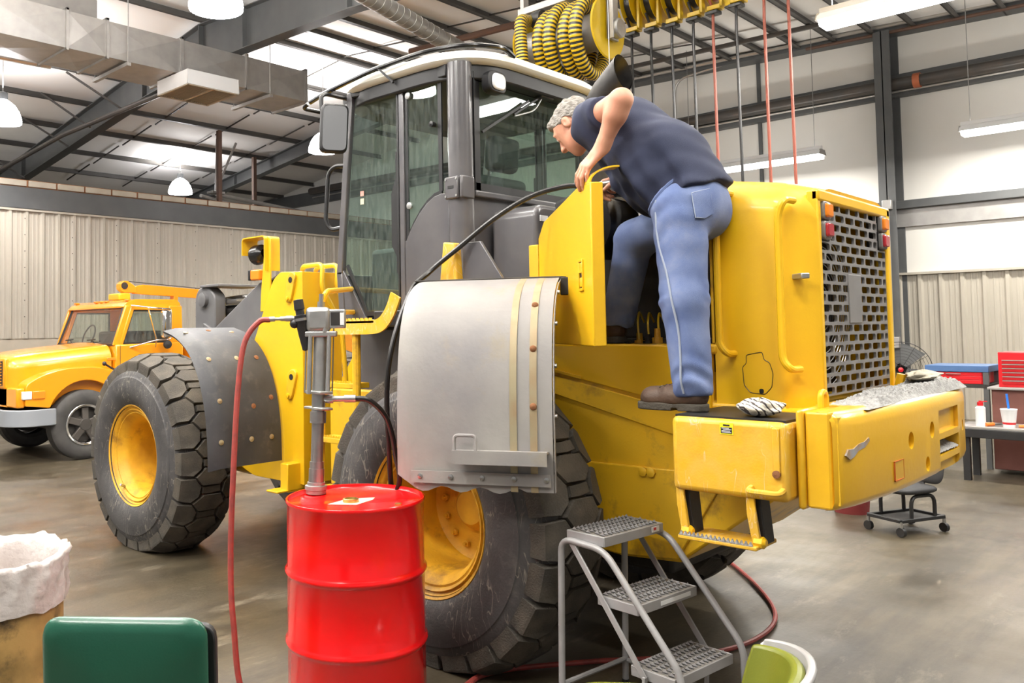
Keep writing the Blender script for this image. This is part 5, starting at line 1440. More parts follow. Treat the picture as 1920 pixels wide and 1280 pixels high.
# ================================================================== red drum with pump
DC = Vector((2.426, 2.747, 0)); DR = 0.290
dr = thing('oil_drum', 'glossy red steel drum with an air pump on top, front centre', 'drum', (DC.x, DC.y, 0))
pr = [(0.0, 0.28), (0.0, 0.293), (0.018, 0.296), (0.022, DR)]
for zc in (0.298, 0.585):
    pr += [(zc - 0.022, DR), (zc - 0.013, DR + 0.005), (zc - 0.005, DR + 0.0105), (zc + 0.004, DR + 0.0105), (zc + 0.012, DR + 0.005), (zc + 0.022, DR)]
pr += [(0.856, DR), (0.862, 0.2945), (0.872, 0.2965), (0.877, 0.293), (0.876, 0.287), (0.862, 0.284), (0.858, 0.28), (0.858, 0.001)]
MB().lathe(pr, DC, (0, 0, 1), 96).build('drum_body', M['drum_red'], dr, angle=50)
MB().lathe([(0.858, 0.034), (0.872, 0.034), (0.874, 0.026), (0.866, 0.024), (0.866, 0.001)], DC + Vector((-0.035, -0.01, 0)), (0, 0, 1), 20).build('bung', M['brass'], dr)
MB().lathe([(0.858, 0.015), (0.868, 0.015), (0.87, 0.001)], DC + Vector((0.045, -0.215, 0)), (0, 0, 1), 14).build('vent_plug', M['brass'], dr)
MB().oprism([(-0.10, -0.045), (0.02, -0.07), (0.09, 0.03), (0.10, 0.075), (-0.02, 0.06)], DC + Vector((-0.03, -0.01, 0.8585)), (0.75, -0.66, 0), (0.66, 0.75, 0), 0.001).build('paper_label', M['sticker'], dr)
# pump
PC = DC + Vector((-0.025, 0.235, 0))
pu = thing('drum_pump', 'grey air-operated drum pump standing on the red drum', 'pump', (PC.x, PC.y, 0.86))
px, py = PC.x, PC.y
tl = Vector((0.045, -0.005, 1)).normalized()


def PP(h, dx_=0, dy_=0): p = Vector((px, py, 0.862)) + tl * h; return Vector((p.x + dx_, p.y + dy_, p.z))


MB().lathe([(0.0, 0.045), (0.015, 0.045), (0.018, 0.05), (0.035, 0.05), (0.037, 0.04), (0.05, 0.04)], PP(0), tl, 12, True).build('bung_adapter', M['alu'], pu)
MB().lathe([(0.04, 0.034), (0.11, 0.034), (0.11, 0.031), (0.14, 0.031), (0.14, 0.027), (0.31, 0.027), (0.31, 0.036), (0.36, 0.036), (0.36, 0.03), (0.45, 0.03)], PP(0), tl, 18).build('pump_tube', M['steel'], pu)
MB().obox(PP(0.375), (0.15, 0.06, 0.012), tl.to_track_quat('Z', 'Y').to_matrix()).build('mount_flange', M['alu'], pu, bevel=0.004)
MB().obox(PP(0.445), (0.13, 0.07, 0.014), tl.to_track_quat('Z', 'Y').to_matrix()).build('lower_flange', M['alu'], pu, bevel=0.004)
e1 = Vector((0.7127, -0.7015, 0)); e2 = Vector((0.7015, 0.7127, 0))
MB().tube([PP(0.45), PP(0.70)], 0.030, 16).build('air_cylinder', M['alu'], pu)
for a_, b_ in ((-0.042, 0.03), (0.042, 0.03), (-0.042, -0.03), (0.042, -0.03)):
    o_ = e1 * a_ + e2 * b_
    MB().tube([PP(0.44) + o_, PP(0.70) + o_], 0.010 if b_ < 0 else 0.006, 8).build('tie_rod', M['alu'], pu)
for a_ in (-0.062, 0.06):
    MB().tube([PP(0.445) + e1 * a_, PP(0.74) + e1 * a_], 0.0035, 6).build('thin_rod', M['steel'], pu)
rm_ = Matrix((e1, e2, Vector((0, 0, 1)))).transposed()
MB().obox(PP(0.705), (0.15, 0.075, 0.025), rm_).build('upper_flange', M['alu'], pu, bevel=0.005)
MB().obox(PP(0.77) + e1 * -0.01, (0.11, 0.085, 0.11), rm_).build('valve_body', M['alu'], pu, bevel=0.02, seg=3)
MB().tube([PP(0.715) + e1 * 0.022 - e2 * 0.03, PP(0.80) + e1 * 0.022 - e2 * 0.03], 0.012, 8).build('valve_post', M['alu'], pu)
MB().lathe([(0, 0.018), (0.03, 0.016), (0.03, 0.010), (0.065, 0.010), (0.066, 0.001)], PP(0.82), tl, 10).build('top_plug', M['steel'], pu)
mf = MB().obox(PP(0.772) + e1 * 0.075, (0.075, 0.06, 0.085), rm_).build('muffler', M['alu'], pu, bevel=0.006)
MB().obox(PP(0.772) + e1 * 0.075 - e2 * 0.0305, (0.055, 0.002, 0.06), rm_).build('muffler_window', M['dark'], mf)
MB().obox(PP(0.772) + e1 * 0.098 - e2 * 0.032, (0.018, 0.002, 0.055), rm_).build('paper_label', M['white_plastic'], mf)
# regulator with knob
rc = PP(0.765) + e1 * -0.085 - e2 * 0.02
MB().lathe([(-0.135, 0.004), (-0.13, 0.014), (-0.06, 0.022), (-0.01, 0.026), (0.0, 0.030), (0.025, 0.030), (0.028, 0.020), (0.05, 0.02), (0.052, 0.024), (0.095, 0.022), (0.098, 0.001)], rc, Vector((-0.10, 0.10, 1)), 16).build('regulator', M['black'], pu)
MB().lathe([(0, 0.0315), (0.012, 0.0315)], rc, Vector((-0.10, 0.10, 1)), 16, True).build('regulator_ring', M['steel'], pu)
MB().tube([rc + e1 * -0.02, rc + e1 * 0.06], 0.016, 10).build('nipple', M['black'], pu)
MB().ball(rc + e1 * -0.03 - Vector((0, 0, 0.012)), 0.022, 10, 6).build('gauge', M['black'], pu)
MB().lathe([(0, 0.010), (0.02, 0.010), (0.02, 0.013), (0.05, 0.013), (0.05, 0.011), (0.075, 0.010), (0.075, 0.007), (0.10, 0.007), (0.10, 0.011), (0.125, 0.011)], rc + e1 * -0.018 + Vector((0, 0, 0.012)), -e1 + Vector((0, 0, -0.02)), 12, True).build('coupler', M['alu'], pu)
MB().lathe([(0.0, 0.016), (0.02, 0.02), (0.04, 0.02), (0.04, 0.013), (0.09, 0.013), (0.09, 0.017), (0.14, 0.017)], PP(0.415) + e1 * 0.025, e1, 12, True).build('outlet_fitting', M['alu'], pu)
# red air hose
h0 = rc + e1 * -0.14 + Vector((0, 0, 0.008))
hp = [h0, h0 + e1 * -0.05 + Vector((0, 0, -0.01)), h0 + e1 * -0.11 + Vector((0, 0, -0.10)) - e2 * 0.02, h0 + e1 * -0.135 + Vector((0, 0, -0.30)) - e2 * 0.05, h0 + e1 * -0.148 + Vector((0, 0, -0.62)) - e2 * 0.09, h0 + e1 * -0.158 + Vector((0, 0, -1.0)) - e2 * 0.12, h0 + e1 * -0.14 + Vector((0, 0, -1.28)) - e2 * 0.16]
pz = hp[-1]
hp += [Vector((pz.x + 0.02, pz.y - 0.06, 0.05)), Vector((pz.x + 0.14, pz.y - 0.25, 0.016)), Vector((pz.x + 0.5, pz.y - 0.6, 0.016)), Vector((pz.x + 0.95, pz.y - 0.55, 0.016))]


def spline(pts, n=12):
    P = [np.array(tuple(p), float) for p in pts]
    P = [2 * P[0] - P[1]] + P + [2 * P[-1] - P[-2]]
    out = []
    for i in range(1, len(P) - 2):
        for k in range(n):
            t = k / n
            a, b, c, d = P[i - 1], P[i], P[i + 1], P[i + 2]
            out.append(tuple(0.5 * ((2 * b) + (-a + c) * t + (2 * a - 5 * b + 4 * c - d) * t * t + (-a + 3 * b - 3 * c + d) * t ** 3)))
    out.append(tuple(P[-2]))
    return out


ah = MB().tube(spline(hp), 0.0125, 10).build('air_hose', M['hose_red'])
tag(ah, 'red rubber air hose looping from the drum pump down to the floor', 'hose')
# black oil hose: pump outlet, down behind the drum, up behind the fender to the nozzle
o0 = PP(0.415) + e1 * 0.16
oh = [o0, o0 + e1 * 0.07 + Vector((0, 0, -0.012)), o0 + e1 * 0.145 + Vector((0, 0, -0.10)) + e2 * 0.03, o0 + e1 * 0.18 + Vector((0, 0, -0.26)) + e2 * 0.05, o0 + e1 * 0.185 + Vector((0, 0, -0.42)) + e2 * 0.07, (2.68, 3.0, 0.62), (2.70, 2.96, 0.42), (2.76, 2.90, 0.36), (2.79, 2.87, 0.50), (2.74, 2.86, 0.95), (2.70, 2.82, 1.4), (2.86, 2.84, 1.74), (3.0, 2.83, 1.86), (3.1, 2.72, 1.98), (3.17, 2.55, 2.11), (3.25, 2.40, 2.20), (3.32, 2.26, 2.235), (3.345, 2.16, 2.225)]
ohs = MB().tube(spline(oh, 8), 0.0125, 10).build('oil_hose', M['hose_black'])
tag(ohs, 'black oil hose from the drum pump up behind the fender to the nozzle', 'hose')
nz = thing('oil_nozzle', 'steel oil nozzle tube gripped in the far hand of the man', 'nozzle', (3.37, 2.08, 2.2))
MB().tube([(3.345, 2.17, 2.222), (3.39, 1.98, 2.236)], 0.0135, 12).build('nozzle_tube', M['steel'], nz)
MB().tube([(3.39, 1.99, 2.235), (3.42, 1.86, 2.25)], 0.018, 12).build('nozzle_grip', M['black'], nz)

# ================================================================== step ladder (rolling shop steps)
S0 = Vector((2.93, 1.855, 0)); psi = R(-6)
su = Vector((math.cos(psi), math.sin(psi), 0)); sdn = Vector((math.sin(psi), -math.cos(psi), 0))   # across, and down the steps
LW, LDp, RUN, RIS, ZT = 0.395, 0.185, 0.150, 0.228, 0.755
sl_ = thing('step_ladder', 'grey steel three-step rolling ladder with serrated treads beside the rear wheel', 'ladder', tuple(S0 + su * LW / 2 + sdn * 0.1))


def SP(a, d, z): p = S0 + su * a + sdn * d; return (p.x, p.y, z)


def frame3(): return Matrix((su, sdn, Vector((0, 0, -1)))).transposed()


for k in range(3):
    z = ZT - RIS * k; d1 = RUN * k; d0 = d1 - LDp
    tr_ = MB()
    # tread pan with front and back lips
    tr_.obox(Vector(SP(LW / 2, (d0 + d1) / 2, z - 0.004)), (LW - 0.02, LDp, 0.006), frame3())
    o_ = tr_.build('tread', M['tread_steel'], sl_, bevel=0.002)
    MB().obox(Vector(SP(LW / 2, d1, z - 0.02)), (LW - 0.005, 0.006, 0.038), frame3()).build('front_lip', M['ladder_grey'], o_, bevel=0.002)
    MB().obox(Vector(SP(LW / 2, d0, z - 0.02)), (LW - 0.005, 0.006, 0.038), frame3()).build('back_lip', M['ladder_grey'], o_, bevel=0.002)
    for a in (0.004, LW - 0.004):
        MB().obox(Vector(SP(a, (d0 + d1) / 2, z - 0.02)), (0.006, LDp, 0.038), frame3()).build('side_lip', M['ladder_grey'], o_, bevel=0.002)
    # raised teeth of the grip-strut
    g = MB()
    for r_ in range(5):
        for q in range(15):
            a = 0.025 + q * (LW - 0.05) / 14 + (0.012 if r_ % 2 else 0.0)
            if a > LW - 0.02: continue
            d = d0 + 0.022 + r_ * (LDp - 0.044) / 4
            c = [SP(a - 0.004, d - 0.014, z - 0.001), SP(a + 0.009, d, z + 0.0), SP(a - 0.004, d + 0.014, z - 0.001), SP(a - 0.003, d, z + 0.013)]
            g.add(c, [(0, 1, 3), (1, 2, 3), (2, 0, 3), (0, 2, 1)])
    go = g.build('tread_teeth', M['ladder_grey'], o_, smooth=False)
    go['kind'] = 'stuff'
    h_ = MB()
    for r_ in range(5):
        for q in range(15):
            a = 0.025 + q * (LW - 0.05) / 14 + (0.012 if r_ % 2 else 0.0)
            if a > LW - 0.02: continue
            d = d0 + 0.022 + r_ * (LDp - 0.044) / 4
            h_.add([SP(a - 0.010, d - 0.011, z + 0.0012), SP(a - 0.003, d - 0.014, z + 0.0012), SP(a - 0.003, d + 0.014, z + 0.0012), SP(a - 0.010, d + 0.011, z + 0.0012)], [(0, 1, 2, 3)])
    ho_ = h_.build('painted_slots', M['black'], o_, smooth=False)  # flat black quads: the shade in the slots is put in as colour
    ho_['kind'] = 'stuff'
# side frames: bent tube from back leg over the top down the front
for a, lab in ((-0.012, 0), (LW + 0.012, 1)):
    pts = rnd([SP(a, -LDp - 0.035, 0.03), SP(a, -LDp - 0.02, ZT - 0.035), SP(a, 0.012, ZT - 0.045), SP(a, RUN * 2 + 0.04, ZT - RIS * 2 + 0.03), SP(a, RUN * 2 + 0.045, 0.03)], [0, 0.06, 0.06, 0.05, 0], 6)
    MB().tube(pts, 0.0135, 12).build('side_frame', M['ladder_grey'], sl_)
    MB().bar(SP(a, -LDp + 0.03, ZT - 0.04), SP(a, RUN * 2 - 0.115, ZT - RIS * 2 - 0.03), 0.008, 0.025).build('inner_stringer', M['ladder_grey'], sl_, bevel=0.002)
    MB().bar(SP(a, RUN * 2 - 0.115, ZT - RIS * 2 - 0.02), SP(a, RUN * 2 - 0.13, 0.06), 0.012, 0.022).build('short_leg', M['ladder_grey'], sl_, bevel=0.002)
    MB().tube([SP(a, -LDp - 0.03, 0.125), SP(a, RUN * 2 + 0.045, 0.115)], 0.0105, 8).build('lower_rail', M['ladder_grey'], sl_)
    for d in (-LDp - 0.035, RUN * 2 + 0.045):
        MB().lathe([(0, 0.018), (0.04, 0.016), (0.045, 0.001)], SP(a, d, 0.0), (0, 0, 1), 10).build('rubber_foot', M['black'], sl_)
    MB().tube([SP(a * 0.8 + LW * 0.1, 0.02, 0.115), SP(a * 0.8 + LW * 0.1, 0.02, 0.05)], 0.010, 8).build('caster_stem', M['alu'], sl_)
    MB().lathe([(-0.01, 0.001), (-0.01, 0.024), (0.01, 0.024), (0.01, 0.001)], SP(a * 0.8 + LW * 0.1, 0.02, 0.026), tuple(su), 14).build('caster', M['black'], sl_)
MB().tube([SP(-0.012, -LDp - 0.03, 0.13), SP(LW + 0.012, -LDp - 0.03, 0.13)], 0.0105, 8).build('back_rail', M['ladder_grey'], sl_)
MB().obox(Vector(SP(LW - 0.06, 0.0045, ZT - 0.018)), (0.05, 0.002, 0.022), frame3()).build('maker_label', M['white_plastic'], sl_)
MB().obox(Vector(SP(LW - 0.065, 0.006, ZT - 0.016)), (0.016, 0.002, 0.010), frame3()).build('flag_mark', M['tool_red'], sl_)
MB().obox(Vector(SP(LW * 0.62, RUN + 0.0045, ZT - RIS - 0.02)), (0.20, 0.002, 0.016), frame3()).build('warning_label', M['white_plastic'], sl_)

# red hose on the floor
fh = spline([(2.66, 2.35, 0.015), (3.0, 2.55, 0.015), (3.45, 2.30, 0.015), (3.85, 1.98, 0.015), (4.25, 1.85, 0.015), (4.7, 1.92, 0.015), (5.2, 2.25, 0.016), (5.7, 2.7, 0.016)], 10)
tag(MB().tube(fh, 0.012, 8).build('floor_hose', M['hose_red']), 'thin red air hose snaking over the floor behind the ladder', 'hose')

# ================================================================== trash barrel
BC = Vector((1.08, 3.235, 0))
tb_ = thing('trash_barrel', 'stained cardboard barrel with a white plastic liner at the left edge', 'barrel', tuple(BC))
BRR = 0.275
MB().lathe([(0.0, BRR), (0.76, BRR), (0.775, BRR + 0.004), (0.785, BRR), (0.785, BRR - 0.008), (0.02, BRR - 0.012), (0.02, 0.001)], BC, (0, 0, 1), 64).build('barrel_body', M['kraft'], tb_, angle=50)
MB().lathe([(0.0, BRR + 0.003), (0.02, BRR + 0.003)], BC, (0, 0, 1), 64).build('base_ring', M['steel'], tb_)
MB().lathe([(0.30, 0.001), (0.42, 0.15), (0.45, 0.25)], BC, (0, 0, 1), 24).build('rubbish', M['rag'], tb_)
random.seed(3)
n = 128
rows = []
lev = [(0.30, -0.09), (0.45, -0.05), (0.60, -0.035), (0.72, -0.03), (0.78, -0.02), (0.81, 0.0), (0.812, 0.012), (0.795, 0.020), (0.772, 0.012), (0.757, 0.018), (0.742, 0.011), (0.722, 0.016), (0.705, 0.012), (0.682, 0.016), (0.655, 0.012)]
ph = [random.random() * 6.28 for _ in range(24)]
for q, (z, dr_) in enumerate(lev):
    row = []
    for k in range(n):
        an = 2 * PI * k / n
        w = sum(math.sin(an * f_ + ph[i] + q * 0.35 * math.sin(i)) / (1 + 0.12 * f_) for i, f_ in enumerate((3, 5, 8, 11, 15, 19, 23, 29)))
        w2 = sum(math.sin(an * f_ + ph[i + 8] + q * 0.8) for i, f_ in enumerate((7, 13, 21, 31)))
        amp = 0.006 if q < 4 or q > 7 else 0.009
        zz = z + (0.005 * w if q >= 4 else 0) + 0.002 * w2 + (0.02 * math.sin(an - 0.9) if q > 9 else 0)
        r_ = BRR + dr_ + amp * w * 0.6 + 0.0025 * w2
        if q >= 7: r_ = max(r_, BRR + 0.009)
        row.append((BC.x + r_ * math.cos(an), BC.y + r_ * math.sin(an), zz))
    rows.append(row)
g = MB(); g.grid(rows, closed=True)
g.build('bin_liner', M['bag'], tb_, angle=80)

# ================================================================== green chair (its back to the front left)
gc = Vector((0.935, 1.855, 0))
ga = Vector((0.66, -0.75, 0)).normalized(); gb = Vector((-ga.y, ga.x, 0))      # along the back; away from the camera
gt = thing('green_chair', 'dark green vinyl chair back in the lower left corner', 'chair', tuple(gc + gb * 0.0))


def pad(o, ex, ey, w, h, th, r, par, name, m, bulge=0.02):
    """soft rounded cushion in the plane (ex, ey)"""
    o, ex, ey = V3(o), V3(ex), V3(ey); nz_ = ex.cross(ey).normalized()
    rows = []
    N_ = 40
    def ring(sc, z):
        out = []
        pl_ = rnd([(-w / 2, -h / 2), (w / 2, -h / 2), (w / 2, h / 2), (-w / 2, h / 2)], r, 8, True)
        for a, b in pl_:
            ax_, bx_ = a, b
            s_ = 1.0
            la = max(abs(a) - sc, 0) * (1 if a > 0 else -1); lb = max(abs(b) - sc, 0) * (1 if b > 0 else -1)
            out.append(o + ex * la + ey * lb + nz_ * z)
        return out
    lv = [(min(w, h) * 0.45, -th / 2 - bulge), (min(w, h) * 0.25, -th / 2 - bulge * 0.75), (0.06, -th / 2 - bulge * 0.2), (0.03, -th / 2), (0.012, -th / 2 + 0.006), (0.002, -th / 2 + 0.016), (0.0, 0.0), (0.002, th / 2 - 0.016), (0.012, th / 2 - 0.006), (0.03, th / 2), (0.06, th / 2 + bulge * 0.2), (min(w, h) * 0.25, th / 2 + bulge * 0.75), (min(w, h) * 0.45, th / 2 + bulge)]
    for sc, z in lv: rows.append(ring(sc, z))
    g = MB(); g.grid(rows, closed=True); n_ = len(rows[0])
    g.add(rows[0], [tuple(range(n_ - 1, -1, -1))]); g.add(rows[-1], [tuple(range(n_))])
    return g.build(name, m, par, angle=60)


gup = (Vector((0, 0, 1)) + gb * -0.05).normalized()
pad(gc + Vector((0, 0, 0.757)), ga, gup, 0.385, 0.36, 0.045, 0.05, gt, 'back_pad', M['green_vinyl'], 0.012)
bk = MB(); bk.oprism(rnd([(-0.185, -0.17), (0.195, -0.17), (0.195, 0.17), (-0.185, 0.17)], 0.04, 4, True), gc + Vector((0.0, 0, 0.742)) + gb * 0.028 + ga * 0.006, ga, gup, -0.022)
bk.build('back_shell', M['black'], gt, bevel=0.004)
pad(gc + Vector((0, 0, 0.45)) + gb * -0.28, ga, gb, 0.44, 0.42, 0.06, 0.06, gt, 'seat_pad', M['green_vinyl'], 0.015)
for s_ in (-1, 1):
    MB().tube(rnd([tuple(gc + ga * 0.17 * s_ + gb * 0.045 + Vector((0, 0, 0.70))), tuple(gc + ga * 0.17 * s_ + gb * 0.05 + Vector((0, 0, 0.42))), tuple(gc + ga * 0.19 * s_ + gb * 0.10 + Vector((0, 0, 0.0)))], 0.05, 4), 0.012, 8).build('leg', M['black'], gt)
    MB().tube(rnd([tuple(gc + ga * 0.17 * s_ + gb * 0.02 + Vector((0, 0, 0.42))), tuple(gc + ga * 0.17 * s_ + gb * -0.42 + Vector((0, 0, 0.42))), tuple(gc + ga * 0.19 * s_ + gb * -0.50 + Vector((0, 0, 0.0)))], 0.05, 4), 0.012, 8).build('leg', M['black'], gt)

# ================================================================== olive chair at the lower right
oc = Vector((2.20, 1.06, 0))
ot = thing('olive_chair', 'olive green chair with a white-edged back at the bottom edge beside the ladder', 'chair', tuple(oc))
oa = Vector((0.62, -0.78, 0)).normalized(); ob = Vector((0.78, 0.62, 0)).normalized()
def arcpts(r0, w0, w1, n=10):
    return [(r0 * math.cos(a), r0 * math.sin(a)) for a in np.linspace(w0, w1, n)]
cen = oc + oa * -0.10
rows_f, rows_b = [], []
for z, dz in ((0.40, 0), (0.48, 0), (0.56, 0), (0.63, 0), (0.70, 0)):
    lean = (z - 0.40) * 0.28
    r1 = []
    for a in np.linspace(-0.75, 0.75, 12):
        p = cen + oa * (0.235 * math.cos(a) + lean) + ob * (0.235 * math.sin(a))
        hz = z - 0.05 * (1 - math.cos(a * 1.2)) * (1 if z > 0.65 else 0)
        r1.append((p.x, p.y, hz))
    rows_f.append(r1)
bp = MB(); bp.sheet(rows_f, 0.035); bko = bp.build('back_pad', M['olive_vinyl'], ot, bevel=0.012, seg=3)
rows_w = [[(p[0] + oa.x * 0.026, p[1] + oa.y * 0.026, p[2] + 0.008 * (i - 2)) for p in r] for i, r in enumerate(rows_f)]
bp = MB(); bp.sheet(rows_w, 0.022); bp.build('back_shell', M['ladder_grey'], bko, bevel=0.006)
edge = [rows_f[0][-1], rows_f[2][-1], rows_f[-1][-1]] + rows_f[-1][::-1] + [rows_f[2][0], rows_f[0][0]]
MB().tube([(p[0] + oa.x * 0.012, p[1] + oa.y * 0.012, p[2]) for p in edge], 0.008, 8).build('piping', M['white_plastic'], bko)
pad(oc + oa * -0.13 + Vector((0, 0, 0.545)) + ob * 0.0 + Vector((-0.06, 0.06, 0)), oa, ob, 0.36, 0.36, 0.05, 0.12, ot, 'seat_pad', M['olive_vinyl'], 0.012)
MB().cyl(tuple(oc + oa * -0.18 + Vector((0, 0, 0.06))), tuple(oc + oa * -0.18 + Vector((0, 0, 0.52))), 0.03, 12).build('column', M['chrome'], ot)
for k in range(5):
    a = 2 * PI * k / 5 + 0.3
    c0 = oc + oa * -0.18
    MB().tube([(c0.x, c0.y, 0.09), (c0.x + 0.24 * math.cos(a), c0.y + 0.24 * math.sin(a), 0.06)], 0.014, 8).build('base_leg', M['chrome'], ot)
    MB().lathe([(-0.012, 0.001), (-0.012, 0.03), (0.012, 0.03), (0.012, 0.001)], (c0.x + 0.24 * math.cos(a), c0.y + 0.24 * math.sin(a), 0.03), (-math.sin(a), math.cos(a), 0), 12).build('caster', M['black'], ot)

# ================================================================== rag and grit on the loader
def lump(name, c, sx, sy, sz, m, label, cat, seed, folds=5, amp=0.25):
    random.seed(seed)
    ph_ = [random.random() * 6.28 for _ in range(12)]
    rows = []
    nu, nv = 20, 40
    for i in range(nu + 1):
        th = PI * i / nu
        row = []
        for k in range(nv):
            an = 2 * PI * k / nv
            w = 0.0
            for j in range(6):
                w += math.sin(an * (j + 2) + ph_[j] + 3 * math.cos(th * 2 + ph_[j + 6])) * amp / (1 + 0.35 * j)
            r_ = 1 + 0.22 * w * math.sin(th)
            z = -math.cos(th)
            zz = c[2] + sz * (z * 0.5 + 0.5) * (1 + 0.12 * w)
            row.append((c[0] + sx * r_ * math.sin(th), 0, 0) if False else (c[0] + sx * r_ * max(math.sin(th), 0.02) * math.cos(an), c[1] + sy * r_ * max(math.sin(th), 0.02) * math.sin(an), max(zz, c[2])))
        rows.append(row)
    g = MB(); g.grid(rows, closed=True)
    return tag(g.build(name, m, angle=70), label, cat)


def stripe_mat():
    m = mat('striped_rag', (0.60, 0.56, 0.47), 0.9, bump=0.3, bscale=150)
    nt = m.node_tree; N = nt.nodes; L = nt.links
    tc = N.new('ShaderNodeTexCoord'); mp = N.new('ShaderNodeMapping'); mp.inputs['Rotation'].default_value = (0.6, 0.4, 0.9)
    wv = N.new('ShaderNodeTexWave'); wv.inputs['Scale'].default_value = 16; wv.inputs['Distortion'].default_value = 3.0; wv.inputs['Detail Scale'].default_value = 2
    cr_ = N.new('ShaderNodeValToRGB'); cr_.color_ramp.elements[0].position = 0.12; cr_.color_ramp.elements[0].color = (0.05, 0.04, 0.04, 1)
    cr_.color_ramp.elements[1].position = 0.24; cr_.color_ramp.elements[1].color = (0.60, 0.56, 0.47, 1)
    L.new(tc.outputs['Object'], mp.inputs['Vector']); L.new(mp.outputs['Vector'], wv.inputs['Vector']); L.new(wv.outputs['Color'], cr_.inputs['Fac'])
    L.new(cr_.outputs['Color'], N['Principled BSDF'].inputs['Base Color'])
    return m


lump('striped_rag', (3.17, 1.325, BZ1 + 0.006), 0.075, 0.075, 0.062, stripe_mat(), 'crumpled cream rag with dark stripes on the battery box', 'rag', 11, amp=0.5)
lump('beige_rag', (4.52, 1.13, CZ1 + 0.035), 0.14, 0.06, 0.045, M['rag'], 'beige rag lying on the grit at the far end of the counterweight', 'rag', 4, amp=0.5)
random.seed(8)
rows = []
for i in range(30):
    y = 1.015 + 0.18 * i / 29
    row = []
    for k in range(110):
        x = 3.36 + (XRT - 0.05 - 3.36) * k / 109
        e = min(1, (i) / 4, (29 - i) / 2, k / 14, (109 - k) / 5)
        hgt = 0.014 + 0.030 * max(0, (x - 3.8)) ** 1.0 + 0.010 * math.sin(x * 9 + y * 30) + 0.012 * random.random()
        row.append((x, y, CZ1 - 0.008 + max(e, 0) * max(hgt, 0.004)))
    rows.append(row)
g = MB(); g.grid(rows)
gt_ = g.build('road_grit', M['dirt'], smooth=False)
tag(gt_, 'pale grey road grit heaped along the top of the counterweight', 'grit', kind='stuff')
g = MB(); rows = []
for i in range(8):
    rows.append([(4.17 + 0.34 * k / 19, 0.992 + 0.09 * i / 7, 1.02 + 0.04 * i / 7 + 0.008 * random.random()) for k in range(20)])
g.grid(rows)
tag(g.build('road_grit', M['dirt'], smooth=False), 'pale grit lying in the slot of the counterweight', 'grit', kind='stuff')
# ================================================================== orange service truck (faces -x)
TK = thing('service_truck', 'orange service truck with a crane boom parked behind the loader at left', 'truck', (5.6, 11.5, 0))
y0, y1 = 10.60, 12.45
ym = (y0 + y1) / 2


def tk(name, mb, m='orange', bevel=0.0, par=None, seg=2): return mb.build(name, M[m] if isinstance(m, str) else m, par or TK, bevel=bevel, seg=seg)


# hood lofted along x
rows = []
for x, hw, zt, zs in ((3.93, 0.62, 1.29, 1.18), (3.96, 0.66, 1.315, 1.20), (4.05, 0.70, 1.335, 1.22), (4.30, 0.74, 1.37, 1.24), (4.7, 0.79, 1.41, 1.27), (5.18, 0.85, 1.45, 1.31)):
    pts = rnd([(-hw, 0.70), (-hw, zs), (-hw + 0.10, zt - 0.015), (0, zt + 0.03), (hw - 0.10, zt - 0.015), (hw, zs), (hw, 0.70)], [0, 0.06, 0.1, 0.3, 0.1, 0.06, 0], 4)
    rows.append([(x, ym + a, b) for a, b in pts])
hd = MB(); hd.grid(rows); n_ = len(rows[0]); hd.add(rows[0], [tuple(range(n_))])
hood_t = tk('hood', hd)
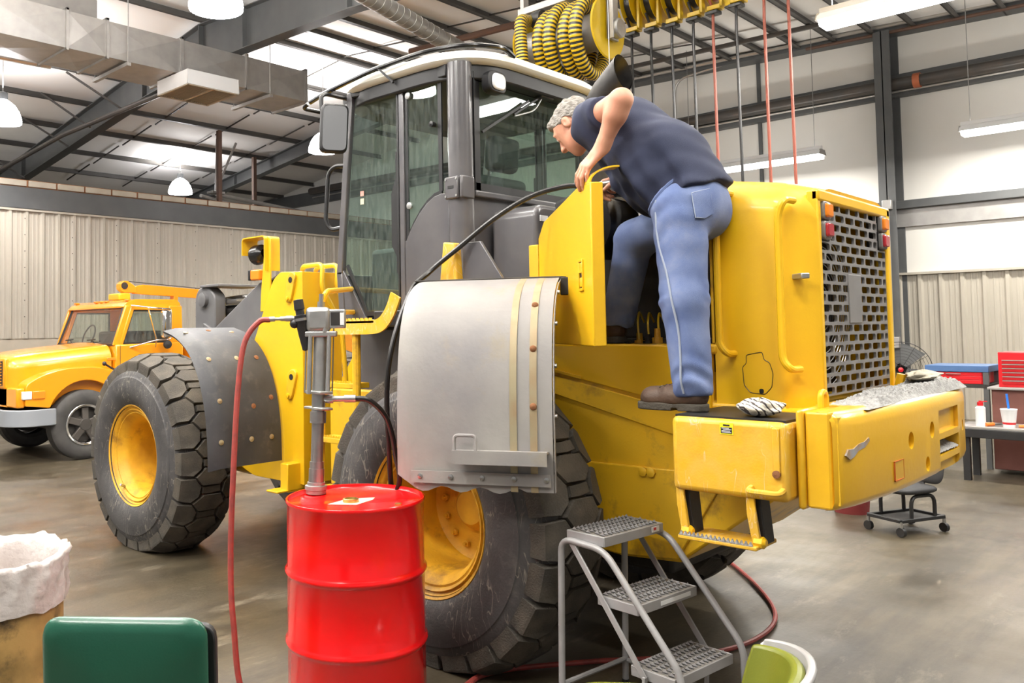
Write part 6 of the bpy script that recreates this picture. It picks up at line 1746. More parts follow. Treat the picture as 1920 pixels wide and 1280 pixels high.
# fenders with wheel arches
for s_, yy in ((-1, y0), (1, y1)):
    arch = [(4.78 + 0.50 * math.cos(a), 0.46 + 0.54 * math.sin(a)) for a in np.linspace(PI - 0.42, 0.42, 15)]
    poly = [(4.02, 0.72)] + [(4.03, 0.98), (4.20, 1.08), (4.50, 1.16), (4.9, 1.17), (5.22, 1.10)] + [(5.26, 0.66)] + arch[::-1]
    poly = rnd(poly, [0.02, 0.06, 0.1, 0.1, 0.1, 0.03, 0.0] + [0] * len(arch), 3, True)
    f_ = MB().prism(poly, 'y', yy - 0.05 if s_ < 0 else yy - 0.27, yy + 0.27 if s_ < 0 else yy + 0.05)
    tk('front_fender', f_, 'orange', 0.04, seg=4)
    wl_ = MB().prism([(a, b) for a, b in arch], 'y', yy - 0.02 if s_ < 0 else yy - 0.2, yy + 0.2 if s_ < 0 else yy + 0.02)
    # wheel
    cx_, cz_ = 4.78, 0.44
    yo = yy - 0.045 if s_ < 0 else yy + 0.045
    pr = [(0.0, 0.255), (-0.012, 0.275), (-0.02, 0.33), (-0.016, 0.385), (0.0, 0.42), (0.02, 0.437), (0.09, 0.44), (0.18, 0.437), (0.22, 0.40), (0.23, 0.30), (0.2, 0.25)]
    w_ = tk('wheel', MB().lathe(pr, (cx_, yo, cz_), (0, -s_ * -1 if False else (1 if s_ < 0 else -1), 0), 48), mat('truck_tyre', (0.03, 0.029, 0.028), 0.75, col2=(0.07, 0.065, 0.06), scale=6, amt=0.7))
    dy_ = 1 if s_ < 0 else -1
    tk('rim', MB().lathe([(-0.012, 0.262), (-0.02, 0.255), (-0.012, 0.235), (0.0, 0.225), (0.05, 0.215)], (cx_, yo, cz_), (0, dy_, 0), 40), 'chrome', par=w_)
    tk('wheel_disc', MB().lathe([(0.09, 0.22), (0.085, 0.12), (0.02, 0.09), (0.0, 0.07), (0.0, 0.001)], (cx_, yo, cz_), (0, dy_, 0), 24), mat('dark_wheel_disc', (0.045, 0.04, 0.035), 0.6, metal=0.3), par=w_)
    for k in range(5):
        a = 2 * PI * k / 5 + 0.3
        tk('wheel_spoke', MB().bar((cx_ + 0.06 * math.cos(a), yo + dy_ * 0.03, cz_ + 0.06 * math.sin(a)), (cx_ + 0.215 * math.cos(a), yo + dy_ * 0.05, cz_ + 0.215 * math.sin(a)), 0.05, 0.09, (-math.sin(a), 0, math.cos(a))), mat('dark_wheel_spoke', (0.06, 0.052, 0.045), 0.6, metal=0.3) if k == 0 else bpy.data.materials['dark_wheel_spoke'], 0.01, w_)
    # lamp cluster at the corner
    fy0, fy1 = (yy - 0.066, yy + 0.12) if s_ < 0 else (yy - 0.12, yy + 0.066)
    tk('head_lamp', MB().box(3.985, 4.10, fy0 + 0.003, fy1, 0.80, 0.90), 'clear_lens', 0.01)
    tk('turn_lamp', MB().box(4.105, 4.26, fy0, fy1, 0.80, 0.90), 'amber', 0.01)
tk('inner_arch', MB().box(4.4, 5.2, y0 + 0.22, y1 - 0.22, 0.40, 1.0), 'dark')
tk('chassis_rail', MB().box(4.1, 9.5, ym - 0.45, ym + 0.45, 0.42, 0.62), 'dark')
# front: grille panel
tk('front_panel', MB().box(3.93, 4.03, y0 - 0.02, y1 + 0.02, 0.70, 0.94), 'orange', 0.02)
gp = tk('grille_surround', MB().box(3.90, 3.96, ym - 0.62, ym + 0.62, 0.92, 1.30), 'orange', 0.02)
tk('grille_void', MB().box(3.893, 3.90, ym - 0.57, ym + 0.57, 0.965, 1.265), 'dark', 0, gp)
for k in range(8):
    tk('grille_bar', MB().box(3.885, 3.897, ym - 0.55, ym + 0.55, 0.972 + k * 0.037, 0.985 + k * 0.037), 'orange', 0.0, gp)
for y in np.linspace(ym - 0.5, ym + 0.5, 7):
    tk('grille_bar', MB().box(3.887, 3.895, y - 0.006, y + 0.006, 0.965, 1.265), 'orange', 0.0, gp)
bmp = rnd([(4.34, y0 - 0.10), (4.02, y0 - 0.10), (3.84, y0 + 0.10), (3.80, ym), (3.84, y1 - 0.10), (4.02, y1 + 0.10), (4.34, y1 + 0.10)], [0, 0.1, 0.1, 0.2, 0.1, 0.1, 0], 5)
inn = [(x + 0.06, ym + (y - ym) * 0.96) for x, y in bmp]
bo_ = tk('bumper', MB().prism(bmp + inn[::-1], 'z', 0.47, 0.675), 'bumper', 0.01)
for k, dy_ in enumerate((0.0, 0.09)):
    tk('bumper_slot', MB().obox((3.865, y0 + 0.20 + dy_, 0.585), (0.03, 0.065, 0.075), Matrix.Rotation(R(-14), 3, 'Z')), 'black', 0.004, bo_)
# cab
cl = MB().prism([(5.20, 0.62), (5.20, 1.44), (6.20, 1.46), (6.22, 0.62)], 'y', y0, y1)
tk('cab_body', cl, 'orange', 0.02)
tk('cab_roof', MB().prism(rnd([(5.33, 1.93), (5.38, 2.0), (5.50, 2.045), (6.12, 2.05), (6.19, 2.0), (6.19, 1.93)], 0.03, 3, True), 'y', y0 + 0.06, y1 - 0.06), 'orange', 0.03, seg=4)
for yy in (y0 + 0.015, y1 - 0.075):
    tk('front_pillar', MB().prism([(5.18, 1.43), (5.27, 1.43), (5.445, 1.96), (5.355, 1.96)], 'y', yy + 0.01, yy + 0.06), 'orange', 0.012)
    tk('rear_pillar', MB().prism([(5.99, 1.45), (6.20, 1.45), (6.19, 1.96), (5.99, 1.96)], 'y', yy, yy + 0.06), 'orange', 0.012)
    tk('door_frame', MB().prism([(5.26, 1.43), (5.31, 1.43), (5.47, 1.90), (5.99, 1.90), (5.99, 1.95), (5.43, 1.95)], 'y', yy, yy + 0.06), 'orange', 0.008)
    for p_, q_ in (((5.315, 1.445), (5.465, 1.90)), ((5.465, 1.895), (5.99, 1.895)), ((5.985, 1.90), (5.985, 1.445)), ((5.315, 1.45), (5.99, 1.45))):
        tk('window_seal', MB().bar((p_[0], yy + 0.03, p_[1]), (q_[0], yy + 0.03, q_[1]), 0.03, 0.022, (0, 1, 0)), 'black')
    tk('side_window', MB().prism([(5.315, 1.445), (5.47, 1.90), (5.99, 1.90), (5.99, 1.445)], 'y', yy + 0.027, yy + 0.033), 'glass_clear')
wsm = MB(); wsm.add([(5.205, y0 + 0.05, 1.43), (5.205, y1 - 0.05, 1.43), (5.385, y1 - 0.12, 1.95), (5.385, y0 + 0.12, 1.95)], [(0, 1, 2, 3)])
tk('windshield', wsm, 'glass_clear')
for a, b in (((5.20, y0 + 0.05, 1.44), (5.20, y1 - 0.05, 1.44)), ((5.378, y0 + 0.12, 1.94), (5.378, y1 - 0.12, 1.94)), ((5.20, y0 + 0.06, 1.44), (5.378, y0 + 0.125, 1.94)), ((5.20, y1 - 0.06, 1.44), (5.378, y1 - 0.125, 1.94))):
    tk('windshield_seal', MB().bar(a, b, 0.03, 0.03), 'black')
tk('cab_back', MB().box(6.15, 6.19, y0 + 0.05, y1 - 0.05, 1.45, 1.62), 'orange')
tk('bench_seat', MB().box(5.75, 6.12, y0 + 0.15, y1 - 0.15, 1.25, 1.62), 'seat_black', 0.04)
tk('rear_window', MB().box(6.165, 6.17, y0 + 0.1, y1 - 0.1, 1.6, 1.95), 'glass_clear')
tk('steering_wheel', MB().tube([(5.45 + 0.06 * math.sin(2 * PI * k / 24), y1 - 0.5 + 0.17 * math.cos(2 * PI * k / 24), 1.55 + 0.16 * math.sin(2 * PI * k / 24)) for k in range(24)], 0.012, 6, closed=True), 'black')
for yy in (ym - 0.45, ym + 0.25):
    tk('wiper', MB().bar((5.17, yy, 1.43), (5.215, yy + 0.28, 1.505), 0.012, 0.012).bar((5.19, yy + 0.10, 1.51), (5.22, yy + 0.42, 1.50), 0.01, 0.015), 'black')
tk('door_line', MB().box(5.262, 5.268, y0 - 0.002, y0 + 0.01, 0.68, 1.43), 'black')
tk('side_marker', MB().box(5.08, 5.20, y0 - 0.008, y0 + 0.01, 1.235, 1.275), 'amber', 0.006)
for dy_ in (0.12, 0.75, 0.90, 1.05, 1.7):
    tk('roof_marker', MB().box(5.40, 5.46, y0 + dy_ - 0.04, y0 + dy_ + 0.04, 2.02, 2.045), 'amber', 0.008)
tk('beacon', MB().box(5.62, 5.80, ym - 0.17, ym + 0.17, 2.06, 2.16), mat('beacon_amber', (0.62, 0.42, 0.01), 0.25, coat=0.4), 0.02)
tk('hood_latch', MB().tube([(5.02, y0 - 0.055, 1.20), (5.16, y0 - 0.03, 1.12), (5.32, y0 - 0.02, 1.05)], 0.014, 6).ball((5.02, y0 - 0.055, 1.20), 0.03, 8, 6), 'black')
# mirror on chrome arms
ma = tk('mirror_arm', MB().tube(rnd([(5.42, y0, 1.96), (5.70, y0 - 0.16, 1.92), (5.92, y0 - 0.16, 1.91), (5.92, y0 - 0.16, 1.50), (5.70, y0 - 0.14, 1.49), (5.40, y0, 1.40)], 0.04, 4), 0.010, 8), 'chrome')
tk('mirror_arm', MB().tube([(5.60, y0 - 0.12, 1.93), (5.72, y0 - 0.13, 1.50), (5.76, y0 - 0.02, 1.40)], 0.010, 8), 'chrome')
mi = tk('mirror', MB().box(5.78, 5.90, y0 - 0.22, y0 - 0.10, 1.52, 1.89), 'chrome', 0.03)
tk('spot_mirror', MB().lathe([(0, 0.06), (0.03, 0.055), (0.04, 0.001)], (5.86, y0 - 0.16, 1.43), (0, -1, 0), 14), 'black', 0, mi)
# service body and crane
sb = tk('service_body', MB().box(6.35, 9.4, y0 - 0.02, y1 + 0.02, 0.75, 1.60), 'orange', 0.02)
tk('body_rail', MB().box(6.33, 9.4, y0 - 0.03, y0 + 0.12, 1.60, 1.64), 'black', 0.004, sb)
tk('vise', MB().box(6.75, 6.85, y0 + 0.1, y0 + 0.2, 1.64, 1.80), 'dark', 0.01, sb)
bm_ = MB().prism([(5.92, 2.16), (5.92, 2.27), (6.05, 2.295), (7.4, 2.23), (7.4, 2.09), (6.1, 2.15)], 'y', ym - 0.05, ym + 0.05)
bo2 = tk('crane_boom', bm_, 'orange', 0.008)
tk('boom_tip', MB().prism([(5.95, 2.17), (5.76, 2.17), (5.69, 2.22), (5.69, 2.30), (5.75, 2.345), (5.82, 2.34), (5.95, 2.26)], 'y', ym - 0.06, ym + 0.06), 'orange', 0.01, bo2)
tk('boom_sheave', MB().lathe([(-0.07, 0.001), (-0.07, 0.05), (0.07, 0.05), (0.07, 0.001)], (5.76, ym, 2.27), (0, 1, 0), 14), 'dark', 0, bo2)
tk('boom_cable', MB().tube([(5.80, ym, 2.34), (7.4, ym, 2.24)], 0.006, 5), 'black', 0, bo2)
tk('boom_rest', MB().box(6.55, 6.62, ym - 0.06, ym + 0.06, 1.6, 2.14), 'orange', 0.006, bo2)
tk('rear_axle_wheel', MB().lathe([(0, 0.001), (0, 0.40), (0.05, 0.44), (0.25, 0.44), (0.28, 0.38), (0.28, 0.001)], (8.3, y0 - 0.02, 0.44), (0, 1, 0), 32), 'rubber')

# ================================================================== exhaust hose reel
def striped(pts, r, n, name, par, rings, m1, m2):
    """corrugated hose: alternating proud yellow and sunk dark rings"""
    P = [V3(p) for p in pts]
    d = [0.0]
    for a, b in zip(P[:-1], P[1:]): d.append(d[-1] + (b - a).length)
    tot = d[-1]; q = []; rr = []
    j = 0
    for k in range(rings * 4 + 1):
        s = tot * k / (rings * 4)
        while j < len(d) - 2 and d[j + 1] < s: j += 1
        t = (s - d[j]) / max(d[j + 1] - d[j], 1e-9)
        q.append(P[j].lerp(P[j + 1], t)); rr.append(r * (0.93 if k % 4 == 0 else (1.0 if k % 4 == 2 else 0.985)))
    mb = MB(); mb.tube(q, rr, n)
    o = mb.build(name, m1, par, fix=False)
    o.data.materials.append(m2)
    mi_ = []
    for k in range(rings * 4):
        mi_ += [1 if k % 4 in (3, 0) else 0] * n
    mi_ += [1, 1]
    o.data.polygons.foreach_set('material_index', mi_[:len(o.data.polygons)])
    return o


RX, RZ = 7.80, 4.72
er = thing('exhaust_hose_reel', 'big overhead reel of yellow and black striped exhaust hose', 'hose reel', (RX, 5.2, 4.3))
hel = []
for k in range(220):
    t = k / 219
    a = -PI * 0.65 - t * 3.4 * 2 * PI
    rr_ = 0.335 + 0.02 * math.sin(a * 0.5)
    sag = 0.10 if math.sin(a) < 0 else 0.0
    hel.append((RX + rr_ * math.cos(a), 5.42 - 0.56 * t, RZ - 0.02 + (rr_ + sag * -math.sin(a) * 0.7) * math.sin(a)))
striped(hel, 0.072, 12, 'hose_coil', er, 170, M['yellow_reel'], M['black'])
striped(rnd([(RX - 0.10, 5.66, RZ + 0.30), (RX - 0.36, 5.60, RZ + 0.24), (RX - 0.38, 5.58, RZ + 0.05), (RX - 0.36, 5.55, RZ - 0.75)], 0.12, 6), 0.068, 12, 'hose_drop', er, 34, M['yellow_reel'], M['black'])
MB().lathe([(0, 0.20), (1.0, 0.20)], (RX, 4.76, RZ), (0, 1, 0), 24, True).build('reel_drum', M['galv'], er)
MB().lathe([(0, 0.001), (0, 0.315), (0.012, 0.33), (0.02, 0.32), (0.02, 0.001)], (RX, 4.72, RZ), (0, 1, 0), 40).build('flange', M['yellow_reel'], er)
MB().lathe([(0, 0.001), (0, 0.315), (0.012, 0.33), (0.02, 0.32), (0.02, 0.001)], (RX, 5.72, RZ), (0, 1, 0), 40).build('flange', M['yellow_reel'], er)
MB().box(RX - 0.07, RX + 0.10, 4.66, 4.70, RZ - 0.14, 5.9).build('end_bracket', M['galv'], er, bevel=0.006)
MB().box(RX - 0.07, RX - 0.055, 4.62, 4.70, RZ - 0.14, 5.9).build('bracket_web', M['galv'], er, bevel=0.004)
MB().lathe([(0, 0.105), (0.06, 0.105), (0.075, 0.09), (0.075, 0.001)], (RX + 0.04, 4.665, RZ - 0.02), (0, -1, 0), 28, True).build('spring_housing', M['alu'], er)
MB().box(RX - 0.05, RX + 0.05, 5.78, 5.83, RZ - 0.1, 5.9).build('end_bracket', M['galv'], er, bevel=0.006)
MB().box(RX - 0.06, RX + 0.06, 4.62, 5.86, RZ + 0.42, RZ + 0.50).build('top_beam', M['galv'], er, bevel=0.006)
MB().lathe([(-0.06, 0.10), (0.06, 0.10)], (RX - 0.06, 5.56, RZ + 0.30), (0, 1, 0), 18, True).build('guide_roller', M['black'], er)
for y in (4.68, 5.80):
    MB().box(RX - 0.03, RX + 0.03, y - 0.03, y + 0.03, 5.85, roof_z(y) + 0.05).build('drop_post', M['galv'], er)
MB().cyl((RX - 0.2, 4.60, RZ - 0.55), (RX - 0.2, 4.60, RZ + 1.2), 0.004, 5).build('pull_cord', M['white_plastic'], er)

# ================================================================== bank of small hose reels
order = ['leftmost', 'second from left', 'third from left', 'fourth from left', 'fifth from left', 'sixth from left', 'seventh from left', 'rightmost']
ys_ = [5.13, 4.88, 4.62, 4.36, 4.13, 3.87, 3.57, 3.32]
zs_ = [5.06, 5.05, 5.03, 5.03, 5.04, 5.05, 5.13, 5.20]
cols_ = ['black', 'black', 'black', 'black', 'red', 'black', 'red', 'red']
for i in range(8):
    y, zo, c = ys_[i], zs_[i], cols_[i]
    hm = mat('bare_red_hose', (0.35, 0.085, 0.05), 0.4) if i == 4 else (M['hose_black'] if c == 'black' else bpy.data.materials['bare_red_hose'])
    t = thing('hose_reel', f'yellow overhead hose reel with a hanging {c} hose, {order[i]} of the row', 'hose reel', (9.0, y, zo), 'row of yellow overhead hose reels')
    zc = zo + 0.37
    xc_ = 9.12
    for dy_ in (-0.06, 0.06):
        MB().lathe([(-0.006, 0.06), (-0.006, 0.27), (0.0, 0.285), (0.006, 0.28), (0.006, 0.06)], (xc_, y + dy_, zc), (0, 1, 0), 36).build('side_disc', M['yellow_reel'], t)
    MB().lathe([(-0.05, 0.10), (-0.05, 0.215), (0.05, 0.215), (0.05, 0.10)], (xc_, y, zc), (0, 1, 0), 30).build('hose_roll', hm, t)
    MB().box(8.95, 9.03, y - 0.035 - 0.09, y + 0.0 - 0.09, zo + 0.02, zo + 0.40).build('arm', M['yellow_reel'], t, bevel=0.006)
    MB().box(8.94, 9.06, y - 0.10, y + 0.05, zo - 0.0, zo + 0.05).build('outlet_box', M['yellow_reel'], t, bevel=0.006)
    MB().box(8.94, 9.06, y - 0.07, y + 0.07, zo - 0.045, zo - 0.005).build('roller_guide', M['black'], t, bevel=0.008)
    MB().box(xc_ - 0.04, xc_ + 0.04, y - 0.02, y + 0.02, zc + 0.2, 6.124).build('mount', M['yellow_reel'], t)
    MB().tube([(8.90, y + 0.01, zo + 0.16), (8.99, y, zo), (9.0, y + 0.01, zo - 0.3), (9.0 + 0.01 * (i % 3), y - 0.01, 1.9)], 0.016, 8).build('hose', hm, t)
    MB().lathe([(0, 0.02), (0.12, 0.016)], (9.0 + 0.01 * (i % 3), y - 0.01, 1.78), (0, 0, 1), 8, True).build('nozzle', M['alu'], t)
rb = thing('reel_rail', 'grey steel rail carrying the row of hose reels', 'rail', (9.12, 4.2, 5.8))
MB().box(9.06, 9.18, 3.0, 5.5, 6.125, 6.22).build('rail_beam', M['beam'], rb, bevel=0.006)
for y in (3.1, 5.4):
    MB().box(9.09, 9.15, y - 0.03, y + 0.03, 6.22, roof_z(y) + 0.05).build('rail_hanger', M['beam'], rb)

# ================================================================== right-hand background
lt_ = thing('low_table', 'low dark work table with small tools at the right edge', 'table', (10.4, 1.6, 0))
MB().box(10.0, 10.50, 0.6, 2.22, 0.515, 0.54).build('table_top', M['galv'], lt_, bevel=0.004)
MB().box(9.99, 10.51, 0.6, 2.23, 0.43, 0.515).build('apron', M['black'], lt_, bevel=0.004)
for x in (10.06, 10.45):
    for y in (0.7, 2.15): MB().box(x - 0.03, x + 0.03, y - 0.03, y + 0.03, 0, 0.44).build('leg', M['black'], lt_)
cu = thing('drink_cup', 'white plastic cup with a blue straw on the low table', 'cup', (10.12, 1.80, 0.54))
MB().lathe([(0, 0.05), (0.16, 0.068), (0.175, 0.072), (0.18, 0.07), (0.18, 0.001)], (10.12, 1.80, 0.54), (0, 0, 1), 24, True).build('cup_body', M['white_plastic'], cu)
MB().tube([(10.12, 1.80, 0.72), (10.12, 1.812, 0.865)], 0.010, 8).build('straw', M['blue_straw'], cu)
MB().lathe([(0.03, 0.0545), (0.05, 0.0565)], (10.12, 1.80, 0.54), (0, 0, 1), 24).build('red_band', M['tool_red'], cu)
ca = thing('spray_can', 'pale aerosol can with a red cap on the low table', 'can', (10.10, 2.03, 0.54))
MB().lathe([(0, 0.044), (0.18, 0.044), (0.195, 0.03), (0.20, 0.03)], (10.10, 2.03, 0.54), (0, 0, 1), 20, True).build('can_body', M['white_plastic'], ca)
MB().lathe([(0.20, 0.026), (0.235, 0.026), (0.238, 0.012), (0.25, 0.012)], (10.10, 2.03, 0.54), (0, 0, 1), 14, True).build('cap', M['tool_red'], ca)
MB().tube([(10.10, 2.03, 0.78), (10.10, 1.97, 0.785)], 0.005, 6).build('spray_tube', M['tool_red'], ca)
sk = thing('screwdriver', 'orange-handled tool lying on the low table between can and cup', 'tool', (10.12, 1.93, 0.54))
MB().cyl((10.08, 1.985, 0.558), (10.14, 1.93, 0.56), 0.018, 8).build('handle', M['orange_handle'], sk)
MB().cyl((10.14, 1.93, 0.56), (10.20, 1.87, 0.562), 0.012, 8).build('shaft', M['steel'], sk)
sk = thing('screwdriver', 'orange-tipped tool lying right of the cup on the low table', 'tool', (10.12, 1.70, 0.54))
MB().cyl((10.12, 1.725, 0.556), (10.13, 1.67, 0.556), 0.014, 8).build('handle', M['orange_handle'], sk)
MB().cyl((10.13, 1.67, 0.556), (10.14, 1.60, 0.556), 0.007, 8).build('shaft', M['steel'], sk)
# brown bench and red tool chest
bnc = thing('brown_cabinet', 'brown metal bench cabinet under the red tool chest', 'cabinet', (10.95, 1.5, 0))
MB().box(10.62, 11.3, 0.7, 2.03, 0.05, 0.87).build('cabinet_body', M['brown'], bnc, bevel=0.006)
MB().box(10.58, 11.34, 0.66, 2.06, 0.87, 0.895).build('bench_top', M['galv'], bnc, bevel=0.004)
tcx = thing('tool_chest', 'red tool chest with thin drawers on the brown cabinet at the right edge', 'tool chest', (10.9, 1.55, 0.895))
MB().box(10.66, 11.1, 1.05, 1.97, 0.895, 1.255).build('chest_body', M['tool_red'], tcx, bevel=0.006)
for k in range(6):
    d_ = MB().box(10.648, 10.662, 1.08, 1.935, 0.93 + k * 0.042, 0.966 + k * 0.042).build('drawer', M['tool_red'], tcx, bevel=0.002)
    MB().box(10.640, 10.650, 1.08, 1.935, 0.957 + k * 0.042, 0.966 + k * 0.042).build('drawer_pull', M['alu'], d_)
MB().box(10.64, 10.66, 1.48, 1.53, 1.205, 1.225).build('lock', M['alu'], tcx)
# blue-topped cart with red drawers
crt = thing('tool_cart', 'cart with a blue tray and red drawers beyond the counterweight', 'cart', (11.1, 2.4, 0))
MB().box(10.9, 11.5, 2.10, 2.70, 1.03, 1.10).build('tray', M['cart_blue'], crt, bevel=0.006)
MB().box(10.92, 11.48, 2.16, 2.68, 0.90, 1.03).build('drawer_box', M['tool_red'], crt, bevel=0.004)
for z in (0.905, 0.948, 0.99): MB().box(10.912, 10.922, 2.17, 2.67, z, z + 0.038).build('drawer', M['tool_red'], crt, bevel=0.002)
MB().box(10.90, 10.915, 2.36, 2.50, 1.005, 1.012).build('drawer_pull', M['alu'], crt)
MB().box(10.9, 11.5, 2.10, 2.70, 0.86, 0.90).build('shelf', M['dark'], crt)
for y in (2.13, 2.67):
    for x in (10.93, 11.47): MB().box(x - 0.025, x + 0.025, y - 0.025, y + 0.025, 0.0, 1.03).build('leg', M['beam'], crt)
# pedestal fan
fc = Vector((12.2, 3.29, 0.98)); fdir_ = Vector((-0.96, -0.27, 0)).normalized(); fs_ = Vector((fdir_.y, -fdir_.x, 0))
fa_ = thing('shop_fan', 'round black shop fan with wire guard against the right wall column', 'fan', (12.2, 3.29, 0))
for r_ in np.linspace(0.06, 0.35, 9):
    MB().tube([fc + fdir_ * 0.07 * (1 - (r_ / 0.36) ** 4) + (fs_ * math.cos(2 * PI * k / 40) + Vector((0, 0, 1)) * math.sin(2 * PI * k / 40)) * r_ for k in range(40)], 0.005 if r_ > 0.34 else 0.0022, 5, closed=True).build('guard_ring', M['black'], fa_)
for k in range(12):
    a = 2 * PI * k / 12; d = fs_ * math.cos(a) + Vector((0, 0, 1)) * math.sin(a)
    MB().tube([fc + fdir_ * 0.07 + d * 0.03, fc + fdir_ * 0.05 + d * 0.25, fc + d * 0.35], 0.0025, 5).build('guard_wire', M['black'], fa_)
for k in range(4):
    a = 2 * PI * k / 4 + 0.5
    d = fs_ * math.cos(a) + Vector((0, 0, 1)) * math.sin(a); e = -fs_ * math.sin(a) + Vector((0, 0, 1)) * math.cos(a)
    rows = [[fc + d * (0.06 + 0.25 * i / 5) + e * ((j / 3 - 0.5) * (0.10 + 0.20 * i / 5)) + fdir_ * (0.03 * (j / 3 - 0.5)) for j in range(4)] for i in range(6)]
    g = MB(); g.sheet(rows, 0.004); g.build('fan_blade', M['beam'], fa_)
MB().lathe([(0, 0.03), (0.02, 0.03), (0.03, 0.001)], fc + fdir_ * 0.07, fdir_, 14).build('red_hub', M['tool_red'], fa_)
MB().lathe([(0, 0.08), (0.16, 0.08), (0.18, 0.001)], fc, -fdir_, 14).build('motor', M['black'], fa_)
MB().cyl((12.3, 3.31, 0.0), (12.3, 3.31, 0.98), 0.03, 10).build('stand', M['black'], fa_)
MB().lathe([(0, 0.25), (0.03, 0.24), (0.05, 0.03)], (12.3, 3.31, 0.0), (0, 0, 1), 24, True).build('base', M['black'], fa_)
# wheeled shop stool
so = Vector((7.32, 1.98, 0)); sa = Vector((0.91, -0.41, 0)).normalized(); sbv = Vector((0.41, 0.91, 0)).normalized()
sw = thing('rolling_stool', 'black rolling mechanic stool with a low back on the floor behind the counterweight', 'stool', tuple(so))
cor = [so + sa * a + sbv * b for a, b in ((-0.22, -0.14), (0.22, -0.14), (0.22, 0.14), (-0.22, 0.14))]
for i in range(4):
    a, b = cor[i], cor[(i + 1) % 4]
    MB().bar((a.x, a.y, 0.115), (b.x, b.y, 0.115), 0.03, 0.025).build('base_bar', M['black'], sw, bevel=0.004)
    MB().lathe([(-0.014, 0.001), (-0.014, 0.034), (0.014, 0.034), (0.014, 0.001)], (a.x, a.y, 0.036), tuple(sa), 16).build('caster', M['black'], sw)
    MB().cyl((a.x, a.y, 0.06), (a.x, a.y, 0.11), 0.012, 8).build('caster_stem', M['steel'], sw)
MB().obox(so + Vector((0, 0, 0.105)), (0.40, 0.25, 0.008), Matrix((sa, sbv, Vector((0, 0, 1)))).transposed()).build('tray', M['dark'], sw)
for b in (-0.13, 0.13):
    pts = [so + sa * -0.10 + sbv * b + Vector((0, 0, 0.12)), so + sa * -0.10 + sbv * b + Vector((0, 0, 0.285)), so + sa * 0.14 + sbv * b + Vector((0, 0, 0.285)), so + sa * 0.14 + sbv * b + Vector((0, 0, 0.12))]
    MB().tube(rnd([tuple(p) for p in pts], 0.07, 5), 0.014, 8).build('frame_hoop', M['black'], sw)
pad(so + Vector((0, 0, 0.325)) + sa * -0.01, sa, sbv, 0.38, 0.34, 0.05, 0.10, sw, 'seat_pad', M['seat_black'], 0.015)
pad(so + sa * 0.20 + Vector((0, 0, 0.46)), sbv, (sa * 0.2 + Vector((0, 0, 1))).normalized(), 0.34, 0.22, 0.04, 0.08, sw, 'back_pad', M['seat_black'], 0.012)
MB().bar(tuple(so + sa * 0.16 + Vector((0, 0, 0.30))), tuple(so + sa * 0.20 + Vector((0, 0, 0.42))), 0.05, 0.012).build('back_strut', M['black'], sw)
rdm = thing('red_bucket', 'dark red bucket on the floor half hidden under the counterweight', 'bucket', (7.75, 2.50, 0))
MB().lathe([(0, 0.13), (0.30, 0.155), (0.31, 0.16), (0.315, 0.15), (0.02, 0.12), (0.02, 0.001)], (7.75, 2.50, 0), (0, 0, 1), 28, False).build('bucket_body', mat('dark_red_plastic', (0.16, 0.02, 0.02), 0.5), rdm)
MB().tube([(7.75 + 0.155 * math.cos(a), 2.50, 0.30 - 0.08 * math.sin(a)) for a in np.linspace(0, PI, 10)], 0.005, 6).build('bail', M['steel'], rdm)
# ================================================================== the man
def cap(P, a, b, ra, rb, sx=1.0):
    a = np.array(a, float); b = np.array(b, float)
    s = np.array([sx, 1.0, 1.0])
    Q = (P - a) * s; d = (b - a) * s
    t = np.clip(Q @ d / max(d @ d, 1e-12), 0, 1)
    return np.linalg.norm(Q - t[:, None] * d, axis=1) - (ra + (rb - ra) * t)


def ell(P, c, r, F=None):
    Q = P - np.array(c, float)
    if F is not None: Q = Q @ F            # columns of F are the local axes
    r = np.array(r, float)
    k0 = np.linalg.norm(Q / r, axis=1); k1 = np.linalg.norm(Q / (r * r), axis=1)
    return k0 * (k0 - 1.0) / np.maximum(k1, 1e-9)


def smin(a, b, k):
    h = np.clip(0.5 + 0.5 * (b - a) / k, 0, 1)
    return b + (a - b) * h - k * h * (1 - h)


def smax(a, b, k): return -smin(-a, -b, k)


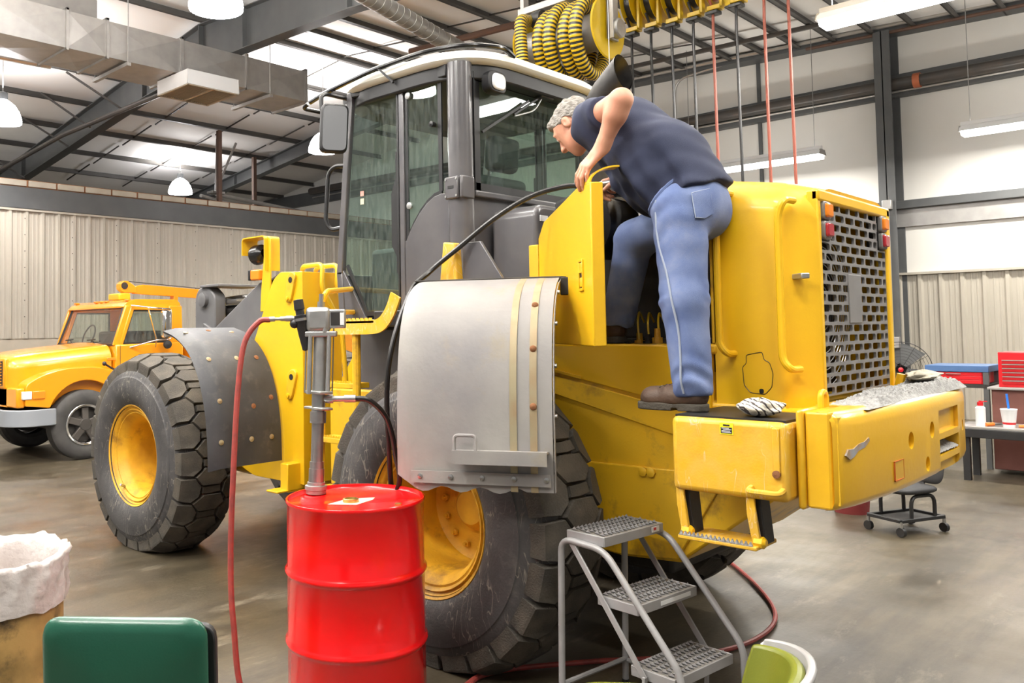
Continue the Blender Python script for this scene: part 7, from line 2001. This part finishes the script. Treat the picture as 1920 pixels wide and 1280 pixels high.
def snets(f, lo, hi, h):
    lo = np.array(lo, float); hi = np.array(hi, float)
    S = 4
    nc = np.ceil((hi - lo) / (h * S)).astype(int) + 1
    gx = [lo[i] + np.arange(nc[i]) * h * S for i in range(3)]
    C = np.stack(np.meshgrid(*gx, indexing='ij'), -1).reshape(-1, 3)
    vc = f(C).reshape(nc)
    n = (nc - 1) * S + 1
    # fine grid, seeded with the nearest coarse value; only points near the surface are evaluated
    idx = [np.clip(np.round(np.arange(n[i]) / S).astype(int), 0, nc[i] - 1) for i in range(3)]
    vf = vc[np.ix_(*idx)].copy()
    near = np.abs(vf) < h * S * 1.6
    I = np.argwhere(near)
    vals = np.empty(len(I))
    for s in range(0, len(I), 200000):
        J = I[s:s + 200000]
        vals[s:s + 200000] = f(lo + J * h)
    vf[near] = vals
    neg = vf < 0
    cs = np.zeros(np.array(vf.shape) - 1, int)
    for dx_ in (0, 1):
        for dy_ in (0, 1):
            for dz_ in (0, 1):
                cs += neg[dx_:dx_ + cs.shape[0], dy_:dy_ + cs.shape[1], dz_:dz_ + cs.shape[2]]
    act = (cs > 0) & (cs < 8)
    cells = np.argwhere(act)
    vid = -np.ones(act.shape, int); vid[act] = np.arange(len(cells))
    acc = np.zeros((len(cells), 3)); cnt = np.zeros(len(cells))
    cor = [(0, 0, 0), (1, 0, 0), (0, 1, 0), (1, 1, 0), (0, 0, 1), (1, 0, 1), (0, 1, 1), (1, 1, 1)]
    for i in range(8):
        for j in range(i + 1, 8):
            d = np.abs(np.array(cor[i]) - np.array(cor[j]))
            if d.sum() != 1: continue
            va = vf[tuple((cells + cor[i]).T)]; vb = vf[tuple((cells + cor[j]).T)]
            m = (va < 0) != (vb < 0)
            t = np.where(m, va / np.where(va == vb, 1, va - vb), 0)
            p = np.array(cor[i]) + t[:, None] * (np.array(cor[j]) - np.array(cor[i]))
            acc += np.where(m[:, None], p, 0); cnt += m
    V = lo + (cells + acc / np.maximum(cnt, 1)[:, None]) * h
    faces = []
    for ax_ in range(3):
        o = [0, 0, 0]; o[ax_] = 1
        a = neg[:vf.shape[0] - o[0], :vf.shape[1] - o[1], :vf.shape[2] - o[2]]
        b = neg[o[0]:, o[1]:, o[2]:]
        E_ = np.argwhere(a != b)
        u, v = (ax_ + 1) % 3, (ax_ + 2) % 3
        ok = (E_[:, u] > 0) & (E_[:, v] > 0) & (E_[:, u] < act.shape[u]) & (E_[:, v] < act.shape[v]) & (E_[:, ax_] < act.shape[ax_])
        E_ = E_[ok]
        q = []
        for du, dv in ((-1, -1), (0, -1), (0, 0), (-1, 0)):
            c = E_.copy(); c[:, u] += du; c[:, v] += dv
            q.append(vid[tuple(c.T)])
        Q = np.stack(q, 1)
        fl_ = neg[tuple(E_.T)]
        Q[~fl_] = Q[~fl_][:, ::-1]
        Q = Q[(Q >= 0).all(1)]
        faces.append(Q)
    return V, np.concatenate(faces)


def sdf_obj(name, f, lo, hi, h, m, parent=None, smooth_it=1):
    V, Fc = snets(f, lo, hi, h)
    # a little Laplacian relaxing takes the grid steps out
    for _ in range(smooth_it):
        acc = np.zeros_like(V); cn = np.zeros(len(V))
        for a in range(4):
            b = (a + 1) % 4
            np.add.at(acc, Fc[:, a], V[Fc[:, b]]); np.add.at(cn, Fc[:, a], 1)
            np.add.at(acc, Fc[:, b], V[Fc[:, a]]); np.add.at(cn, Fc[:, b], 1)
        V = V * 0.5 + 0.5 * acc / np.maximum(cn, 1)[:, None]
    mb = MB(); mb.v = [tuple(p) for p in V]; mb.f = [tuple(int(i) for i in q) for q in Fc]
    return mb.build(name, m, parent, angle=180, fix=False)


# ---- skeleton (world space; he faces +y, his left side is towards the camera)
HIPC = (3.37, 1.615, 2.10)
L_HIP, L_KNEE, L_ANK = (3.25, 1.66, 2.05), (3.205, 1.628, 1.68), (3.20, 1.600, 1.335)
R_HIP, R_KNEE, R_ANK = (3.475, 1.70, 2.07), (3.575, 2.055, 1.985), (3.575, 2.150, 1.62)
L_SH, L_EL, L_WR = (3.205, 2.03, 2.475), (3.055, 1.800, 2.50), (3.075, 1.905, 2.325)
R_SH, R_EL, R_WR = (3.535, 2.06, 2.45), (3.60, 1.97, 2.20), (3.425, 1.995, 2.262)
HC = np.array([3.375, 2.235, 2.525])
hu = np.array([0.04, 0.72, 0.69]); hu /= np.linalg.norm(hu)
hf = np.array([0.05, 0.69, -0.72]); hf -= hu * (hf @ hu); hf /= np.linalg.norm(hf)
hs = np.cross(hf, hu)                       # his right
HF = np.stack([hs, hf, hu], 1)


def HL(s, f_, u): return HC + hs * s + hf * f_ + hu * u


def head(P):
    d = ell(P, HL(0, -0.012, 0.038), (0.078, 0.100, 0.083), HF)
    d = smin(d, ell(P, HL(0, 0.040, -0.012), (0.064, 0.062, 0.088), HF), 0.03)
    d = smin(d, ell(P, HL(0, 0.042, -0.068), (0.052, 0.058, 0.046), HF), 0.03)
    d = smin(d, cap(P, HL(-0.055, 0.0, -0.055), HL(0.0, 0.075, -0.095), 0.022, 0.02), 0.025)
    d = smin(d, cap(P, HL(0.055, 0.0, -0.055), HL(0.0, 0.075, -0.095), 0.022, 0.02), 0.025)
    d = smin(d, cap(P, HL(-0.042, 0.083, 0.030), HL(0.042, 0.083, 0.030), 0.013, 0.013), 0.015)
    d = smin(d, cap(P, HL(0, 0.098, 0.018), HL(0, 0.122, -0.026), 0.009, 0.015), 0.012)
    for s_ in (-1, 1):
        d = smax(d, -(np.linalg.norm(P - HL(0.034 * s_, 0.102, 0.010), axis=1) - 0.016), 0.010)
        d = smin(d, np.linalg.norm(P - HL(0.034 * s_, 0.086, 0.008), axis=1) - 0.0145, 0.006)
        d = smin(d, ell(P, HL(0.010 * s_, 0.116, -0.030), (0.012, 0.010, 0.009), HF), 0.006)
        # ear with a hollow
        d = smin(d, ell(P, HL(0.079 * s_, -0.010, -0.006), (0.010, 0.021, 0.033), HF), 0.008)
        d = smax(d, -(ell(P, HL(0.090 * s_, -0.006, -0.003), (0.008, 0.011, 0.019), HF)), 0.006)
    d = smin(d, cap(P, HL(-0.020, 0.096, -0.056), HL(0.020, 0.096, -0.056), 0.007, 0.007), 0.008)
    d = smin(d, cap(P, HL(-0.018, 0.094, -0.068), HL(0.018, 0.094, -0.068), 0.008, 0.008), 0.008)
    return d


def hand(P, W, fdir, nrm_, side, curl, thumb=1.0, spread=1.0, L=0.104):
    """palm from wrist W along fdir, nrm_ is the back of the hand; curl: list of bend angles"""
    fdir = np.array(fdir, float); fdir /= np.linalg.norm(fdir)
    nrm_ = np.array(nrm_, float); nrm_ -= fdir * (nrm_ @ fdir); nrm_ /= np.linalg.norm(nrm_)
    sd = np.cross(fdir, nrm_) * side        # towards the thumb
    W = np.array(W, float)
    d = cap(P, W, W + fdir * 0.04, 0.027, 0.028)
    for k in range(4):
        o = (0.030 - 0.020 * k)
        d = smin(d, cap(P, W + fdir * 0.02 + sd * o * 0.7, W + fdir * (L - (0.0, 0.0, 0.004, 0.012)[k]) + sd * o, 0.0155, 0.0125), 0.012)
    lens = ((0.040, 0.026, 0.020), (0.045, 0.029, 0.022), (0.042, 0.027, 0.021), (0.033, 0.021, 0.018))
    for k in range(4):
        o = (0.030 - 0.020 * k)
        p = W + fdir * (L - (0.0, 0.0, 0.004, 0.012)[k]) + sd * o
        ang = 0.0; side_ang = (0.10 - 0.075 * k) * spread
        r0 = 0.0108 if k < 3 else 0.0094
        lens_s = 1.16; fing = None
        for j in range(3):
            ang += curl[k][j]
            dirv = (fdir * math.cos(ang) - nrm_ * math.sin(ang)) + sd * side_ang * math.cos(ang)
            dirv /= np.linalg.norm(dirv)
            q = p + dirv * lens[k][j] * lens_s
            c_ = cap(P, p, q, r0 - 0.0007 * j, r0 - 0.0007 * (j + 1))
            fing = c_ if fing is None else smin(fing, c_, 0.004)
            p = q
        d = smin(d, fing, 0.006)
    t0 = W + fdir * 0.018 + sd * 0.022
    t1 = t0 + (fdir * 0.75 + sd * 0.62 * thumb - nrm_ * 0.25) / np.linalg.norm(fdir * 0.75 + sd * 0.62 * thumb - nrm_ * 0.25) * 0.045
    t2 = t1 + (fdir * 0.9 + sd * 0.2 * thumb - nrm_ * 0.4) / np.linalg.norm(fdir * 0.9 + sd * 0.2 * thumb - nrm_ * 0.4) * 0.034
    t3 = t2 + (fdir * 0.95 - nrm_ * 0.45) / np.linalg.norm(fdir * 0.95 - nrm_ * 0.45) * 0.026
    th = smin(smin(cap(P, t0, t1, 0.017, 0.0135), cap(P, t1, t2, 0.0125, 0.011), 0.006), cap(P, t2, t3, 0.011, 0.009), 0.005)
    return smin(d, th, 0.010)


LHD = np.array([-0.30, 0.62, -0.72])          # left hand reaches down over the door edge
LHN = np.array([-0.62, 0.10, 0.55])
RHD = np.array([-0.25, 0.95, -0.16]); RHN = np.array([-0.25, 0.1, 0.95])
c_l = [(0.30, 0.45, 0.25), (0.32, 0.45, 0.25), (0.34, 0.48, 0.25), (0.38, 0.5, 0.25)]
c_r = [(0.55, 0.5, 0.2), (0.95, 1.0, 0.6), (1.0, 1.1, 0.6), (1.0, 1.1, 0.6)]


def torso(P, g=0.0):
    d = cap(P, (3.37, 1.675, 2.12), (3.37, 1.79, 2.27), 0.146 + g, 0.166 + g, 0.80)
    d = smin(d, cap(P, (3.37, 1.79, 2.27), (3.37, 1.97, 2.435), 0.166 + g, 0.146 + g, 0.74), 0.06)
    d = smin(d, cap(P, (3.37, 1.97, 2.435), (3.37, 2.065, 2.475), 0.146 + g, 0.095 + g, 0.68), 0.06)
    return d


def neck(P):
    d = cap(P, (3.37, 2.05, 2.49), HL(0, -0.03, -0.03), 0.066, 0.060)
    return smin(d, cap(P, (3.37, 2.09, 2.46), HL(0, 0.02, -0.06), 0.055, 0.045), 0.03)


def body_f(P):
    d = torso(P, -0.03)
    d = smin(d, smin(neck(P), head(P), 0.022), 0.03)
    # left arm: upper arm, forearm with a calf-like swell near the elbow
    la = cap(P, L_SH, L_EL, 0.060, 0.046)
    el_w = lambda t: tuple(np.array(L_EL) + (np.array(L_WR) - np.array(L_EL)) * t)
    la = smin(la, cap(P, L_EL, el_w(0.3), 0.045, 0.047), 0.02)
    la = smin(la, cap(P, el_w(0.25), el_w(0.95), 0.046, 0.029), 0.02)
    la = smin(la, cap(P, el_w(0.9), L_WR, 0.029, 0.028), 0.02)
    la = smin(la, hand(P, L_WR, LHD, LHN, 1, c_l, 0.9), 0.015)
    ra = cap(P, R_SH, R_EL, 0.058, 0.047)
    ra = smin(ra, cap(P, R_EL, R_WR, 0.046, 0.029), 0.02)
    ra = smin(ra, hand(P, R_WR, RHD, RHN, -1, c_r, 1.0), 0.015)
    d = smin(d, la, 0.02); d = smin(d, ra, 0.02)
    # legs inside the jeans
    for a, b, c in ((L_HIP, L_KNEE, L_ANK), (R_HIP, R_KNEE, R_ANK)):
        d = smin(d, cap(P, a, b, 0.080, 0.052), 0.03); d = smin(d, cap(P, b, c, 0.052, 0.040), 0.02)
    return d


man = thing('person', 'man in navy T-shirt and blue jeans stooping over the open engine bay', 'person', (3.3, 1.7, BZ1 + 0.006))
bod = sdf_obj('body', body_f, (2.95, 1.40, 1.28), (3.75, 2.42, 2.72), 0.0055, M['skin'], man, 1)
tag(bod, 'bare forearms, hands, neck and head')


# hair: a shell over the skull cut along the hairline
def hair_f(P):
    q = (P - HC) @ HF
    nz_ = 0.0022 * np.sin(q[:, 0] * 190 + 2 * np.sin(q[:, 2] * 90)) + 0.0022 * np.sin(q[:, 1] * 170 + 3 * np.sin(q[:, 0] * 60)) + 0.0012 * np.sin(q[:, 2] * 330 + q[:, 0] * 200)
    d = ell(P, HL(0, -0.014, 0.040), (0.0825, 0.1055, 0.0895), HF) + nz_
    d = smin(d, ell(P, HL(0, -0.045, -0.015), (0.071, 0.062, 0.070), HF) + nz_, 0.02)
    d = smin(d, ell(P, HL(0, 0.060, 0.088), (0.058, 0.040, 0.030), HF) + nz_, 0.02)
    cutp = -(q @ np.array([0, -0.66, 0.75]) - 0.002)
    ear = -(np.sqrt((q[:, 1] + 0.008) ** 2 + (q[:, 2] + 0.008) ** 2) - 0.032)
    d = smax(d, cutp, 0.008)
    d = np.maximum(d, np.where(np.abs(q[:, 0]) > 0.05, ear, -1))
    return d


sdf_obj('hair', hair_f, HC - 0.16, HC + 0.16, 0.004, M['hair'], man, 0)
for s_ in (-1, 1):
    MB().ball(tuple(HL(0.034 * s_, 0.0885, 0.008)), 0.0125, 12, 8).build('eye', M['white_plastic'], man)
    MB().tube([tuple(HL(0.018 * s_, 0.097, 0.036)), tuple(HL(0.036 * s_, 0.096, 0.042)), tuple(HL(0.054 * s_, 0.082, 0.036))], [0.003, 0.005, 0.002], 6).build('eyebrow', M['hair'], man)


# shirt
def shirt_f(P):
    y, z, x = P[:, 1], P[:, 2], P[:, 0]
    # folds running from the armpit to the waist
    t = (y - 1.55) * 0.6 + (z - 2.1) * 0.8
    s_ = (y - 1.55) * 0.8 - (z - 2.1) * 0.6
    wr = 0.0085 * np.sin(s_ * 34 + 3 * np.sin(t * 6) + x * 9) + 0.006 * np.sin(s_ * 71 + x * 17 + t * 12) + 0.003 * np.sin(t * 60 + x * 30)
    low = np.clip((2.33 - z) / 0.15, 0, 1)
    d = torso(P, 0.009) + wr * (0.45 + 0.75 * low)
    d = smin(d, cap(P, (3.37, 1.66, 2.10), (3.37, 1.72, 2.18), 0.150, 0.158, 0.80) + 0.6 * wr, 0.03)
    # belly cloth hangs a little
    d = smin(d, cap(P, (3.36, 1.78, 2.20), (3.35, 1.87, 2.27), 0.14, 0.12, 0.8) + wr, 0.05)
    sl_l = cap(P, L_SH, tuple(np.array(L_SH) + (np.array(L_EL) - np.array(L_SH)) * 0.55), 0.088, 0.072)
    sl_r = cap(P, R_SH, tuple(np.array(R_SH) + (np.array(R_EL) - np.array(R_SH)) * 0.55), 0.085, 0.072)
    dl = (np.array(L_EL) - np.array(L_SH)); dl /= np.linalg.norm(dl)
    sl_l = smax(sl_l + 0.6 * wr, (P - (np.array(L_SH) + dl * 0.125)) @ dl, 0.006)
    d_ = (np.array(R_EL) - np.array(R_SH)); d_ /= np.linalg.norm(d_)
    sl_r = smax(sl_r + 0.6 * wr, (P - (np.array(R_SH) + d_ * 0.16)) @ d_, 0.006)
    d = smin(d, sl_l, 0.035); d = smin(d, sl_r, 0.035)
    d = smin(d, cap(P, L_SH, R_SH, 0.082, 0.082) + 0.5 * wr, 0.05)
    # hem: plane across the waist; collar: plane across the neck
    hem_n = np.array([0.0, -0.50, -0.866]); hem_n /= np.linalg.norm(hem_n)
    d = smax(d, (P - np.array([3.37, 1.60, 2.125])) @ hem_n + 0.005 * np.sin(x * 40), 0.004)
    col_n = np.array([0.0, 0.93, 0.36]); col_n /= np.linalg.norm(col_n)
    d = smax(d, (P - np.array([3.37, 2.135, 2.53])) @ col_n, 0.006)
    # hollow under the hem so the cloth stands off the jeans
    return d


sdf_obj('t_shirt', shirt_f, (2.98, 1.40, 1.95), (3.72, 2.32, 2.72), 0.007, M['shirt'], man, 1)


# jeans
def leg_f(P, H_, K, A, rh, rk, ra, ph_):
    d = cap(P, H_, K, rh, rk)
    d = smin(d, cap(P, K, A, rk, ra), 0.04)
    K = np.array(K); A = np.array(A); H_ = np.array(H_)
    ax_ = (A - K); L_ = np.linalg.norm(ax_); ax_ /= L_
    t = (P - K) @ ax_
    ax2 = (K - H_); L2 = np.linalg.norm(ax2); ax2 /= L2
    t2 = (P - H_) @ ax2
    an_ = np.arctan2(P[:, 1] - (K[1] + A[1]) / 2, P[:, 0] - (K[0] + A[0]) / 2)
    w = 0.0050 * np.sin(t * 80 + ph_ + 2.6 * np.sin(an_ * 2 + ph_) + 1.3 * np.sin(t * 31)) * np.exp(-((t - 0.0) / 0.10) ** 2) * (0.6 + 0.6 * np.sin(an_ + 1.0))
    w += 0.0065 * np.sin(t * 62 + ph_ + 2.4 * np.sin(an_ * 2.0 + 1.0) + 1.5 * np.sin(t * 23)) * (0.7 + 0.5 * np.sin(an_ * 2 + 0.5)) * np.clip((t - L_ * 0.55) / (L_ * 0.4), 0, 1)
    w += 0.0035 * np.sin(t2 * 60 + 2 * np.sin(P[:, 1] * 22 + P[:, 0] * 15 + ph_)) * np.clip(1 - np.abs(t2) / 0.3, 0, 1)
    d = d + w
    return d, t - L_ - 0.035


def jeans_f(P):
    l, lc = leg_f(P, L_HIP, L_KNEE, L_ANK, 0.112, 0.088, 0.077, 0.4)
    r, rc_ = leg_f(P, R_HIP, R_KNEE, R_ANK, 0.108, 0.086, 0.076, 2.0)
    l = smax(l, lc, 0.004); r = smax(r, rc_ + 0.008 * np.sin(P[:, 1] * 60), 0.004)
    d = smin(l, r, 0.03)
    pel = cap(P, (3.32, 1.665, 2.085), (3.43, 1.67, 2.085), 0.128, 0.126, 0.95)
    pel = smin(pel, cap(P, (3.33, 1.645, 2.05), (3.42, 1.645, 2.05), 0.118, 0.116), 0.03)
    pel = smin(pel, cap(P, (3.37, 1.68, 2.12), (3.37, 1.715, 2.17), 0.138, 0.142, 0.82), 0.04)
    wn = np.array([0.0, 0.72, 0.69])
    pel = smax(pel, (P - np.array([3.37, 1.665, 2.150])) @ wn - 0.02, 0.006)
    return smin(d, pel, 0.035)


jn = sdf_obj('jeans', jeans_f, (3.02, 1.38, 1.25), (3.76, 2.32, 2.36), 0.007, M['denim'], man, 1)


def on_surface(f, p, d, n=60):
    """march from p along d until the surface f=0"""
    p = np.array(p, float); d = np.array(d, float); d /= np.linalg.norm(d)
    for _ in range(n):
        v = f(p[None])[0]
        if abs(v) < 2e-4: break
        p = p + d * v * 0.8
    return p


# side seam, hem bands and back pocket stand proud of the denim
vd = np.array([1.0, 0.15, 0.0])
seam = [tuple(on_surface(jeans_f, (2.9, y - 0.04, z), vd) - vd * 0.001) for y, z in ((1.715, 2.09), (1.715, 2.0), (1.70, 1.90), (1.665, 1.79), (1.64, 1.68), (1.62, 1.56), (1.615, 1.45), (1.615, 1.37), (1.61, 1.315))]
MB().tube(spline(seam, 6), 0.0045, 6).build('side_seam', M['stitch'], jn)
pk = []
for i in range(7):
    row = []
    for k in range(7):
        a, b = k / 6, i / 6
        y = 1.66 - 0.10 * a - 0.012 * b; z = 2.105 - 0.10 * b - (0.012 * (1 - abs(a - 0.5) * 2) * (b > 0.9)) + 0.022 * a
        row.append(tuple(on_surface(jeans_f, (2.9, y - 0.30, z), (1.0, 0.75, 0.0)) - np.array([0.003, 0.002, 0])))
    pk.append(row)
MB().sheet(pk, 0.004).build('back_pocket', M['denim'], jn)
edge = pk[0] + [r[-1] for r in pk[1:]] + pk[-1][::-1][1:] + [r[0] for r in pk[::-1][1:]]
MB().tube([(p[0] - 0.003, p[1] - 0.002, p[2]) for p in edge], 0.0016, 4).build('pocket_stitch', M['stitch'], jn)
wb = []
for k in range(40):
    a = 2 * PI * k / 40
    c = np.array([3.37, 1.672, 2.150]); ex_ = np.array([1.0, 0, 0]); ey_ = np.array([0, -0.69, 0.72])
    d_ = ex_ * math.cos(a) + ey_ * math.sin(a)
    wb.append(on_surface(jeans_f, c + d_ * 0.35, -d_))
MB().tube([tuple(p) for p in wb], 0.009, 6, closed=True).build('waistband', M['denim'], jn)


# boots
def boot_fn(ank, heel, fwd, zg, foot=0.285):
    ank = np.array(ank); heel = np.array(heel, float); fwd = np.array(fwd, float); fwd /= np.linalg.norm(fwd)
    sd = np.array([fwd[1], -fwd[0], 0])

    def f(P):
        h = heel
        d = cap(P, h + fwd * 0.045 + np.array([0, 0, 0.075]), ank + np.array([0, 0, 0.03]), 0.046, 0.052)
        d = smin(d, cap(P, h + fwd * 0.04 + np.array([0, 0, 0.055]), h + fwd * 0.14 + np.array([0, 0, 0.052]), 0.042, 0.044), 0.03)
        d = smin(d, cap(P, h + fwd * 0.12 + np.array([0, 0, 0.055]), h + fwd * (foot - 0.055) + np.array([0, 0, 0.046]), 0.048, 0.044), 0.03)
        d = smin(d, ell(P, h + fwd * (foot - 0.065) + np.array([0, 0, 0.046]), (0.056, 0.056, 0.042)), 0.02)
        d = smax(d, zg + 0.026 - P[:, 2], 0.003)
        return d

    def s(P):
        q = P - heel
        u = q @ fwd; v = q @ sd
        w = 0.043 + 0.010 * np.clip((u - 0.08) / 0.12, 0, 1)
        mid = np.clip(u, 0.035, foot - 0.045)
        d2 = np.sqrt(((u - mid) / 1.0) ** 2 + v ** 2) - w
        heelz = np.where(u < 0.10, zg, np.where(u < 0.125, zg + 0.012, zg + 0.0))
        d = smax(d2, np.maximum(P[:, 2] - (zg + 0.032), heelz - P[:, 2]), 0.004)
        return d
    return f, s


bz = BZ1 + 0.0065
f1, s1 = boot_fn((3.20, 1.600, 1.345), (3.195, 1.545, bz), (0.03, 1, 0), bz)
b1 = sdf_obj('boot', f1, (3.05, 1.42, 1.22), (3.36, 1.92, 1.46), 0.006, M['boot'], man, 1)
sdf_obj('sole', s1, (3.05, 1.42, 1.22), (3.36, 1.92, 1.30), 0.005, M['sole'], b1, 0)
f2, s2 = boot_fn((3.575, 2.155, 1.63), (3.555, 2.12, 1.502), (0.25, 1, 0), 1.502)
b2 = sdf_obj('boot', f2, (3.40, 1.98, 1.48), (3.82, 2.50, 1.75), 0.006, M['boot'], man, 1)
sdf_obj('sole', s2, (3.40, 1.98, 1.48), (3.82, 2.50, 1.57), 0.005, M['sole'], b2, 0)
lc_ = []
for k in range(5):
    u = 0.115 + 0.016 * k
    p = np.array([3.195, 1.545 + u, bz + 0.135 - 0.011 * k])
    lc_.append(tuple(on_surface(f1, (p[0] - 0.02, p[1] + 0.02, p[2] + 0.03), (0.02, -0.02, -0.03))))
for k, p in enumerate(lc_):
    MB().tube([(p[0] - 0.022, p[1], p[2] - 0.006), p, (p[0] + 0.022, p[1], p[2] - 0.004)], 0.0025, 5).build('lace', M['sole'], b1)
